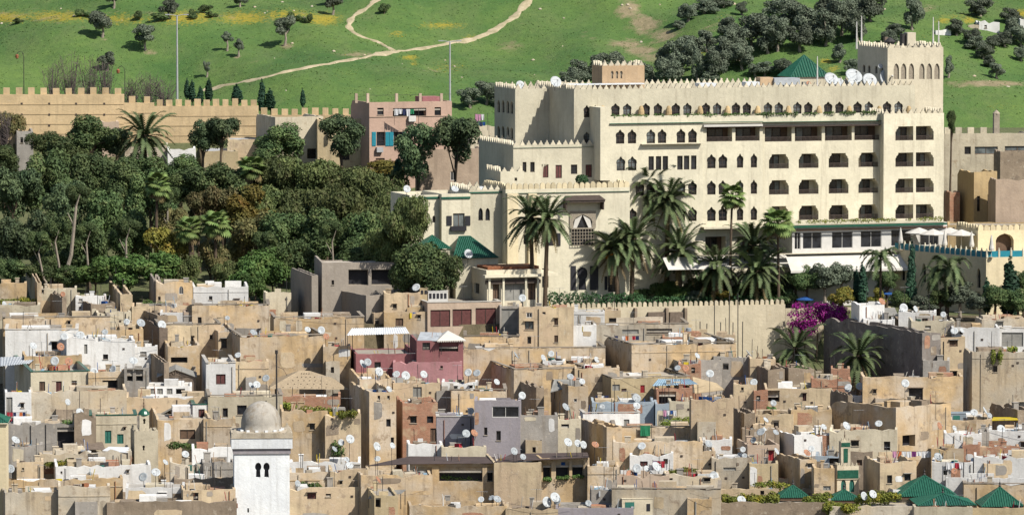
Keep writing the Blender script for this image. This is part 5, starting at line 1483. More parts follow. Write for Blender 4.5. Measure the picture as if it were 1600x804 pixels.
for i in range(2): proto('shrub%d' % i, 1.5, 1.1, 1, .10, 7, .5, 1500, .18, 'leaf_dark', 'bark', 240 + i)
# cypress: a spindle
def cyp(seed):
    rr = random.Random(seed); lob = []
    for i in range(9):
        t = i / 8
        r = .75 * (1 - t) ** .55 * (.55 + .45 * min(1, t * 5)) + .08
        lob.append((rr.uniform(-.1, .1), rr.uniform(-.1, .1), t * 6 - 3, r, r, .75))
    return lob
for i in range(2): PROTO['cypress%d' % i] = (leaf_cloud(cyp(300 + i), 2600, .20, 'leaf_cypress', shell=.6), cyp(300 + i)[:2], .8, 3.2, .14, 'bark')
NAMES = {'pine': 'pine_tree', 'dark': 'evergreen_tree', 'pepper': 'pepper_tree', 'rusty': 'broadleaf_tree', 'yellow': 'yellow_tree', 'bright': 'leafy_bush', 'olive': 'olive_tree', 'grove': 'olive_tree', 'shrub': 'shrub', 'cypress': 'cypress_tree'}
CATS = {'pine': 'tree', 'dark': 'tree', 'pepper': 'tree', 'rusty': 'tree', 'yellow': 'tree', 'bright': 'bush', 'olive': 'tree', 'grove': 'tree', 'shrub': 'bush', 'cypress': 'tree'}
TREES = []
def tree(kind, cx, cy, rx, ry, d=None, base=None, lean=0.0, bark=None, row='', stem=1.0):
    """crown centre (cx, cy) and half sizes in photo pixels; stands on the ground at distance d, or at hillside pixel row base"""
    var = [k for k in PROTO if k.startswith(kind)]
    if base is not None:
        gp = hillpt(cx + lean * 8, base); d = gp.y
    c = P(cx, cy, d)
    k = prnd.choice(var); me, lobes, prx, prz, tr, bk = PROTO[k]
    g = Vector((c.x + lean, d, zg(c.x + lean, d))) if base is None else gp
    H = max(.4, c.z - g.z)
    if base is None and kind in ('dark', 'pine', 'pepper'): ry *= prnd.uniform(.92, 1.2)
    sx = rx / F * d / prx; sz = ry / F * d / prz
    o = empty(NAMES[kind], g, 0, 'x', CATS[kind])
    lob2 = [(l[0] * sx - lean, l[1] * sx, l[2] * sz + H, 1, 1, 1) for l in lobes[:6]]
    tm = trunk_mesh(max(.3, H - ry / F * d * .35), tr * stem * (.6 + .4 * sx), lob2, bark or bk, (-lean * .9, 0))
    link('trunk', tm, o)
    cr = link('crown', me, o, (-lean, 0, H), (0, 0, prnd.uniform(0, 6.28)), (sx, sx, sz))
    TREES.append((kind, row, cx, cy, o))
    return o
# --- grove left of the hotel (crown centre x, y, half width, half height, distance)
for t in [('rusty', 14, 200, 24, 24, 768), ('dark', 74, 226, 32, 26, 757), ('dark', 142, 214, 46, 32, 756), ('pine', 182, 222, 28, 26, 757), ('pine', 318, 212, 28, 27, 755), ('pine', 346, 206, 30, 30, 754), ('dark', 440, 224, 44, 32, 752), ('dark', 404, 258, 30, 24, 748),
          ('pine', 534, 213, 40, 32, 748), ('dark', 100, 242, 40, 28, 752), ('dark', 6, 248, 26, 26, 752), ('dark', 216, 264, 40, 26, 750), ('dark', 282, 266, 42, 26, 750)]:
    tree(*t, row='back row of the grove')
tree('pine', 652, 238, 40, 46, 733, row='pair before the pink house', bark='bark'); tree('pine', 712, 216, 42, 46, 731, row='pair before the pink house')
tree('cypress', 622, 268, 10, 22, 734, row='pair before the pink house')
for t in [('pine', 20, 300, 44, 52, 728), ('dark', 78, 290, 48, 50, 732), ('dark', 140, 285, 46, 48, 735), ('pine', 110, 330, 44, 48, 722), ('dark', 190, 292, 46, 52, 734), ('dark', 235, 310, 40, 46, 728), ('dark', 300, 292, 40, 40, 736), ('dark', 348, 292, 44, 42, 736),
          ('pine', 30, 370, 44, 56, 714), ('dark', 80, 380, 38, 52, 716), ('dark', 165, 350, 44, 50, 720), ('dark', 205, 370, 40, 48, 716), ('dark', 140, 395, 40, 44, 712), ('rusty', 312, 322, 30, 34, 724), ('dark', 268, 350, 34, 40, 720), ('rusty', 265, 352, 30, 30, 713)]:
    tree(*t, row='tall dark left part of the grove')
for t in [('pepper', 420, 286, 52, 40, 738), ('pepper', 480, 282, 56, 40, 738), ('pepper', 545, 288, 52, 38, 736), ('pepper', 600, 306, 46, 40, 732), ('pepper', 632, 332, 42, 40, 724), ('pepper', 400, 325, 50, 44, 728), ('yellow', 392, 322, 44, 36, 724),
          ('pepper', 470, 330, 58, 46, 726), ('pepper', 540, 335, 56, 46, 724), ('pepper', 600, 355, 48, 44, 718), ('dark', 440, 372, 48, 50, 714), ('dark', 510, 372, 50, 50, 712), ('dark', 575, 378, 46, 46, 711), ('dark', 625, 378, 40, 44, 712), ('rusty', 385, 372, 40, 44, 716), ('yellow', 592, 268, 40, 16, 742), ('rusty', 352, 330, 40, 36, 726), ('pepper', 636, 345, 40, 44, 683), ('pepper', 604, 385, 40, 36, 686)]:
    tree(*t, row='broad brown-green middle of the grove')
for t in [('dark', 660, 420, 44, 42, 679), ('dark', 694, 430, 30, 40, 678), ('dark', 634, 430, 28, 40, 680)]: tree(*t, row='dark mass beside the green pavilion roof')
for t in [('bright', 150, 425, 36, 24, 700), ('bright', 200, 422, 40, 28, 699), ('bright', 245, 420, 36, 26, 700), ('dark', 110, 432, 30, 20, 701), ('pepper', 285, 425, 30, 26, 702), ('bright', 390, 425, 36, 34, 699), ('bright', 425, 420, 34, 36, 700), ('pepper', 355, 432, 28, 28, 701), ('bright', 400, 448, 24, 24, 694), ('yellow', 262, 392, 34, 34, 704), ('dark', 60, 420, 30, 24, 702), ('dark', 15, 425, 30, 26, 702), ('dark', 460, 408, 40, 36, 702), ('rusty', 330, 405, 30, 28, 704), ('dark', 560, 408, 50, 34, 700), ('dark', 90, 415, 30, 26, 706)]:
    tree(*t, row='front edge of the grove')
# pale leaning trunks that show in the shade
def bare_trunk(px0, py0, px1, py1, d, r, label):
    a = P(px0, py0, d); b = P(px1, py1, d)
    g = zg(a.x, d)
    o = empty('tree_trunk', (a.x, d, g), 0, label, 'tree trunk')
    m = MB(); k = (b - Vector((a.x, d, g)))
    m.tube([(0, 0, -1), (0, 0, max(.05, a.z - g)), (k.x * .45 + .15, 0, k.z * .5), (k.x, 0, k.z)], [r * 1.3, r * 1.15, r, r * .7], 7); m.tube([(k.x * .8, 0, k.z * .8), (k.x * .8 - .8, .3, k.z * .8 + 1.6)], [r * .5, r * .2], 5); m.tube([(k.x, 0, k.z), (k.x + .5, -.2, k.z + 1.5)], [r * .6, r * .2], 5)
    m.build('trunk', 'bark_pale', o)
    cr = PROTO['dark1'][0]; link('crown', cr, o, (k.x, 1.0, k.z + 1.2), (0, 0, prnd.uniform(0, 6)), (.45, .45, .4))
bare_trunk(101, 432, 119, 322, 701, .24, 'tall pale leaning trunk in the dark grove'); bare_trunk(97, 430, 86, 378, 702, .17, 'shorter pale trunk crossing the tall leaning one'); bare_trunk(72, 440, 60, 395, 700, .14, 'thin pale trunk left of the crossing trunks')
bare_trunk(137, 425, 135, 380, 703, .15, 'thin upright trunk right of the tall leaning one'); bare_trunk(194, 412, 197, 375, 704, .17, 'pale forked trunk above the bright bushes'); bare_trunk(257, 370, 262, 325, 712, .14, 'thin pale trunk beside the fan palm'); bare_trunk(520, 408, 519, 378, 698, .14, 'bare pale stub rising behind the concrete house')
bare_trunk(432, 436, 414, 395, 700, .10, 'thin leaning stem in the bright bushes')
# --- hillside olives (crown centre, half sizes, base row on the hill)
for t in [(160, 30, 22, 18, 60), (178, -8, 14, 12, 14), (227, 52, 21, 16, 80), (264, 10, 16, 14, 30), (355, 58, 10, 9, 80), (373, 70, 10, 10, 89), (168, 91, 15, 14, 112), (323, 103, 7, 9, 122), (445, 40, 20, 17, 72), (520, 2, 18, 12, 24), (375, -2, 12, 10, 12), (515, -6, 12, 10, 8)]:
    tree('olive', *t[:4], base=t[4], row='open meadow on the left hill')
for t in [(130, 20, 12, 7, 27), (218, 24, 9, 7, 31), (320, 14, 12, 6, 21), (332, 22, 9, 6, 28), (300, 24, 10, 6, 30), (30, 32, 9, 5, 36), (250, 26, 14, 6, 33), (480, 28, 8, 8, 36), (460, 25, 10, 8, 34), (600, 14, 10, 8, 22), (303, 18, 7, 5, 24)]:
    tree('shrub', *t[:4], base=t[4], row='flower band on the left hill')
for t in [(409, 148, 7, 22, 806), (422, 155, 9, 15, 806), (473, 152, 5, 12, 808), (300, 142, 7, 15, 806), (313, 148, 6, 12, 806), (326, 140, 7, 16, 806), (292, 138, 5, 14, 806), (370, 147, 10, 14, 806)]:
    tree('cypress', *t[:4], d=t[4], row='road behind the rampart')
G1 = [(905, 108, 24, 20, 130), (935, 98, 26, 20, 124), (960, 96, 24, 16, 118), (890, 122, 20, 14, 138), (1010, 115, 20, 22, 140), (1046, 110, 26, 22, 136), (1065, 82, 28, 28, 118), (1040, 88, 20, 22, 118), (1082, 70, 24, 18, 100), (1105, 60, 18, 16, 82), (1090, 100, 14, 26, 128), (1120, 98, 24, 28, 130), (1130, 75, 26, 24, 110), (1150, 60, 26, 24, 95), (1160, 85, 24, 20, 110),
      (1175, 42, 30, 26, 75), (1200, 55, 28, 26, 85), (1215, 45, 26, 24, 80), (1140, 40, 24, 18, 62), (1235, 20, 30, 24, 50), (1262, 30, 30, 28, 64), (1290, 40, 26, 28, 72), (1250, 55, 26, 20, 82), (1315, 20, 30, 28, 56), (1340, 35, 26, 26, 66), (1210, 12, 22, 16, 30), (1360, 8, 28, 24, 34), (1300, 8, 28, 22, 30), (1335, 4, 26, 20, 26),
      (1075, 18, 20, 14, 34), (1100, 8, 24, 14, 22), (1130, 0, 24, 12, 12), (1062, 38, 14, 8, 46), (1160, 12, 12, 10, 24), (1425, 16, 20, 26, 48), (1400, 46, 22, 12, 60), (1388, 58, 18, 12, 72), (1312, 80, 14, 16, 98), (1330, 102, 14, 12, 116), (1195, 105, 22, 12, 120), (1222, 102, 20, 12, 118), (1180, 108, 14, 10, 120), (1240, 108, 18, 10, 122), (1110, 118, 18, 12, 132), (700 + 60, 140, 24, 16, 164), (735, 150, 22, 16, 170), (780, 150, 22, 14, 168)]
for t in G1: tree('grove', *t[:4], base=t[4], row=('upper' if t[1] < 40 else 'middle' if t[1] < 80 else 'lower') + ' grove on the hill behind hotel')
G2 = [(1532, 10, 26, 16, 26), (1495, 40, 20, 14, 56), (1518, 55, 18, 12, 70), (1525, 65, 18, 12, 78), (1536, 78, 18, 13, 92), (1547, 94, 14, 11, 106), (1558, 108, 15, 12, 124), (1578, 22, 20, 13, 38), (1580, 40, 22, 16, 60), (1595, 55, 20, 16, 74), (1570, 60, 18, 12, 74), (1482, 100, 10, 18, 122), (1595, 82, 14, 12, 96), (1552, 64, 14, 10, 76)]
for t in G2: tree('grove', *t[:4], base=t[4], row='right hill beyond the tower')
tree('dark', 1487, 190, 8, 18, 742, row='roof edge right of the hotel')
# --- hotel garden trees
for t in [('cypress', 1425, 432, 9, 52, 681), ('cypress', 1348, 445, 9, 32, 693), ('cypress', 1338, 448, 8, 28, 694), ('cypress', 1578, 450, 17, 44, 678), ('cypress', 1542, 460, 9, 24, 679)]: tree(*t, row='hotel garden')
for t in [('grove', 1290, 432, 34, 24, 694), ('grove', 1315, 427, 24, 20, 695), ('dark', 1245, 430, 26, 20, 696), ('dark', 1262, 440, 26, 18, 694), ('yellow', 1312, 465, 22, 16, 692.5), ('yellow', 1370, 462, 16, 14, 692.5), ('grove', 1500, 455, 36, 20, 680), ('dark', 1556, 464, 26, 22, 677), ('dark', 1470, 466, 26, 16, 680), ('grove', 1440, 472, 24, 14, 679), ('dark', 1405, 468, 20, 16, 681), ('dark', 1385, 440, 20, 16, 693), ('dark', 1600, 440, 16, 20, 680), ('grove', 1530, 472, 26, 14, 677), ('dark', 1590, 470, 24, 18, 676)]: tree(*t, row='right end of the hotel garden')
for t in [('shrub', 1090, 448, 22, 14, 697), ('bright', 1040, 452, 20, 14, 697), ('bright', 1065, 458, 24, 12, 695), ('shrub', 1015, 450, 18, 12, 698), ('bright', 1110, 458, 22, 12, 696), ('shrub', 1140, 455, 20, 14, 697), ('grove', 1085, 462, 20, 10, 694), ('shrub', 1155, 460, 22, 12, 696), ('bright', 1205, 455, 22, 14, 695), ('shrub', 1225, 462, 18, 12, 694), ('grove', 1055, 440, 18, 14, 700), ('dark', 1110, 440, 24, 14, 700), ('shrub', 1000, 462, 18, 10, 696), ('bright', 1170, 448, 20, 12, 698), ('yellow', 1135, 462, 22, 8, 694), ('grove', 1230, 445, 20, 14, 697)]: tree(*t, row='shrubbery behind the garden wall')
tree('shrub', 902, 278, 9, 7, 705, row='pot on the lower hotel roof') if False else None
# labels that single each tree out: kind, place, order from the left
DESC = {'pine': 'dark pine', 'dark': 'dense dark green tree', 'pepper': 'broad olive-brown tree', 'rusty': 'loose brownish tree', 'yellow': 'yellow-green tree', 'bright': 'bright green bush', 'olive': 'grey-green olive tree', 'grove': 'grey-green olive tree', 'shrub': 'low dark bush', 'cypress': 'slim dark cypress'}
by = {}
for k, row_, cx, cy, o in TREES: by.setdefault((DESC[k], row_), []).append((cx, o))
for (ds, row_), lst in by.items():
    lst.sort(key=lambda q: q[0])
    for i, (cx, o) in enumerate(lst):
        if len(lst) == 1: lb = f'only {ds} in the {row_}'
        elif i == 0: lb = f'leftmost {ds}, {row_}'
        elif i == len(lst) - 1: lb = f'rightmost {ds}, {row_}'
        else: lb = f'{ORD[i]} {ds} from left, {row_}'
        o["label"] = lb
        if len(lst) > 2: o["group"] = f'{ds}s, {row_}'
# --- bare grey bushes above the rampart
def bare_bush(px, py, w, h, d, label, seed):
    rr = random.Random(seed)
    c = P(px, py, d); g = zg(c.x, d)
    o = empty('bare_bush', (c.x, d, g), 0, label, 'bush', 'bare grey bushes above the rampart')
    m = MB(); W = w / F * d; Hh = max(1.5, c.z - g + h / F * d)
    for i in range(46):
        a = rr.uniform(0, 6.28); q = rr.random() ** .6 * W
        tip = Vector((math.cos(a) * q, math.sin(a) * q * .6, Hh * rr.uniform(.6, 1.05)))
        s = tip * rr.uniform(.35, .6); s.x *= .6
        m.tube([(rr.uniform(-.2, .2), rr.uniform(-.2, .2), -.3), tuple(s), tuple(tip)], [.05, .035, .014], 4, False)
        for k in range(9):
            b = s.lerp(tip, rr.random()); e = b + Vector((rr.uniform(-.7, .7), rr.uniform(-.5, .5), rr.uniform(.1, .8)))
            m.tube([tuple(b), tuple(e)], [.025, .012], 3, False)
    m.build('twigs', 'bare_twig', o)
for i, (px, py, w, h) in enumerate([(82, 128, 18, 26), (110, 118, 24, 34), (140, 122, 22, 32), (165, 126, 18, 26), (205, 142, 18, 18), (232, 140, 20, 22), (255, 144, 22, 20), (8, 208, 14, 30)]):
    bare_bush(px, py, w, h, 806 if i < 7 else 766, (f'{ORD[i]} bare grey bush from left above the rampart' if i < 7 else 'bare brownish bush at the left edge of the grove'), 400 + i)
# ---------------------------------------------------------------- palms
def frond_mesh(L, rise, droop, mat, nleaf=15, width=.55):
    m = MB(); pts = []
    for i in range(9):
        t = i / 8
        x = L * (t - .12 * t * t * droop); z = L * (rise * t - droop * .62 * t * t * t - droop * .12 * t * t)
        pts.append(Vector((x, 0, z)))
    m.tube([tuple(p) for p in pts], [.045, .04, .036, .032, .028, .024, .018, .012, .006], 4, False)
    for i in range(nleaf * 2):
        t = .10 + .88 * i / (nleaf * 2)
        k = t * 8; j = min(7, int(k)); p = pts[j].lerp(pts[j + 1], k - j); tg = (pts[j + 1] - pts[j]).normalized()
        ln = width * (math.sin(math.pi * min(1, t * .86 + .12)) ** .6) * prnd.uniform(.85, 1.1)
        for s in (-1, 1):
            side = Vector((0, s, 0)); up = tg.cross(side) * s
            tip = p + side * ln * .80 + tg * ln * .62 + Vector((0, 0, .10 - .32 * ln * (1 if i % 2 else .5)))
            b = tg * .10
            m.tri(tuple(p - b), tuple(p + b), tuple(tip))
    return m.mesh('frond', mat)
FR = {'date': [frond_mesh(3.6, 1.15, .75, 'leaf_palm'), frond_mesh(3.6, .62, .80, 'leaf_palm'), frond_mesh(3.5, .15, .75, 'leaf_palm'), frond_mesh(3.3, -.30, .75, 'leaf_palm')],
      'dry': [frond_mesh(2.8, -.9, .5, 'leaf_palmdry', 9)], 'queen': [frond_mesh(3.2, .9, 1.25, 'leaf_palm', 16, .7), frond_mesh(3.2, .45, 1.4, 'leaf_palm', 16, .7), frond_mesh(3.0, .0, 1.3, 'leaf_palm', 16, .7)]}
def fan_mesh():
    m = MB(); m.tube([(0, 0, 0), (.5, 0, .18), (1.0, 0, .22)], [.03, .025, .02], 4, False)
    n = 15
    for i in range(n):
        a = R(-105 + 210 * i / (n - 1)); c = Vector((1.0, 0, .22)); L = .95 * (1 - .18 * abs(i - 7) / 7)
        d1 = Vector((math.cos(a), math.sin(a), -.10)); q = Vector((-math.sin(a), math.cos(a), 0))
        mid = c + d1 * L * .55; tip = c + d1 * L + Vector((0, 0, -.28))
        m.tri(tuple(c), tuple(mid + q * .13), tuple(mid - q * .13)); m.tri(tuple(mid + q * .13), tuple(tip), tuple(mid - q * .13))
    return m.mesh('fan_leaf', 'leaf_fan')
FAN = fan_mesh()
FAND = FAN.copy(); FAND.materials.clear(); FAND.materials.append(M['leaf_palmdry'])
def palm(kind, px, py, r, pbx, d, label, n=60, dates=False, trunk_r=.26, gz=None):
    """crown centre px, py; crown radius r (photo pixels); trunk foot under column pbx at distance d"""
    c = P(px, py, d); f = P(pbx, py, d); g = gz if gz is not None else zg(f.x, d)
    o = empty('date_palm' if kind == 'date' else ('fan_palm' if kind == 'fan' else 'feather_palm'), (f.x, d, g), 0, label, 'palm', 'palms of the garden')
    H = c.z - g; dx = c.x - f.x; R_ = r / F * d
    m = MB(); K = 10
    pts = [(dx * (i / K) ** 2, 0, -1.0 + (H + 1.0) * i / K) for i in range(K + 1)]
    m.tube(pts, [trunk_r * (1.25 - .35 * i / K) * (1.06 if i % 2 else .96) for i in range(K + 1)], 9)
    if kind == 'date': m.lathe([(trunk_r * .9, -1.1), (trunk_r * 1.7, -.5), (trunk_r * 1.5, 0), (.1, .35)], 9, (dx, 0, H))
    m.build('trunk', 'bark_palm' if kind == 'date' else 'bark', o)
    for i in range(n):
        az = i * 2.39996 + prnd.uniform(-.15, .15)
        t = (i + .5) / n
        if kind in ('date', 'queen'):
            fr = FR[kind]; idx = min(len(fr) - 1, int(t * len(fr) * .999)); s = R_ / 3.2 * prnd.uniform(.88, 1.1)
            link('frond', fr[idx], o, (dx, 0, H + .15 - .5 * t), (prnd.uniform(-.25, .25), prnd.uniform(-.16, .1), az), s)
        else:
            el = R(65 - 125 * t); s = R_ / 1.75 * prnd.uniform(.85, 1.1)
            link('fan_leaf', FAN if t < .88 else FAND, o, (dx, 0, H - .25 * t), (prnd.uniform(-.3, .3), -el, az), s)
    if kind == 'date':
        for i in range(7): link('dry_frond', FR['dry'][0], o, (dx, 0, H - .5), (0, prnd.uniform(-.1, .35), i * .9 + prnd.uniform(-.2, .2)), R_ / 3.4)
        if dates:
            for i in range(7):
                a = i * .9; m = MB(); c3 = (dx + math.cos(a) * R_ * .27, math.sin(a) * R_ * .27, H - .75)
                m.tube([(dx, 0, H - .1), (dx + math.cos(a) * R_ * .2, math.sin(a) * R_ * .2, H - .1), c3], .04, 4); m.lathe([(.05, -.5), (.2, -.35), (.26, 0), (.12, .25)], 7, c3); m.build('date_bunch', 'dates', o)
    return o
palm('date', 226, 212, 46, 228, 752, 'big feather palm standing against the rampart', 52)
palm('date', 829, 340, 42, 834, 679.0, 'left palm of the pair before the arched grille bay')
palm('date', 856, 342, 40, 850, 677.0, 'right palm of the pair before the grille bay')
palm('date', 1013, 295, 44, 1016, 699.0, 'left of the two tallest date palms before the hotel')
palm('date', 1044, 312, 44, 1042, 698.0, 'right of the two tallest date palms before the hotel')
palm('date', 958, 388, 42, 966, 690.5, 'date palm with orange fruit left of the garden centre', dates=True)
palm('date', 990, 374, 44, 987, 691.5, 'dense date palm beside the orange fruited one')
palm('date', 1062, 392, 46, 1062, 695.0, 'date palm with orange fruit in the middle', dates=True)
palm('date', 1119, 416, 44, 1121, 694.0, 'low dark date palm behind the wall centre')
palm('date', 1178, 384, 44, 1180, 697.0, 'date palm with orange fruit left of the tall fan palm', dates=True)
palm('date', 1184, 424, 46, 1182, 694.0, 'lowest date palm behind the right wall end')
palm('fan', 1144, 306, 24, 1141, 694.0, 'very tall slim fan palm before the hotel front', 34, trunk_r=.14)
palm('fan', 1215, 348, 28, 1217, 693.0, 'tall fan palm left of the restaurant awning', 40, trunk_r=.16)
palm('queen', 1376, 402, 38, 1376, 684.0, 'drooping feather palm before the glazed restaurant', 22, trunk_r=.15)
palm('queen', 1482, 418, 44, 1480, 680.0, 'big drooping palm before the pool terrace', 26, trunk_r=.22); palm('queen', 1462, 430, 34, 1466, 681.0, 'smaller drooping palm beside the big terrace palm', 20, trunk_r=.15)
palm('date', 1243, 545, 46, 1243, 671, 'palm with hanging dry fronds below the garden wall', 40)
palm('date', 1342, 556, 46, 1342, 657, 'dense green palm beside the dark flank wall', 48)
palm('fan', 246, 290, 24, 243, 712, 'fan palm rising inside the dark grove', 32, trunk_r=.2); palm('fan', 296, 358, 24, 299, 703, 'left fan palm of the pair at the grove edge', 34, trunk_r=.2); palm('fan', 337, 350, 26, 336, 703, 'right fan palm of the pair at the grove edge', 34, trunk_r=.2)
palm('fan', 637, 356, 32, 640, 704, 'fan palm at the right end of the grove', 36, trunk_r=.2); palm('fan', 392, 262, 24, 392, 735, 'dark fan palm below the cream hidden house', 30, trunk_r=.2)
# ---------------------------------------------------------------- hedges, bougainvillea
def hedge(px0, px1, pyt, pyb, d, mat, label, name='hedge', cat='hedge', thick=1.0, n=2600, size=.14, ragged=.1):
    a = P(px0, pyb, d); b = P(px1, pyt, d)
    g = min(a.z, zg((a.x + b.x) / 2, d)) if name == 'hedge' else a.z
    o = empty(name, ((a.x + b.x) / 2, d, g), 0, label, cat)
    w = (b.x - a.x) / 2; h = b.z - g
    lob = []
    k = max(3, int(w * 2 / 1.2))
    for i in range(k):
        x = -w + (i + .5) * 2 * w / k
        lob.append((x, 0, h * .5 + prnd.uniform(-ragged, ragged), 2 * w / k * .75, thick * .5, h * .52))
    link('foliage', leaf_cloud(lob, n, size, mat, 'foliage', shell=.75), o)
    m = MB()
    for i in range(k):
        x = lob[i][0]; m.tube([(x, 0, -.6), (x + .1, 0, h * .6)], [.05, .02], 4)
    m.build('stem', 'bark', o)
hedge(856, 937, 456, 478, 687.5, 'leaf_hedge', 'clipped dark hedge under the keyhole door'); hedge(944, 1002, 458, 478, 690, 'leaf_hedge', 'clipped dark hedge between palm trunks'); hedge(1000, 1225, 462, 480, 693.5, 'leaf_hedge', 'long low hedge just behind the garden wall', n=4200)
def bloom():
    d = 688.6
    a = P(1230, 525, d); b = P(1322, 474, d)
    g = zg((a.x + b.x) / 2, d)
    o = empty('bougainvillea', ((a.x + b.x) / 2, d, g), 0, 'purple bougainvillea spilling over the wall end', 'bougainvillea')
    lob = []
    for i in range(60):
        t = prnd.random(); s = prnd.random()
        px = 1236 + 84 * t; py = 478 + (44 if t < .5 else 24) * s
        p = P(px, py, d); lob.append((p.x - o.location.x, prnd.uniform(-.5, .5), p.z - g, .75, .6, .6))
    link('blossom', leaf_cloud(lob, 9000, .13, 'leaf_bloom', 'blossom', droop=.8, shell=.4), o)
    link('leaves', leaf_cloud(lob, 900, .13, 'leaf_dark', 'leaves', droop=.8, shell=.3), o)
    m = MB()
    for x in (-1.5, 0, 1.2): m.tube([(x, .9, -.3), (x + .2, .8, 4), (x, .3, lob[0][2])], [.1, .07, .03], 5)
    m.build('stem', 'bark', o)
bloom()
# ---------------------------------------------------------------- satellite dishes
crnd = random.Random(5)
def dish_meshes():
    m = MB(); k = 18; rings = [(0, 0), (.35, .03), (.7, .105), (1.0, .21)]
    n0 = 0
    m.v.append((0, 0, 0))
    for r, z in rings[1:]:
        for q in range(k): w = 2 * math.pi * q / k; m.v.append((r * math.cos(w) * .5, r * math.sin(w) * .54, z * .5))
    for q in range(k): m.f.append((0, 1 + q, 1 + (q + 1) % k))
    for i in range(2):
        for q in range(k): a = 1 + i * k; b = a + k; m.f.append((a + q, b + q, b + (q + 1) % k, a + (q + 1) % k))
    # back shell and rim
    nb = len(m.v)
    m.v += [(x, y, z - .025) for x, y, z in m.v[:nb]]
    m.f += [tuple(nb + i for i in f[::-1]) for f in m.f[:]]
    a = 1 + 2 * k
    for q in range(k): m.f.append((a + q, nb + a + q, nb + a + (q + 1) % k, a + (q + 1) % k))
    refl = m
    m2 = MB(); m2.tube([(0, -.50, .10), (0, -.42, .30), (0, -.10, .52)], .018, 5); m2.tube([(.30, .2, .1), (0, -.08, .5)], .008, 4); m2.tube([(-.30, .2, .1), (0, -.08, .5)], .008, 4)
    m3 = MB(); m3.lathe([(.03, 0), (.05, .02), (.05, .13), (.03, .16)], 8, (0, -.08, .44))
    m4 = MB(); m4.tube([(0, 0, -.03), (0, 0, -.16)], .07, 6)
    return refl, m2, m3, m4
dr, da, df, db = dish_meshes()
D_REFL = {k: dr.mesh('reflector', 'dish_' + k, True) for k in ('white', 'grey', 'rust')}
D_ARM = da.mesh('feed_arm', 'steel'); D_FEED = df.mesh('feed_horn', 'paint_white'); D_BACK = db.mesh('bracket', 'steel')
mm = MB(); mm.tube([(0, 0, 0), (0, 0, 1)], .03, 6); D_MAST = mm.mesh('mast', 'iron')
DISHES = {}
def dish(px, py, r, color='white', host=None, roofz=None, pos=None, hostname=None, lean=None):
    if pos is None:
        best, bc = None, 1e9
        for h in HOUSES:
            if not (h.x0 + (2 if h.xm - h.x0 < 12 else (h.xm - h.x0) * .4) <= px <= h.x1 - 1): continue
            if h.yt < py - 6: continue
            # must not be hidden: roof front row below the dish
            gap = h.yt - (py + r * .7)
            cost = abs(gap) + (8 if gap < -6 else 0)
            if cost < bc: best, bc = h, cost
        if best is None or bc > 45: return
        h = best
        yl = min(.55 + crnd.random() * .5, h.D * .4)
        x, z = h.fr.at(px, py, yl)
        x = min(max(x, .3), h.w - .3)
        wp = h.fr.world(x, yl, h.h - h.par); ml = z - (h.h - h.par); hostname = h.key
        d = wp.y
    else:
        wp, ml, d = pos
    ml = max(.25, ml)
    o = empty('satellite_dish', wp, 0, 'x', 'satellite dish', 'satellite dishes on the roofs')
    s = 2 * r / F * d
    yaw = R(crnd.gauss(20, 26) if lean is None else lean); el = R(crnd.uniform(42, 72))
    link('mast', D_MAST, o, (0, 0, 0), None, (1, 1, ml))
    rot = (el, 0, yaw)
    L = Vector((0, 0, ml))
    q = Matrix.Rotation(yaw, 3, 'Z') @ Vector((0, -.16 * s, .04 * s))
    rf = link('reflector', D_REFL[color], o, L + q, rot, s)
    for nm, me in (('feed_arm', D_ARM), ('feed_horn', D_FEED), ('bracket', D_BACK)): link(nm, me, rf)
    DISHES.setdefault((color, hostname), []).append((px, o))
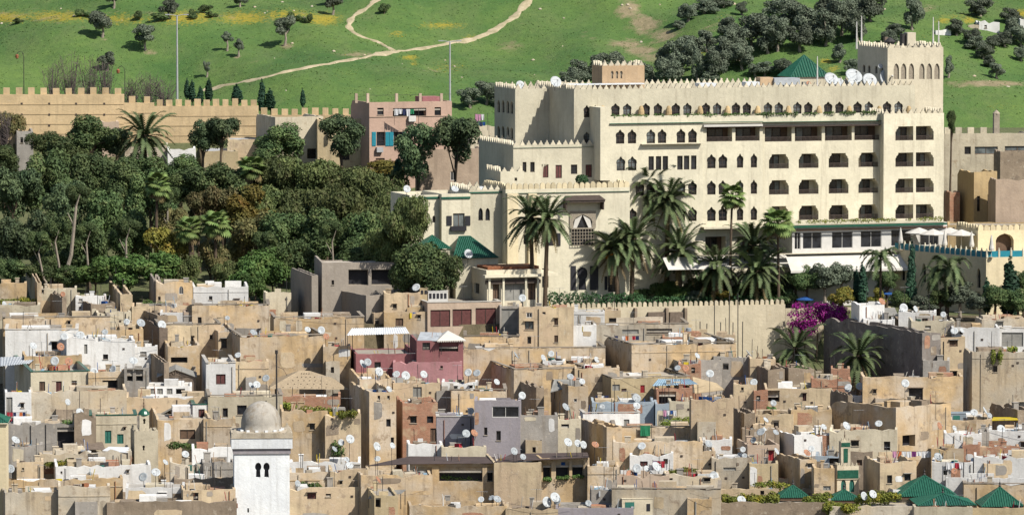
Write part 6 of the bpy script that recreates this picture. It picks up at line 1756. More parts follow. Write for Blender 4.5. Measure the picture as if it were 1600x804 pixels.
DL = '''5,477,6 80,460,4 198,503,5 219,505,7 244,508,7 164,519,5 100,526,6 115,526,5 125,524,7 167,535,7 26,541,6 86,564,7 106.5,565,6.5 208,564,7 146,582,7 178,578,7 94,542,6,r 123,561,4,r 104.5,628,5
355,497,4 395,520,6 480,515,5 504,516,6 508,526,5 372,555,5 416,591,6 391,602,5 400.6,601,6 562,569,7 574,566,6 591,581,7
651,449.6,6.5 816,466,6 757,558,5.5 784,556,6 861,553,5 847,559,5 619.6,585,6 633,587,7 661,585,6 732,582,6 745.5,583,6 775,596.7,5 886.6,588.6,5.5 895,590.7,4.5 908.8,596,5 813,618,6 882,636,6.5 606.5,608,5
931,562,5 1088,556,5 1059,575,5 1071,575.6,5.5,r 1109,584,6.5 1171,553,7 1181,597.6,6 965,623.7,6 993.5,622,7 994.6,634,6 940.5,635.5,4.5 1195,656,5 1208,629.7,5
1379,471.5,6,r 1410.7,481.6,7 1429,483,5 1473.6,491.4,4.5 1491,517.4,6 1502,516.6,4 1306,606,6 1320,607.7,5.5 1331,605,6 1343.6,603.6,6 1391,593,6 1414,599,6.5 1521.5,644.6,6 1536.5,642.5,7 1545,649,4.5
123.6,643.6,6 21,687.6,7 15.7,732.5,7 289,709.6,6 257,722,5 243,738,7.5 224.6,745,7 292,791.6,8 255,800.5,7 248.7,681,5
521,701.5,5 532.7,691,5 546,686,7 587,697.7,7 612,696,5 590,716.7,5 586,749.7,6 464,755,5 544.6,727,6 541,718,5
727.6,677.4,6.5 739.5,676.6,6 742,702,6 802,704.8,6 816.4,713.5,5 886,691,7 901.4,692.6,6 910,694.7,6 929,694.7,6 751.7,780,5 769,777.7,5 776,779.7,6.5 853,784,8 866,777,8 871,782.7,6 919,785.8,5 736.4,642,5
1003,697,6.5 1106,693.4,6 1190,675,7 1195,672,6 1211,675.4,5 1178,687.6,5 1160.5,702,4.5 1155.4,710.4,4 1163,711.7,4.5 1214,705,5.5 1259.5,707.4,6 1271,700.8,5 1164,735.8,6 1115,744,7.5 1157.5,780.7,7 995.5,731.5,7 1009.5,732,5 1014.6,737,5 1023.5,729.4,8.5 983.6,741,6.5,r
1286,667,5 1320.6,665.5,7 1373,662,6 1465.8,665.5,6,r 1490,669,4.5 1563,670.6,7 1464.5,713.7,7 1490.7,735.8,5 1348,774.6,6.5 1362.5,771.8,6.5'''
for t in DL.split():
    q = t.split(',')
    c = 'rust' if len(q) > 3 else ('rust' if crnd.random() < .04 else ('grey' if crnd.random() < .32 else 'white'))
    dish(float(q[0]), float(q[1]), float(q[2]), c)
# dishes on the hotel and the houses beside it
def hdish(px, py, r, y_l, z_roof_px, color='white', host='hotel roof', lean=20):
    a = HF.at(px, py, y_l); zr = HF.at(px, z_roof_px, y_l)[1]
    wp = HF.world(a[0], y_l, zr); dish(px, py, r, color, pos=(wp, a[1] - zr, wp.y), hostname=host, lean=lean)
for q in ((812, 134, 7, 16.0, 146), (867, 129, 9, 7.0, 142), (1297, 125, 11, 6.0, 140), (1310, 131, 9, 5.6, 140), (1332, 121, 13.5, 6.6, 138), (1331, 130, 8, 5.4, 138), (1357, 128, 12, 6.0, 138), (1386, 124, 15, 6.0, 138), (1375, 104, 4, 6, 120)): hdish(*q)
hdish(1263, 131, 4, 5.2, 138, 'rust')
hdish(1218, 131, 4, 5.2, 138, 'grey')
for q, hn in (((752, 297, 6, -1.0, 305), 'white left wing of hotel'), ((635, 296, 6, -.5, 306), 'white left wing of hotel'), ((710, 296, 6, -1.0, 305), 'white left wing of hotel'), ((731, 397, 7, -8.6, 412), 'hotel pavilion edge')): hdish(*q, host=hn)
for px, py, r, hh in ((498, 175, 7, 'cream house hidden behind the grove left of pink house'), (538, 158, 5, None), (578, 152, 5, None), (590, 149, 5, None), (599, 150, 4, None), (697, 148, 4, None), (755, 170, 6, None), (405, 207, 4, None)):
    dish(px, py, r, 'white')
for (color, hn), lst in DISHES.items():
    lst.sort(key=lambda q: q[0]); c = {'white': 'white', 'grey': 'grey', 'rust': 'rusty'}[color]
    hn = ' '.join(hn.split()[:9])
    for i, (px, o) in enumerate(lst):
        o["label"] = (f'{c} satellite dish on the {hn}' if len(lst) == 1 else f'{ORD[i]} {c} dish from left on the {hn}')
# ---------------------------------------------------------------- white minaret with dome and twin keyhole windows
def minaret():
    d = 588.0; yaw = R(4)
    C = P(366, 708, d); g = zg(C.x, d) - .5
    o = empty('minaret', (C.x, C.y, g), yaw, 'whitewashed square minaret with stained dome and twin keyhole windows', 'minaret')
    fr = Frame((C.x, C.y, g), yaw)
    w = fr.at(452.5, 708)[0]; h = C.z - g
    m = MB(); lps = []
    for cx in (403.5, 416.5):
        a = fr.at(cx - 5, 745); b = fr.at(cx + 5, 722); lps.append(loop_of('keyhole', (a[0] + b[0]) / 2, (a[1] + b[1]) / 2, b[0] - a[0], b[1] - a[1]))
    a = fr.at(386.5, 800); b = fr.at(389, 793); sl = loop_of('rect', (a[0] + b[0]) / 2, (a[1] + b[1]) / 2, b[0] - a[0], b[1] - a[1])
    m.holed([(0, 0), (w, 0), (w, h), (0, h)], lps + [sl], 0)
    for lp in lps + [sl]: m.reveal(lp, 0, .55)
    m.quad((0, 0, 0), (0, w, 0), (0, w, h), (0, 0, h)); m.quad((w, 0, 0), (w, w, 0), (w, w, h), (w, 0, h)); m.quad((0, w, 0), (w, w, 0), (w, w, h), (0, w, h))
    m.build('shaft', 'shrine', o)
    for lp in lps + [sl]: q = MB(); q.holed(lp, [], .5); q.build('window', 'paint_dark', o)
    # moulded balcony: band, ledge, parapet
    e = fr.at(361.5, 700)[0] * -1
    z1 = fr.at(400, 706)[1]; z2 = fr.at(400, 700)[1]; z3 = fr.at(400, 684)[1]; z4 = fr.at(400, 672)[1]
    m = MB(); m.box(-.12, w + .12, -.12, w + .12, h - .05, z2); m.build('string_course', 'lilac', o)
    m = MB(); m.box(-e, w + e, -e, w + e, z2, z3); m.build('balcony_band', 'shrine', o)
    m = MB(); m.box(-e - .06, w + e + .06, -e - .06, w + e + .06, z3, z3 + .10)
    m.box(-e, w + e, -e, w + e, z3 + .10, z3 + .55); m.build('parapet', 'pale', o)
    mer = MB(); mer.prism([(-.24, 0), (.24, 0), (.24, .18), (.12, .18), (.12, .42), (-.12, .42), (-.12, .18), (-.24, .18)], -.11, .11); me = mer.mesh('merlon', 'pale')
    zt = z3 + .55
    for s in (0.0, 1.0):
        for t in (0.06, .94):
            link('merlon', me, o, (-e + (w + 2 * e) * t, -e + .12 + (w + 2 * e - .24) * s, zt))
    for t in (.22, .5, .78):
        link('merlon', me, o, (-e + (w + 2 * e) * t, -e + .12, zt - .12), None, (1, 1, .6))
    # dome on a drum
    cx = fr.at(409, 655)[0]; r = (fr.at(440, 655)[0] - fr.at(377, 655)[0]) / 2; cy = w / 2
    zd = zt - .25; hd = fr.at(409, 630)[1] - zd
    prof = [(r * 1.06, 0), (r * 1.06, .25), (r * 1.0, .27), (r * 1.0, hd * .30)] + [(r * math.cos(a) * (1 - .03 * math.sin(a)), hd * .30 + (hd * .70) * math.sin(a)) for a in [i * math.pi / 2 / 9 for i in range(1, 10)]]
    prof[-1] = (.05, hd)
    m = MB(); m.lathe(prof, 28, (cx, cy, zd)); m.build('dome', 'domewash', o, True)
    m = MB()
    for i in range(14):
        a = 2 * math.pi * i / 14; x, y = cx + r * 1.07 * math.cos(a), cy + r * 1.07 * math.sin(a)
        m.prismz([(x - .16, y - .16), (x + .16, y - .16), (x + .16, y + .16), (x - .16, y + .16)], zd + .05, zd + .42)
    m.build('drum_merlons', 'shrine', o)
    # iron mast at the back corner
    x, z = fr.at(432, 548, w + e - .2); 
    m = MB(); m.tube([(x, w + e - .2, zt - .1), (x, w + e - .2, z - .2)], .10, 6); m.tube([(x, w + e - .2, z - .3), (x, w + e - .2, z + .1)], .16, 7); m.tube([(x, w + e - .2, z - 1.6), (x + .7, w + e - .2, z - 1.9), (x + 1.1, w + e - .2, z - 2.6)], .03, 5); m.tube([(x - .3, w + e - .2, zt + .2), (x + .3, w + e - .2, zt + .8)], .2, 6); m.build('mast', 'iron', o)
plaster('domewash', (0.56, 0.52, 0.455), (0.40, 0.34, 0.26), 0.50, 0.55, 0.3)
minaret()
# small square minaret with a lantern and green cap
def small_minaret(x0, xm, x1, yt, yb, lx0, lx1, lyt, ypeak, d, mat, label, green=False):
    H = house(label, x0, xm, x1, yt, yb, mat, [((xm + x1) / 2 - 4, yt + 26, 4, 8, 'd', 'keyhole')] if not green else [((xm + x1) * .5 - 7, 758, 8, 20, 't', 'arch'), ((xm + x1) * .5 + 6, 758, 8, 20, 't', 'arch')], d=d, clutter=False, rough=.02, par=.3, name='minaret', cat='minaret', depth=(x1 - xm) / F * d)
    fr = H.fr
    merl = MB(); merl.prism([(-.14, 0), (.14, 0), (.14, .14), (.07, .14), (.07, .34), (-.07, .34), (-.07, .14), (-.14, .14)], -.08, .08); me = merl.mesh('merlon', mat)
    for i in range(5):
        t = (i + .5) / 5
        link('merlon', me, H.o, (H.w * t, .1, H.h)); link('merlon', me, H.o, (.1, H.D * t, H.h), (0, 0, math.pi / 2))
    yl = H.D * .3
    a = fr.at(lx0, yt, yl); b = fr.at(lx1, lyt, yl); t = fr.at((lx0 + lx1) / 2, ypeak, yl)
    lw = b[0] - a[0]
    m = MB(); lp = loop_of('keyhole', (a[0] + b[0]) / 2, (H.h + b[1]) / 2 + .15, lw * .28, (b[1] - H.h) * .35)
    m.holed([(a[0], H.h - .6), (b[0], H.h - .6), (b[0], b[1]), (a[0], b[1])], [lp] if not green else [], yl)
    m.quad((a[0], yl, H.h - .6), (a[0], yl + lw, H.h - .6), (a[0], yl + lw, b[1]), (a[0], yl, b[1])); m.quad((b[0], yl, H.h - .6), (b[0], yl + lw, H.h - .6), (b[0], yl + lw, b[1]), (b[0], yl, b[1])); m.quad((a[0], yl + lw, H.h - .6), (b[0], yl + lw, H.h - .6), (b[0], yl + lw, b[1]), (a[0], yl + lw, b[1])); m.quad((a[0], yl, b[1]), (b[0], yl, b[1]), (b[0], yl + lw, b[1]), (a[0], yl + lw, b[1]))
    lan = m.build('lantern', mat, H.o)
    if green:
        for (z0, z1, ins) in ((H.h + .35, b[1] - .75, .28), (b[1] - .55, b[1] - .12, .04)):
            q = MB(); q.box(a[0] + lw * ins, b[0] - lw * ins, yl - .04, yl - .004, z0, z1); q.build('tile_panel', 'tile_green', lan)
        q = MB(); za = fr.at(xm, 747)[1]; zb = fr.at(xm, 734)[1]; q.box(.04, H.w - .04, -.05, -.004, za, zb); q.build('tile_panel', 'tile_green', H.o)
        q = MB(); q.box(-.06, H.w + .06, -.08, .02, za - .12, za - .02); q.build('ledge', mat, H.o)
        for i in range(4): link('merlon', me, lan, (a[0] + lw * (i + .5) / 4, yl + .08, b[1]))
    else:
        q = MB(); q.lathe([(lw * .62, -.03), (lw * .6, .12), (lw * .45, .4), (lw * .2, .62), (.03, .75)], 12, ((a[0] + b[0]) / 2, yl + lw / 2, b[1])); q.build('tiled_cap', 'tile_green', lan)
    q = MB(); zc = b[1] + (.7 if not green else 0); q.lathe([(.03, 0), (.09, .25), (.03, .4), (.08, .6), (.03, .75), (.05, .9), (.01, 1.2)], 8, ((a[0] + b[0]) / 2, yl + lw / 2, zc)); q.build('finial', 'woodbrown', lan)
small_minaret(204, 210, 247, 673, 728, 218, 233, 648, 636, 612, 'cream', 'small cream minaret with lantern and green cap')
small_minaret(1302, 1308, 1342, 728, 790, 1314, 1329, 689, 680, 600, 'cream', 'slim minaret with green tile panels and lantern', True)
def edge_tower():
    H = house('cream tower cut by the left edge with green tiles', -40, -40, 9, 662, 830, 'hotel_yellow', d=588, clutter=False, rough=.01, yaw=2, name='tower', cat='tower')
    m = MB(); m.box(-.3, H.w + .25, -.25, H.D + .2, H.h + .02, H.h + .12); m.build('eave', 'cream', H.o)
    pyramid(H.o, H.w / 2, H.D / 2, H.h + .12, H.w / 2 + .25, H.D / 2 + .2, 1.0, ribs=14, fin=False)
edge_tower()
# ---------------------------------------------------------------- green pyramid roofs of the shrine
def shrine_roof(px0, px1, pyb, pxp, pyp, d, label, fins=1, wall_px=0):
    a = P(px0, pyb, d); b = P(px1, pyb, d); t = P(pxp, pyp, d + (b.x - a.x) / 2)
    g = zg(a.x, d); hw = (b.x - a.x) / 2
    o = empty('shrine_pavilion', ((a.x + b.x) / 2, d + hw, g), R(4), label, 'pavilion', 'green tiled pavilions at lower right')
    hb = a.z - g
    m = MB(); m.box(-hw + .35, hw - .35, -hw + .35, hw - .35, 0, hb); m.build('wall', 'cream', o)
    m = MB(); m.box(-hw + .1, hw - .1, -hw + .1, hw - .1, hb - .3, hb - .01); m.build('eave', 'woodbrown', o)
    pyramid(o, 0, 0, hb, hw, hw, t.z - a.z, ribs=max(14, int(hw * 8)), fin=True)
    return o
shrine_roof(1401, 1494, 775, 1446, 742, 592, 'large green tiled pyramid roof with ribs and finial')
shrine_roof(1430, 1523, 789, 1470, 770, 586, 'lower green tiled roof in front of large pyramid')
shrine_roof(1531, 1599, 791, 1563, 760, 589, 'green tiled pyramid roof near the right edge')
shrine_roof(1296, 1344, 781, 1321, 764, 591, 'low green tiled pyramid at the minaret foot')
shrine_roof(1216, 1264, 777, 1241, 757, 593, 'small green tiled pyramid amid flowering weeds')
# ---------------------------------------------------------------- canopies, sheds, tarps
def world_poly(name, pts, mat, label, cat, group=None, thick=.06, post=None, corr=0):
    """a sheet roof given by photo points with their distances, thickened, on posts that reach what lies below"""
    W = [P(*q) for q in pts]
    c = sum(W, Vector()) / len(W); base = c.copy()
    zb = min(p.z for p in W) - (post or 0)
    o = empty(name, (c.x, c.y, zb), 0, label, cat, group)
    O = Vector((c.x, c.y, zb)); L = [p - O for p in W]
    m = MB(); k = len(L)
    if corr and k == 4:
        n = corr
        for i in range(n):
            t0, t1, t2 = i / n, (i + .5) / n, (i + 1) / n
            f = lambda t, u: tuple(L[0].lerp(L[1], t) if u == 0 else L[3].lerp(L[2], t))
            up = Vector((0, 0, .07))
            a0, a1, a2 = Vector(f(t0, 0)), Vector(f(t1, 0)) + up, Vector(f(t2, 0)); b0, b1, b2 = Vector(f(t0, 1)), Vector(f(t1, 1)) + up, Vector(f(t2, 1))
            m.quad(tuple(a0), tuple(a1), tuple(b1), tuple(b0)); m.quad(tuple(a1), tuple(a2), tuple(b2), tuple(b1))
    else:
        n0 = len(m.v); m.v += [tuple(p) for p in L] + [tuple(p - Vector((0, 0, thick))) for p in L]
        m.f.append(tuple(range(k))); m.f.append(tuple(range(2 * k - 1, k - 1, -1)))
        for i in range(k): j = (i + 1) % k; m.f.append((i, k + i, k + j, j))
    m.build('sheet', mat, o)
    if post:
        for p in L:
            q = MB(); q.tube([(p.x * .96, p.y * .96, p.z - .03), (p.x * .96, p.y * .96, -.4)], .04, 5); q.build('post', 'iron', o)
    return o
d1 = dm(588) + 1
world_poly('canopy', [(541, 524, d1), (640, 521, d1 + 2), (634, 511, d1 + 5), (549, 513, d1 + 3)], 'tin_white', 'white corrugated canopy over the dark pink terrace', 'canopy', post=2.4, corr=26)
d2 = dm(590)
def tent():
    o = world_poly('tent_roof', [(652, 531, d2 + .5), (690, 532, d2), (690, 519, d2 + 3.5), (657, 518, d2 + 4)], 'tin', 'grey and white tent roof on the pink tower', 'canopy', post=1.2)
    O = o.location
    T_ = [P(683, 532, d2 - .6) - O, P(728, 531, d2 + .4) - O, P(724, 528, d2 + 4) - O, P(700, 516, d2 + 2) - O]
    m = MB(); m.tri(*[tuple(T_[i]) for i in (0, 1, 3)]); m.tri(*[tuple(T_[i]) for i in (1, 2, 3)]); m.tri(tuple(T_[0]), tuple(T_[3]), tuple(P(690, 520, d2 + 4) - O))
    for i in range(16):
        a = T_[0].lerp(T_[1], i / 16); b = T_[0].lerp(T_[1], (i + 1) / 16); m.tri(tuple(a), tuple(b), tuple(a.lerp(b, .5) - Vector((0, 0, .22))))
    m.build('tent_cloth', 'canvas', o)
tent()
def hip_tent():
    d = dm(618); A = [(418, 607, d), (546, 608, d + 1), (520, 590, d + 8), (430, 590, d + 8)]; pk_ = P(468, 578, d + 4.5)
    W = [P(*q) for q in A]; c = sum(W, Vector()) / 4; zb = W[0].z - 1.5; O = Vector((c.x, c.y, zb))
    o = empty('reed_roof', O, 0, 'broad beige hipped roof with nail dots right of minaret mast', 'roof shelter')
    m = MB(); L = [p - O for p in W]; t = pk_ - O; t2 = t + Vector((1.2, .3, -.1))
    m.quad(tuple(L[0]), tuple(L[1]), tuple(t2), tuple(t)); m.tri(tuple(L[1]), tuple(L[2]), tuple(t2)); m.quad(tuple(L[2]), tuple(L[3]), tuple(t), tuple(t2)); m.tri(tuple(L[3]), tuple(L[0]), tuple(t))
    m.build('sheet', 'reed', o)
    m = MB(); n0 = (L[1] - L[0]).cross(t - L[0]).normalized()
    for i in range(5):
        for j in range(8 - i):
            u = .08 + i * .19; v = .12 + .76 * (j + .5) / (8 - i); p = (L[0].lerp(L[1], v)).lerp((t + t2) / 2, u) + n0 * .03
            m.box(p.x - .05, p.x + .05, p.y - .05, p.y + .05, p.z - .04, p.z + .04)
    m.build('batten_dots', 'timber', o)
    for p in L: q = MB(); q.tube([(p.x, p.y, p.z - .03), (p.x, p.y, -6)], .06, 5); q.build('post', 'timber', o)
hip_tent()
def gable_shed(px0, px1, pyb, pxp, pyp, d, depth, mat, label, wallmat='timber', wall=.9, closed=True):
    a = P(px0, pyb, d); b = P(px1, pyb, d); t = P(pxp, pyp, d); zb = a.z - wall
    O = Vector((a.x, d, zb)); o = empty('shed', O, R(3), label, 'shed')
    w = b.x - a.x; tx = t.x - a.x; hz_ = t.z - zb
    m = MB(); th = .07
    m.quad((-.1, -.15, wall - .05), (tx, -.15, hz_), (tx, depth, hz_), (-.1, depth, wall - .05)); m.quad((tx, -.15, hz_), (w + .1, -.15, wall - .05), (w + .1, depth, wall - .05), (tx, depth, hz_))
    m.quad((-.1, -.15, wall - .05 - th), (tx, -.15, hz_ - th), (tx, -.15, hz_), (-.1, -.15, wall - .05)); m.quad((tx, -.15, hz_ - th), (w + .1, -.15, wall - .05 - th), (w + .1, -.15, wall - .05), (tx, -.15, hz_))
    m.build('roof', mat, o)
    if closed:
        q = MB(); q.v = []; q.prism([(0, -1.5), (w, -1.5), (w, wall - .08), (tx, hz_ - .12), (0, wall - .08)], .05, .12); q.build('wall', wallmat, o)
    q = MB()
    for x in (0.05, w - .05, tx): q.tube([(x, 0, -1.5), (x, 0, (wall if x != tx else hz_) - .1)], .06, 5)
    for k in range(1, 5):
        f = k / 5; q.tube([(tx * f, -.02, wall + (hz_ - wall) * f - .1), (tx, -.02, wall - .1)], .035, 4); q.tube([(w - (w - tx) * f, -.02, wall + (hz_ - wall) * f - .1), (tx, -.02, wall - .1)], .035, 4)
    q.build('frame', 'timber', o)
gable_shed(246, 306, 588, 274, 576, dm(606) + 1, 6, 'tin_grey', 'grey corrugated gable shed left of the hipped roof')
gable_shed(121, 160, 752, 140, 738, dm(757) - 1, 4, 'tin_grey', 'small open gable shed before the long white wall', closed=False)
gable_shed(242, 300, 652, 272, 636, dm(656) + 2, 4, 'tin_grey', 'bare timber frame gable behind the small minaret', closed=False)
d3 = 596
world_poly('awning_roof', [(572, 727, d3 + 2), (636, 724, d3 - .4), (776, 722.5, d3 - .3), (774, 713, d3 + 6), (640, 712, d3 + 7)], 'tarp_brown', 'long flat brown awning over the plant gallery', 'awning', post=2.2)
world_poly('awning_roof', [(772, 721, d3 - .5), (920, 713.5, d3 + .6), (918, 706, d3 + 7), (800, 708, d3 + 7)], 'tarp_brown', 'sloping dark awning over the hedge filled openings', 'awning', post=2.2)
world_poly('tin_roof', [(575, 778, dm(800)), (627, 770, dm(800) - 1), (634, 764, dm(800) + 3), (583, 766, dm(800) + 4)], 'tin_grey', 'tilted grey sheet roof on the yellow shed', 'sheet roof', post=.6)
world_poly('tin_roof', [(1018, 603, dm(632)), (1092, 600, dm(632)), (1078, 592, dm(632) + 4), (1028, 592, dm(632) + 4)], 'tarp_blue', 'pale blue sheet roof over the brick hut', 'sheet roof', post=.5, corr=18)
world_poly('tin_roof', [(1086, 614, dm(630)), (1132, 608, dm(630)), (1120, 598, dm(630) + 3), (1082, 588, dm(630) + 4)], 'tarp_tan', 'tilted tan tarpaulin right of the brick hut', 'tarpaulin', post=.6)
world_poly('tin_roof', [(0, 572, dm(590)), (45, 568, dm(590)), (60, 556, dm(590) + 6), (0, 558, dm(590) + 6)], 'tin', 'grey sheet roof at left edge beside cornice house', 'sheet roof', post=.8, corr=12)
world_poly('tin_roof', [(1549, 656, dm(672)), (1591, 655, dm(672)), (1588, 651, dm(672) + 2), (1552, 651, dm(672) + 2)], 'plastic_yellow', 'bright yellow canopy at the right edge', 'canopy', post=1.6)
world_poly('tin_roof', [(1360, 625, dm(640)), (1412, 626, dm(640)), (1402, 612, dm(640) + 4), (1368, 612, dm(640) + 4)], 'tin_white', 'tilted white sheet roof beside the barred window', 'sheet roof', post=.8)
world_poly('tin_roof', [(1362, 492, 672), (1404, 493, 671), (1398, 480, 677), (1372, 481, 677)], 'tin_grey', 'grey sagging sheet roof beside the pinkish white house', 'sheet roof', post=.7)
world_poly('tin_roof', [(1110, 724, dm(735)), (1172, 722, dm(735)), (1166, 709, dm(735) + 4), (1118, 708, dm(735) + 4)], 'tin_grey', 'grey sloping sheet roof below the white chimney house', 'sheet roof', post=.4)
world_poly('tin_roof', [(598, 607, dm(615)), (662, 604, dm(615)), (650, 589, dm(615) + 5), (604, 589, dm(615) + 5)], 'tin_grey', 'dark grey tent roof on a forked post below pink terrace', 'sheet roof', post=1.5)
world_poly('tin_roof', [(860, 612, dm(640)), (905, 600, dm(640)), (900, 592, dm(640) + 4), (866, 592, dm(640) + 4)], 'tin_grey', 'rusted sheet roof behind the narrow ochre tower', 'sheet roof', post=.7)
world_poly('tin_roof', [(200, 706, dm(728)), (160, 703, dm(728)), (170, 697, dm(728) + 3), (202, 698, dm(728) + 3)], 'tin_white', 'white sheet roof left of the small minaret', 'sheet roof', post=.4)
world_poly('tin_roof', [(105, 700, dm(716)), (165, 702, dm(716)), (160, 690, dm(716) + 4), (112, 690, dm(716) + 4)], 'timber', 'heap of broken roof boards below the teal doors', 'boards', post=.4)
# boxes: roof vans, kiosks, AC units, tanks
def roof_box(px0, px1, pyt, pyb, d, depth, mat, name, label, cat, det=None):
    a = P(px0, pyb, d); b = P(px1, pyt, d)
    o = empty(name, (a.x, d, a.z), R(5), label, cat)
    w, h = b.x - a.x, b.z - a.z
    m = MB(); m.box(0, w, 0, depth, -.6, h); m.box(-.04, w + .04, -.04, depth + .04, h + .003, h + .06); m.build('body', mat, o)
    if det == 'slats':
        for i in range(max(2, int(w / .45))):
            x = .12 + i * .45
            if x + .3 < w: q = MB(); q.box(x, x + .3, -.03, -.003, h * .25, h * .8); q.build('grille', 'paint_dark', o)
    elif det == 'door':
        q = MB(); q.box(w * .1, w * .4, -.03, -.003, h * .2, h * .75); q.build('shutter_panel', 'paint_green', o); q = MB(); q.box(w * .8, w * .92, -.03, -.003, 0, h * .6); q.build('opening', 'paint_dark', o)  # the opening is a raised dark panel, its inner shade painted on
    return o
roof_box(669, 700, 455, 470, 676, 1.6, 'paint_white', 'ventilation_unit', 'white ventilation units on the shuttered house roof', 'ventilator', 'slats')
roof_box(972, 1020, 779, 798, dm(806) - .6, 2.5, 'cream', 'roof_kiosk', 'cream kiosk with green shutter on the bottom terrace', 'kiosk', 'door')
roof_box(1486, 1521, 646, 657, dm(664), 2.0, 'bluegrey', 'roof_cabin', 'blue painted cabin on the low ochre terrace', 'cabin', 'door')
roof_box(36, 57, 676, 688, dm(704), 1.5, 'white', 'roof_tank', 'white block tank on the grey rubble house', 'tank')
roof_box(656, 668, 451, 462, 676, 1.0, 'yellow', 'dovecote', 'small yellow dovecote right of the concrete house', 'dovecote', 'slats')
def barrel(px, pyt, pyb, d, r, mat, label):
    a = P(px, pyb, d); b = P(px, pyt, d); o = empty('water_barrel', a, 0, label, 'barrel'); h = b.z - a.z
    m = MB(); m.lathe([(r, 0), (r * 1.03, h * .05), (r, h * .33), (r * 1.03, h * .36), (r, h * .66), (r * 1.03, h * .7), (r, h * .97), (r * .9, h)], 14); m.build('barrel', mat, o)
barrel(1076, 512, 526, dm(532), .32, 'bluegrey', 'blue grey water barrel below the garden wall')
barrel(1469, 514, 524, dm(530), .25, 'cloth_blue', 'small blue drum on the balcony house roof')
# ---------------------------------------------------------------- laundry
def laundry(px0, px1, py, d, cols, label, drop=12):
    a = P(px0, py, d); b = P(px1, py, d); o = empty('laundry_line', ((a.x + b.x) / 2, d, a.z), 0, label, 'laundry')
    w = b.x - a.x
    m = MB(); m.tube([(-w / 2, 0, 0), (0, 0, -.05), (w / 2, 0, 0)], .012, 4)
    for s in (-1, 1): m.tube([(s * w / 2, 0, .1), (s * w / 2, 0, -2.2)], .03, 5)
    m.build('line', 'iron', o)
    x = -w / 2 + .05; n = len(cols); st = (w - .1) / n
    for i, c in enumerate(cols):
        if c:
            h = drop / F * d * crnd.uniform(.65, 1.1); q = MB(); k = 6; ww = st * .92
            for j in range(k):
                t0, t1 = j / k, (j + 1) / k; y0, y1 = .05 * math.sin(t0 * 9 + i), .05 * math.sin(t1 * 9 + i)
                q.quad((x + ww * t0, 0, -.03), (x + ww * t1, 0, -.03), (x + ww * t1, y1, -h), (x + ww * t0, y0, -h))
                q.quad((x + ww * t0, .02, -.03), (x + ww * t1, .02, -.03), (x + ww * t1, y1 + .02, -h), (x + ww * t0, y0 + .02, -h))
            q.build('cloth', 'cloth_' + c, o)
        x += st
laundry(10, 41, 643, dm(664) - .5, ['red', 'red', 'navy', 'white', 'orange', 'navy'], 'dark and red laundry on the left edge white house', 16)
laundry(616, 654, 170, 756.6, ['white', 'white', 'navy', 'white', 'green', None], 'white and navy laundry on the pink house terrace', 11)
laundry(742, 762, 178, 747, ['pink', 'pink', 'white', None], 'pink laundry left of the hotel wall', 12); laundry(744, 764, 190, 746.5, ['blue', 'navy', 'blue', None], 'blue laundry below the pink laundry', 9)
laundry(1393, 1456, 704, dm(722) + .5, ['pink', 'orange', 'white', 'white', 'purple', 'white', 'white', 'white'], 'pink and purple laundry near the pyramid roofs', 11)
laundry(220, 260, 772, dm(788) - .6, ['blue', 'blue', 'blue', None], 'blue cloth hung below the long white wall', 10)
laundry(306, 342, 781, dm(792) - .4, ['red', 'red', 'red', None], 'red cloth left of the white minaret', 9)
laundry(1000, 1018, 664, dm(694) - .3, ['green'], 'green cloth on the upper ochre terrace wall', 18)
laundry(1020, 1046, 719, dm(742) - .4, ['purple', 'red', 'red', None], 'dark red cloths on the white ruin', 12)
laundry(1036, 1058, 640, dm(655) - .4, ['pink', 'white', 'blue', 'white'], 'mixed washing below the brick hut', 10); laundry(960, 1005, 524, dm(534), ['navy', None, 'white', 'orange', None, 'red', 'navy', None], 'scattered washing before the garden wall', 8)
laundry(1478, 1506, 722, dm(748) - .4, ['white', 'white', 'red', 'white'], 'white washing with a red star cloth', 12)
laundry(930, 952, 617, dm(628), ['navy', 'white', 'navy'], 'dark washing on the pale blue terrace', 7)
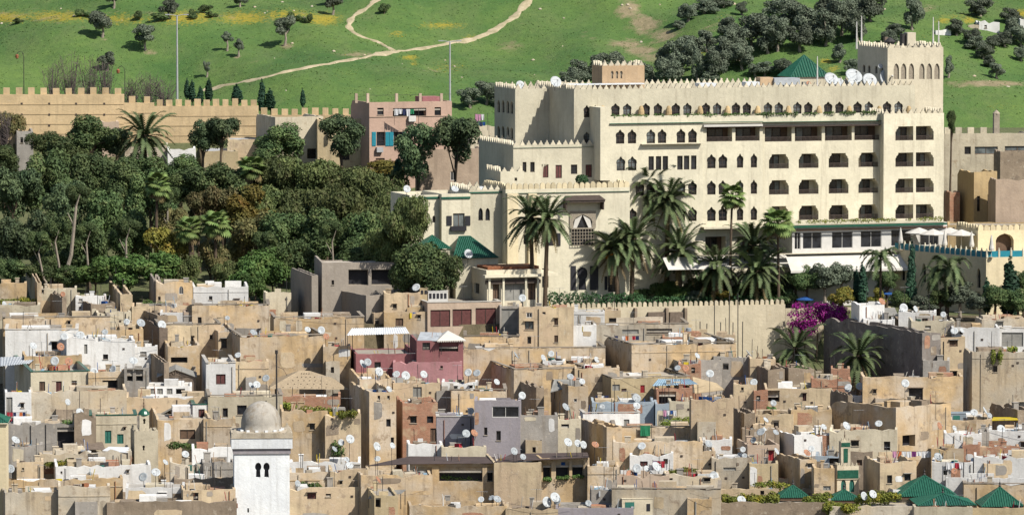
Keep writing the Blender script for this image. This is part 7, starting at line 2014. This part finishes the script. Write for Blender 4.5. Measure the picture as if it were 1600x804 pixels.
# ---------------------------------------------------------------- weeds on roofs and walls
def weeds(px0, px1, pyt, pyb, d, label, n=700, mat='leaf_weed', size=.13, depth=1.5):
    a = P(px0, pyb, d); b = P(px1, pyt, d); w = (b.x - a.x); h = max(.3, b.z - a.z)
    lob = []; k = max(3, int(w / .9))
    for i in range(k):
        lob.append(((i + .5) * w / k, crnd.uniform(0, depth), h * crnd.uniform(.2, .5), w / k * .8, .6, h * crnd.uniform(.4, .65)))
    o = link('weeds', leaf_cloud(lob, n, size, mat, 'weeds', shell=.3), None, (a.x, d, a.z))
    tag(o, label, 'weeds', kind='stuff')
for q in [(0, 56, 464, 476, dm(478), 'yellow green weeds on the left edge roof', 1200), (95, 135, 655, 672, dm(690), 'green weeds on top of the grey rubble house', 900), (70, 112, 718, 728, dm(734), 'weeds along the ledge above the white wall', 700), (264, 312, 692, 702, dm(706), 'weeds on the roof below the ochre broken window house', 800),
          (440, 462, 627, 638, dm(648), 'weeds beside the minaret mast', 500), (470, 520, 634, 648, 617, 'green weeds on the ochre ruin', 900), (530, 556, 640, 652, 615, 'yellow weeds on the crumbling ruin', 600), (470, 500, 752, 764, dm(772), 'weeds on the sand house at bottom', 600), (1044, 1094, 730, 744, dm(752), 'bright weeds above the pale slit wall', 1500),
          (1125, 1215, 769, 788, 591, 'yellow flowering weeds left of the small pyramid', 3600), (1258, 1300, 770, 788, 590.5, 'yellow flowering weeds right of the small pyramid', 2000), (1340, 1405, 768, 786, 589.5, 'flowering weeds before the slim green minaret', 2400), (1290, 1345, 783, 800, 587.2, 'green yellow weeds at the lower right wall', 2200), (1035, 1082, 652, 666, dm(668), 'trailing yellow weeds above the green cloth wall', 1000),
          (1198, 1212, 634, 644, dm(655), 'weed tuft on the sand terrace', 350), (1180, 1232, 752, 762, dm(768), 'weeds on the yellow ochre house edge', 600), (1550, 1566, 544, 566, 639.5, 'green creeper on the tall blank house', 700), (1576, 1590, 541, 550, 641, 'small bush on the right roof', 400), (1365, 1400, 560, 588, 664, 'reeds beside the dense green palm', 900), (225, 262, 470, 480, dm(486), 'weeds beside the gabled ochre house', 500),
          (1000, 1030, 667, 673, dm(684), 'weeds behind the green cloth', 400), (520, 545, 676, 720, 615.5, 'ivy on the crumbling ruin wall', 900), (140, 156, 586, 592, dm(600), 'weeds by the unfinished pillars', 300), (1232, 1262, 570, 585, dm(600), 'dry grass at the palm foot', 500)]:
    weeds(*q[:6], n=int(q[6] * 1.2), mat='leaf_weed' if 'yellow' in q[5] or 'bright' in q[5] or 'flower' in q[5] or crnd.random() < .4 else 'leaf_bright')
# plants in the gallery and hedge boxes
for q in [(690, 752, 738, 752, 597.0, 'potted plants filling the open gallery', 1800), (849, 861, 744, 750, 596.6, 'green hedge in the left gallery opening', 400), (869, 890, 742, 748, 597, 'green hedge in the middle gallery opening', 500), (894, 912, 740, 746, 597.4, 'green hedge in the right gallery opening', 500)]:
    weeds(*q[:6], n=q[6], mat='leaf_bright', size=.10, depth=.4)
# flowers on hotel sills and terrace
def sill_plants():
    for (pa, pb, py, yl, lb) in ((955, 1180, 181, -.05, 'green planter strip along the left hotel terrace'), (1182, 1376, 178, .1, 'green planter strip along the right hotel terrace'), (1245, 1478, 345, -6.0, 'flower boxes along the restaurant roof')):
        a = HF.at(pa, py, yl); b = HF.at(pb, py, yl); lob = []; k = int((b[0] - a[0]) / .7)
        for i in range(k):
            if crnd.random() < .8: lob.append(((i + .5) * .7, .25, .1, .45, .25, crnd.uniform(.12, .38)))
        wp = HF.world(a[0], yl, (a[1] + b[1]) / 2 - .05)
        o = link('planter_greenery', leaf_cloud(lob, 1500, .11, 'leaf_weed' if yl < -5 else 'leaf_bright', 'planter_greenery', shell=.3), None, wp, (0, 0, HY))
        tag(o, lb, 'plants', kind='stuff')
sill_plants()
# green drum hedge pot on the lower hotel roof
a = HF.at(909, 278, -1.5); o = empty('clipped_bush', HF.world(a[0], -1.5, HF.at(909, 288, -1.5)[1]), 0, 'clipped round bush in a pot on hotel terrace', 'bush')
link('foliage', leaf_cloud([(0, 0, .6, .75, .6, .55)], 900, .12, 'leaf_hedge', 'foliage', shell=.8), o)
m = MB(); m.lathe([(.25, -.5), (.38, 0), (.42, .12)], 10); m.build('pot', 'rust', o)
# blue pool parasols under the trees
for px, py, lb in ((1385, 455, 'blue pool parasol beside the small cypress'), (1258, 464, 'dark blue pool parasol left of olive trees')):
    c = P(px, py, 693.5); g = zg(c.x, 693.5); o = empty('pool_parasol', (c.x, 693.5, g), 0, lb, 'parasol', 'blue pool parasols'); h = c.z - g
    m = MB(); m.lathe([(1.1, h - .35), (1.12, h - .28), (.5, h - .05), (.05, h + .1)], 8); m.build('canopy', 'cloth_blue', o); m = MB(); m.tube([(0, 0, 0), (0, 0, h)], .03, 6); m.build('pole', 'steel', o)
# poles standing in front of the garden wall
for i, (px, pt, pb) in enumerate(((1094, 502, 536), (1104, 505, 536), (1116, 470, 536), (1126, 503, 536), (1139, 455, 552), (1145, 503, 536), (1153, 458, 552), (1160, 502, 552))):
    a = P(px, pb, 684); b = P(px, pt, 684); g = zg(a.x, 684); o = empty('scaffold_pole', (a.x, 684, g), 0, f'{ORD[i]} dark pole from left before the garden wall', 'pole', 'dark poles before the garden wall')
    m = MB(); m.tube([(0, 0, -.3), (crnd.uniform(-.05, .05), 0, b.z - g)], .06, 6); m.build('pole', 'iron', o)
# television aerials
def aerial(px, pyt, pyb, d, label):
    a = P(px, pyb, d); b = P(px, pyt, d); o = empty('tv_aerial', a, R(crnd.uniform(-40, 40)), label, 'aerial', 'television aerials on roofs'); h = b.z - a.z
    m = MB(); m.tube([(0, 0, -.8), (0, 0, h)], .022, 5); m.build('mast', 'iron', o)
    m = MB(); m.tube([(-.6, 0, h - .05), (.6, 0, h - .05)], .014, 4)
    for k in range(6): m.tube([(-.55 + k * .22, -.3, h - .05), (-.55 + k * .22, .3, h - .05)], .008, 4)
    m.build('antenna', 'steel', o)
for h in list(HOUSES)[::2]:
    if h.d < 690 and h.w > 3 and h.yt > 470:
        px = h.xm + (h.x1 - h.xm) * crnd.uniform(.15, .85); dd = h.d + h.D * crnd.uniform(.2, .5) 
        z = P(px, h.yt, h.d).z - h.par; 
        p0 = P(px, h.yt, dd); pyb = project(Vector((p0.x, dd, z)))[1]
        aerial(px, pyb - crnd.uniform(22, 42), pyb, dd, 'thin television aerial on the ' + ' '.join(h.key.split()[:10]))

# ---------------------------------------------------------------- heaps of stored things on the roofs
JUNK = ['timber', 'tin_grey', 'rust', 'cloth_blue', 'paint_white', 'stone', 'cloth_red', 'tin', 'woodbrown', 'plastic_yellow', 'tarp_blue', 'canvas', 'brick', 'paint_green', 'iron']
def heap(h):
    yl = crnd.uniform(.5, max(.6, h.D * .3)); n = crnd.randrange(9, 22); L = crnd.uniform(1.2, max(1.4, min(5.0, h.w * .6))); xs_ = crnd.uniform(.4, max(.45, h.w - L - .4)); zr = h.h - h.par
    me = bpy.data.meshes.new('roof_clutter'); vs, fs, mi = [], [], []
    mats = crnd.sample(JUNK, 6)
    for i in range(n):
        b = MB(); s = crnd.uniform(.10, .34); t = crnd.random()
        if t < .5: b.box(-s, s, -s * .7, s * .7, 0, s * crnd.uniform(.8, 3.0))
        elif t < .75: b.tube([(0, 0, 0), (crnd.uniform(-.5, .5), crnd.uniform(-.3, .3), crnd.uniform(.8, 1.9))], .035, 5)
        elif t < .9: b.lathe([(s * .6, 0), (s * .62, s * .2), (s * .6, s * 1.5), (s * .5, s * 1.6)], 9)
        else: b.box(-s * 2.4, s * 2.4, -.03, .03, 0, s * crnd.uniform(1.5, 3))
        a = crnd.uniform(0, 3.1); x = xs_ + L * crnd.random(); y = yl + crnd.uniform(-.4, .9); ca_, sa_ = math.cos(a), math.sin(a); n0 = len(vs)
        vs += [(x + p[0] * ca_ - p[1] * sa_, y + p[0] * sa_ + p[1] * ca_, zr + p[2]) for p in b.v]; fs += [tuple(n0 + q for q in f) for f in b.f]; mi += [crnd.randrange(6)] * len(b.f)
    me.from_pydata(vs, [], fs)
    for q in mats: me.materials.append(M[q])
    me.polygons.foreach_set('material_index', mi); me.update()
    o = link('roof_clutter', me, None, h.fr.o, (0, 0, h.fr.yaw)); tag(o, 'odds and ends stored on the ' + ' '.join(h.key.split()[:9]), 'clutter', kind='stuff')
for h in HOUSES:
    if h.d < 688 and h.w > 2.5 and h.par > .3 and h.yt > 470 and crnd.random() < .85: heap(h)
# cables slung between roofs
cab = [h for h in HOUSES if h.d < 688 and h.yt > 480]
for i in range(26):
    h = crnd.choice(cab); x0_ = h.xm + 3; x1_ = h.x1 + crnd.uniform(15, 60)
    a = P(x0_, h.yt - crnd.uniform(4, 14), h.d - .3); b = P(x1_, h.yt - crnd.uniform(2, 16), h.d + crnd.uniform(-2, 4)); c_ = (a + b) / 2 - Vector((0, 0, crnd.uniform(.2, .7)))
    o = empty('overhead_cable', a, 0, f'thin slung cable over the {" ".join(h.key.split()[:8])}, {ORD[i]} in all', 'cable'); m = MB(); m.tube([(0, 0, 0), tuple((a.lerp(c_, .5)) - a - Vector((0, 0, .08))), tuple(c_ - a), tuple(c_.lerp(b, .5) - a - Vector((0, 0, .08))), tuple(b - a)], .013, 4, False); m.build('wire', 'iron', o)
# ---------------------------------------------------------------- old rampart behind the trees
def rampart():
    d0 = 775.0
    yaw = R(3)
    p0 = P(-20, 150, d0); g = zg(p0.x, p0.y) - 1.0
    o = empty('rampart', (p0.x, p0.y, g), yaw, 'ochre rammed earth rampart with square merlons below the meadow', 'rampart')
    fr = Frame((p0.x, p0.y, g), yaw)
    me = merlon_mesh('merlon', .86, .95, .55, 'earth', 'square')
    for px0, px1, pt, mat in ((-20, 194, 148, 'earth'), (194, 241, 161, 'earth'), (241, 404, 166, 'earth'), (404, 548, 180, 'earth')):
        a = fr.at(px0, pt); b = fr.at(px1, pt)
        m = MB(); nn = 10
        m.box(a[0], b[0] - .004, 0, 1.2, 0, a[1])
        w = m.build('wall', mat, o)
        merlons(w, me, (a[0] + .1, .6), (b[0], .6), a[1], 1.6 if px0 < 200 else (1.45 if px0 < 240 else 1.28))
        # lifts of rammed earth: slight ledges, dark blocks between as painted shade of putlog holes
        for k in range(1, 5):
            z = a[1] - 1.35 * k
            mm = MB(); mm.box(a[0] + .05, b[0] - .05, -.05, .005, z - .05, z + .04); mm.build('lift_ledge', mat, w)
            if px0 < 0:
                for q in (34, 77, 119, 163): 
                    c = fr.at(q, pt + 14 + 17 * (k - 1))
                    hh = MB(); hh.box(c[0] - .13, c[0] + .13, -.055, .02, c[1] - .13, c[1] + .13); hh.build('putlog_hole_shade', 'wood', w)
rampart()
# ---------------------------------------------------------------- houses behind the trees and at the right of the hotel
def B(*a, **k): return house(*a, **k)
pk = B('pink house with teal shutters left of the hotel', 548, 577, 706, 160, 262, 'pinkhouse', [(595, 217, 13, 22, 'k'), (622, 217, 13, 22, 'k'), (594.5, 174, 10, 11, 'd'), (684, 174, 10, 13, 'd'), (640, 176, 52, 15, 'o'), (594, 252, 14, 10, 'b'), (650, 252, 10, 10, 'b')], d=757, yaw=20, clutter=False, rough=.02, par=1.0)
def fbox(h, px0, py0, px1, py1, y0, y1, name, mat):
    a = h.fr.at(px0, py1, y0); b = h.fr.at(px1, py0, y0)
    m = MB(); m.box(min(a[0], b[0]), max(a[0], b[0]), y0, y1, min(a[1], b[1]), max(a[1], b[1])); return m.build(name, mat, h.o)
for c in (584.5, 605.5, 612, 632): fbox(pk, c - 3, 206, c + 3, 228, -.08, -.02, 'shutter', 'paint_teal')
for c in (557, 575, 620, 657, 690): fbox(pk, c - 2, 146, c + 2, 161, .05, .3, 'roof_pillar', 'rose')
fbox(pk, 577, 147.5, 706, 149, .1, .2, 'roof_rail', 'iron'); fbox(pk, 578, 181, 706, 182.5, -.1, -.004, 'ledge', 'rose')
fbox(pk, 639, 181, 650, 190, -.5, -.02, 'air_conditioner', 'paint_white'); fbox(pk, 589, 230, 599, 238, -.5, -.02, 'air_conditioner', 'steel')
fbox(pk, 660, 151, 690, 171, 3, 6, 'stair_head', 'maroon')
B('cream house hidden behind the grove left of pink house', 400, 430, 505, 183, 260, 'cream', [(499, 188, 8, 12, 'd', 'arch'), (487, 240, 14, 16, 'd')], d=762, yaw=16, clutter=False, rough=.05)
B('cream side house joined to the pink house', 496, 496, 577, 186, 262, 'yellow', [(540, 240, 12, 20, 'd')], d=760, yaw=4, clutter=False)
B('orange pink house behind the two dark trees', 655, 655, 752, 232, 300, 'rose', [(708, 275, 8, 14, 'w')], d=738, yaw=5, clutter=False)
B('cream house with laundry terrace left of hotel', 735, 735, 790, 196, 250, 'cream', [(750, 220, 8, 7, 'd')], d=748, yaw=6, clutter=False)
B('grey tiled hut among the trees at far left', 16, 26, 52, 206, 250, 'grey', [(34, 219, 4, 9, 'd')], d=764, clutter=False)
B('ochre wall stub at the far left grove', -12, -12, 20, 212, 250, 'ochre', d=766, clutter=False, rough=.2)
B('pale sheds below the feather palm', 195, 195, 262, 228, 262, 'pale', [(240, 240, 10, 6, 'd')], d=766, clutter=False, rough=.2)
B('white hut between palm and umbrella pine', 262, 262, 306, 231, 262, 'white', d=764, clutter=False, rough=.2)
B('yellow hut behind the umbrella pine', 305, 317, 372, 237, 270, 'yellow', d=762, clutter=False, roofmat='tin', par=.1)
B('pale house with grey sheet roof by the grove', 355, 355, 420, 218, 262, 'sand', d=766, clutter=False, roofmat='tin', par=.1)
B('small brown rooftop house before the rampart', 160, 160, 186, 190, 240, 'rose', d=770, clutter=False)
# right of the hotel
rb_ = B('long beige house with merlon stubs right of hotel', 1470, 1470, 1612, 209, 330, 'cream', [(1512, 235, 10, 12, 'd'), (1541, 235, 36, 12, 'g'), (1590, 232, 40, 8, 'g')], d=745, yaw=8, clutter=False, rough=.02)
for c in (1481, 1498, 1517, 1537): fbox(rb_, c - 5, 199, c + 5, 209, .05, .35, 'merlon', 'cream')
m = MB(); a = rb_.fr.at(1556.5, 212, 2); b = rb_.fr.at(1556.5, 178, 2); m.box(a[0] - .38, a[0] + .38, 1.6, 2.4, a[1] - 1, b[1]); m.lathe([(.5, 0), (.5, .08), (.3, .3), (.02, .55)], 8, (a[0], 2, b[1])); m.build('chimney', 'stone', rb_.o)
B('brown block house at upper right edge', 1563, 1563, 1612, 236, 300, 'mud', d=738, yaw=5, clutter=False)
B('amber house with shaded windows right of hotel', 1496, 1522, 1558, 268, 350, 'amber', [(1529, 318, 5, 24, 'd'), (1546, 311, 6, 15, 'd'), (1533, 304, 3, 4, 'd')], d=722, yaw=20, clutter=False)
B('pink beige house with faded wall at right edge', 1556, 1556, 1612, 281, 350, 'rose', d=716, yaw=6, clutter=False)
B('shadowed hut squeezed beside the hotel wall', 1474, 1484, 1500, 300, 350, 'brick', d=724, clutter=False, roofmat='roofpale')
B('low amber arcade behind the parasols', 1481, 1481, 1612, 352, 390, 'amber', [(1490, 360, 6, 16, 'd', 'arch'), (1512, 362, 7, 14, 'd', 'arch')], d=708, yaw=-4, clutter=False, par=.2)
# white pale hut on the far hill
def hillhouse(px0, px1, pt, pb, mat, key, wins=()):
    p = hillpt((px0 + px1) / 2, pb)
    house(key, px0, px0, px1, pt, pb, mat, wins, d=p.y, yaw=8, clutter=False, rough=.25, depth=4)
hillhouse(1530, 1562, 34, 50, 'white', 'pale ruin house on the hill among olive trees', [(1540, 42, 4, 5, 'd')])
hillhouse(1513, 1530, 38, 46, 'pale', 'low white hut left of the hill ruin')
hillhouse(1462, 1486, 47, 57, 'white', 'white shed on the hill behind the tower masts')
hillhouse(1594, 1612, 30, 45, 'white', 'white hut at the upper right edge')
# ---------------------------------------------------------------- street lamps on the road behind the rampart
def lamp(px, py_top, d, label, double=True, arm=1.3):
    p = P(px, py_top, d); g = zg(p.x, p.y); h = p.z - g
    o = empty('street_lamp', (p.x, p.y, g), 0, label, 'street lamp', 'tall road lamps')
    m = MB(); m.tube([(0, 0, 0), (0, 0, h)], [.17, .10], 8); m.build('pole', 'steel', o)
    for s in ((-1, 1) if double else (-1,)):
        m = MB(); m.tube([(0, 0, h - .1), (s * arm * .5, 0, h + .05), (s * arm, 0, h + .08)], .05, 6); m.build('arm', 'steel', o)
        m = MB(); m.v = []; m.prismz([(s * arm - .35, -.14), (s * arm + .35, -.14), (s * arm + .35, .14), (s * arm - .35, .14)], h + .02, h + .16); m.build('lamp_head', 'steel', o)
lamp(276.5, 24, 800, 'tall steel road lamp with two heads above the rampart')
lamp(703, 65, 806, 'tall steel road lamp with two heads above the pink house')
def lantern(px, py_top, d, label):
    p = P(px, py_top, d); g = zg(p.x, p.y); h = p.z - g
    o = empty('street_lamp', (p.x, p.y, g), 0, label, 'street lamp')
    m = MB(); m.tube([(0, 0, 0), (0, 0, h - .8)], [.09, .05], 6); m.tube([(0, 0, h - .8), (-.1, 0, h - .3), (-.45, 0, h), (-.85, 0, h - .2), (-.95, 0, h - .5)], .045, 5); m.build('pole', 'iron', o)
    m = MB(); m.lathe([(.05, -1.1), (.2, -1.0), (.26, -.6), (.06, -.42)], 8, (-.95, 0, h)); m.build('lantern', 'rust', o)
lantern(37, 80, 798, 'dark curved lantern post above the left rampart'); lantern(195, 103, 798, 'thin curved lantern post beside the bare bushes')
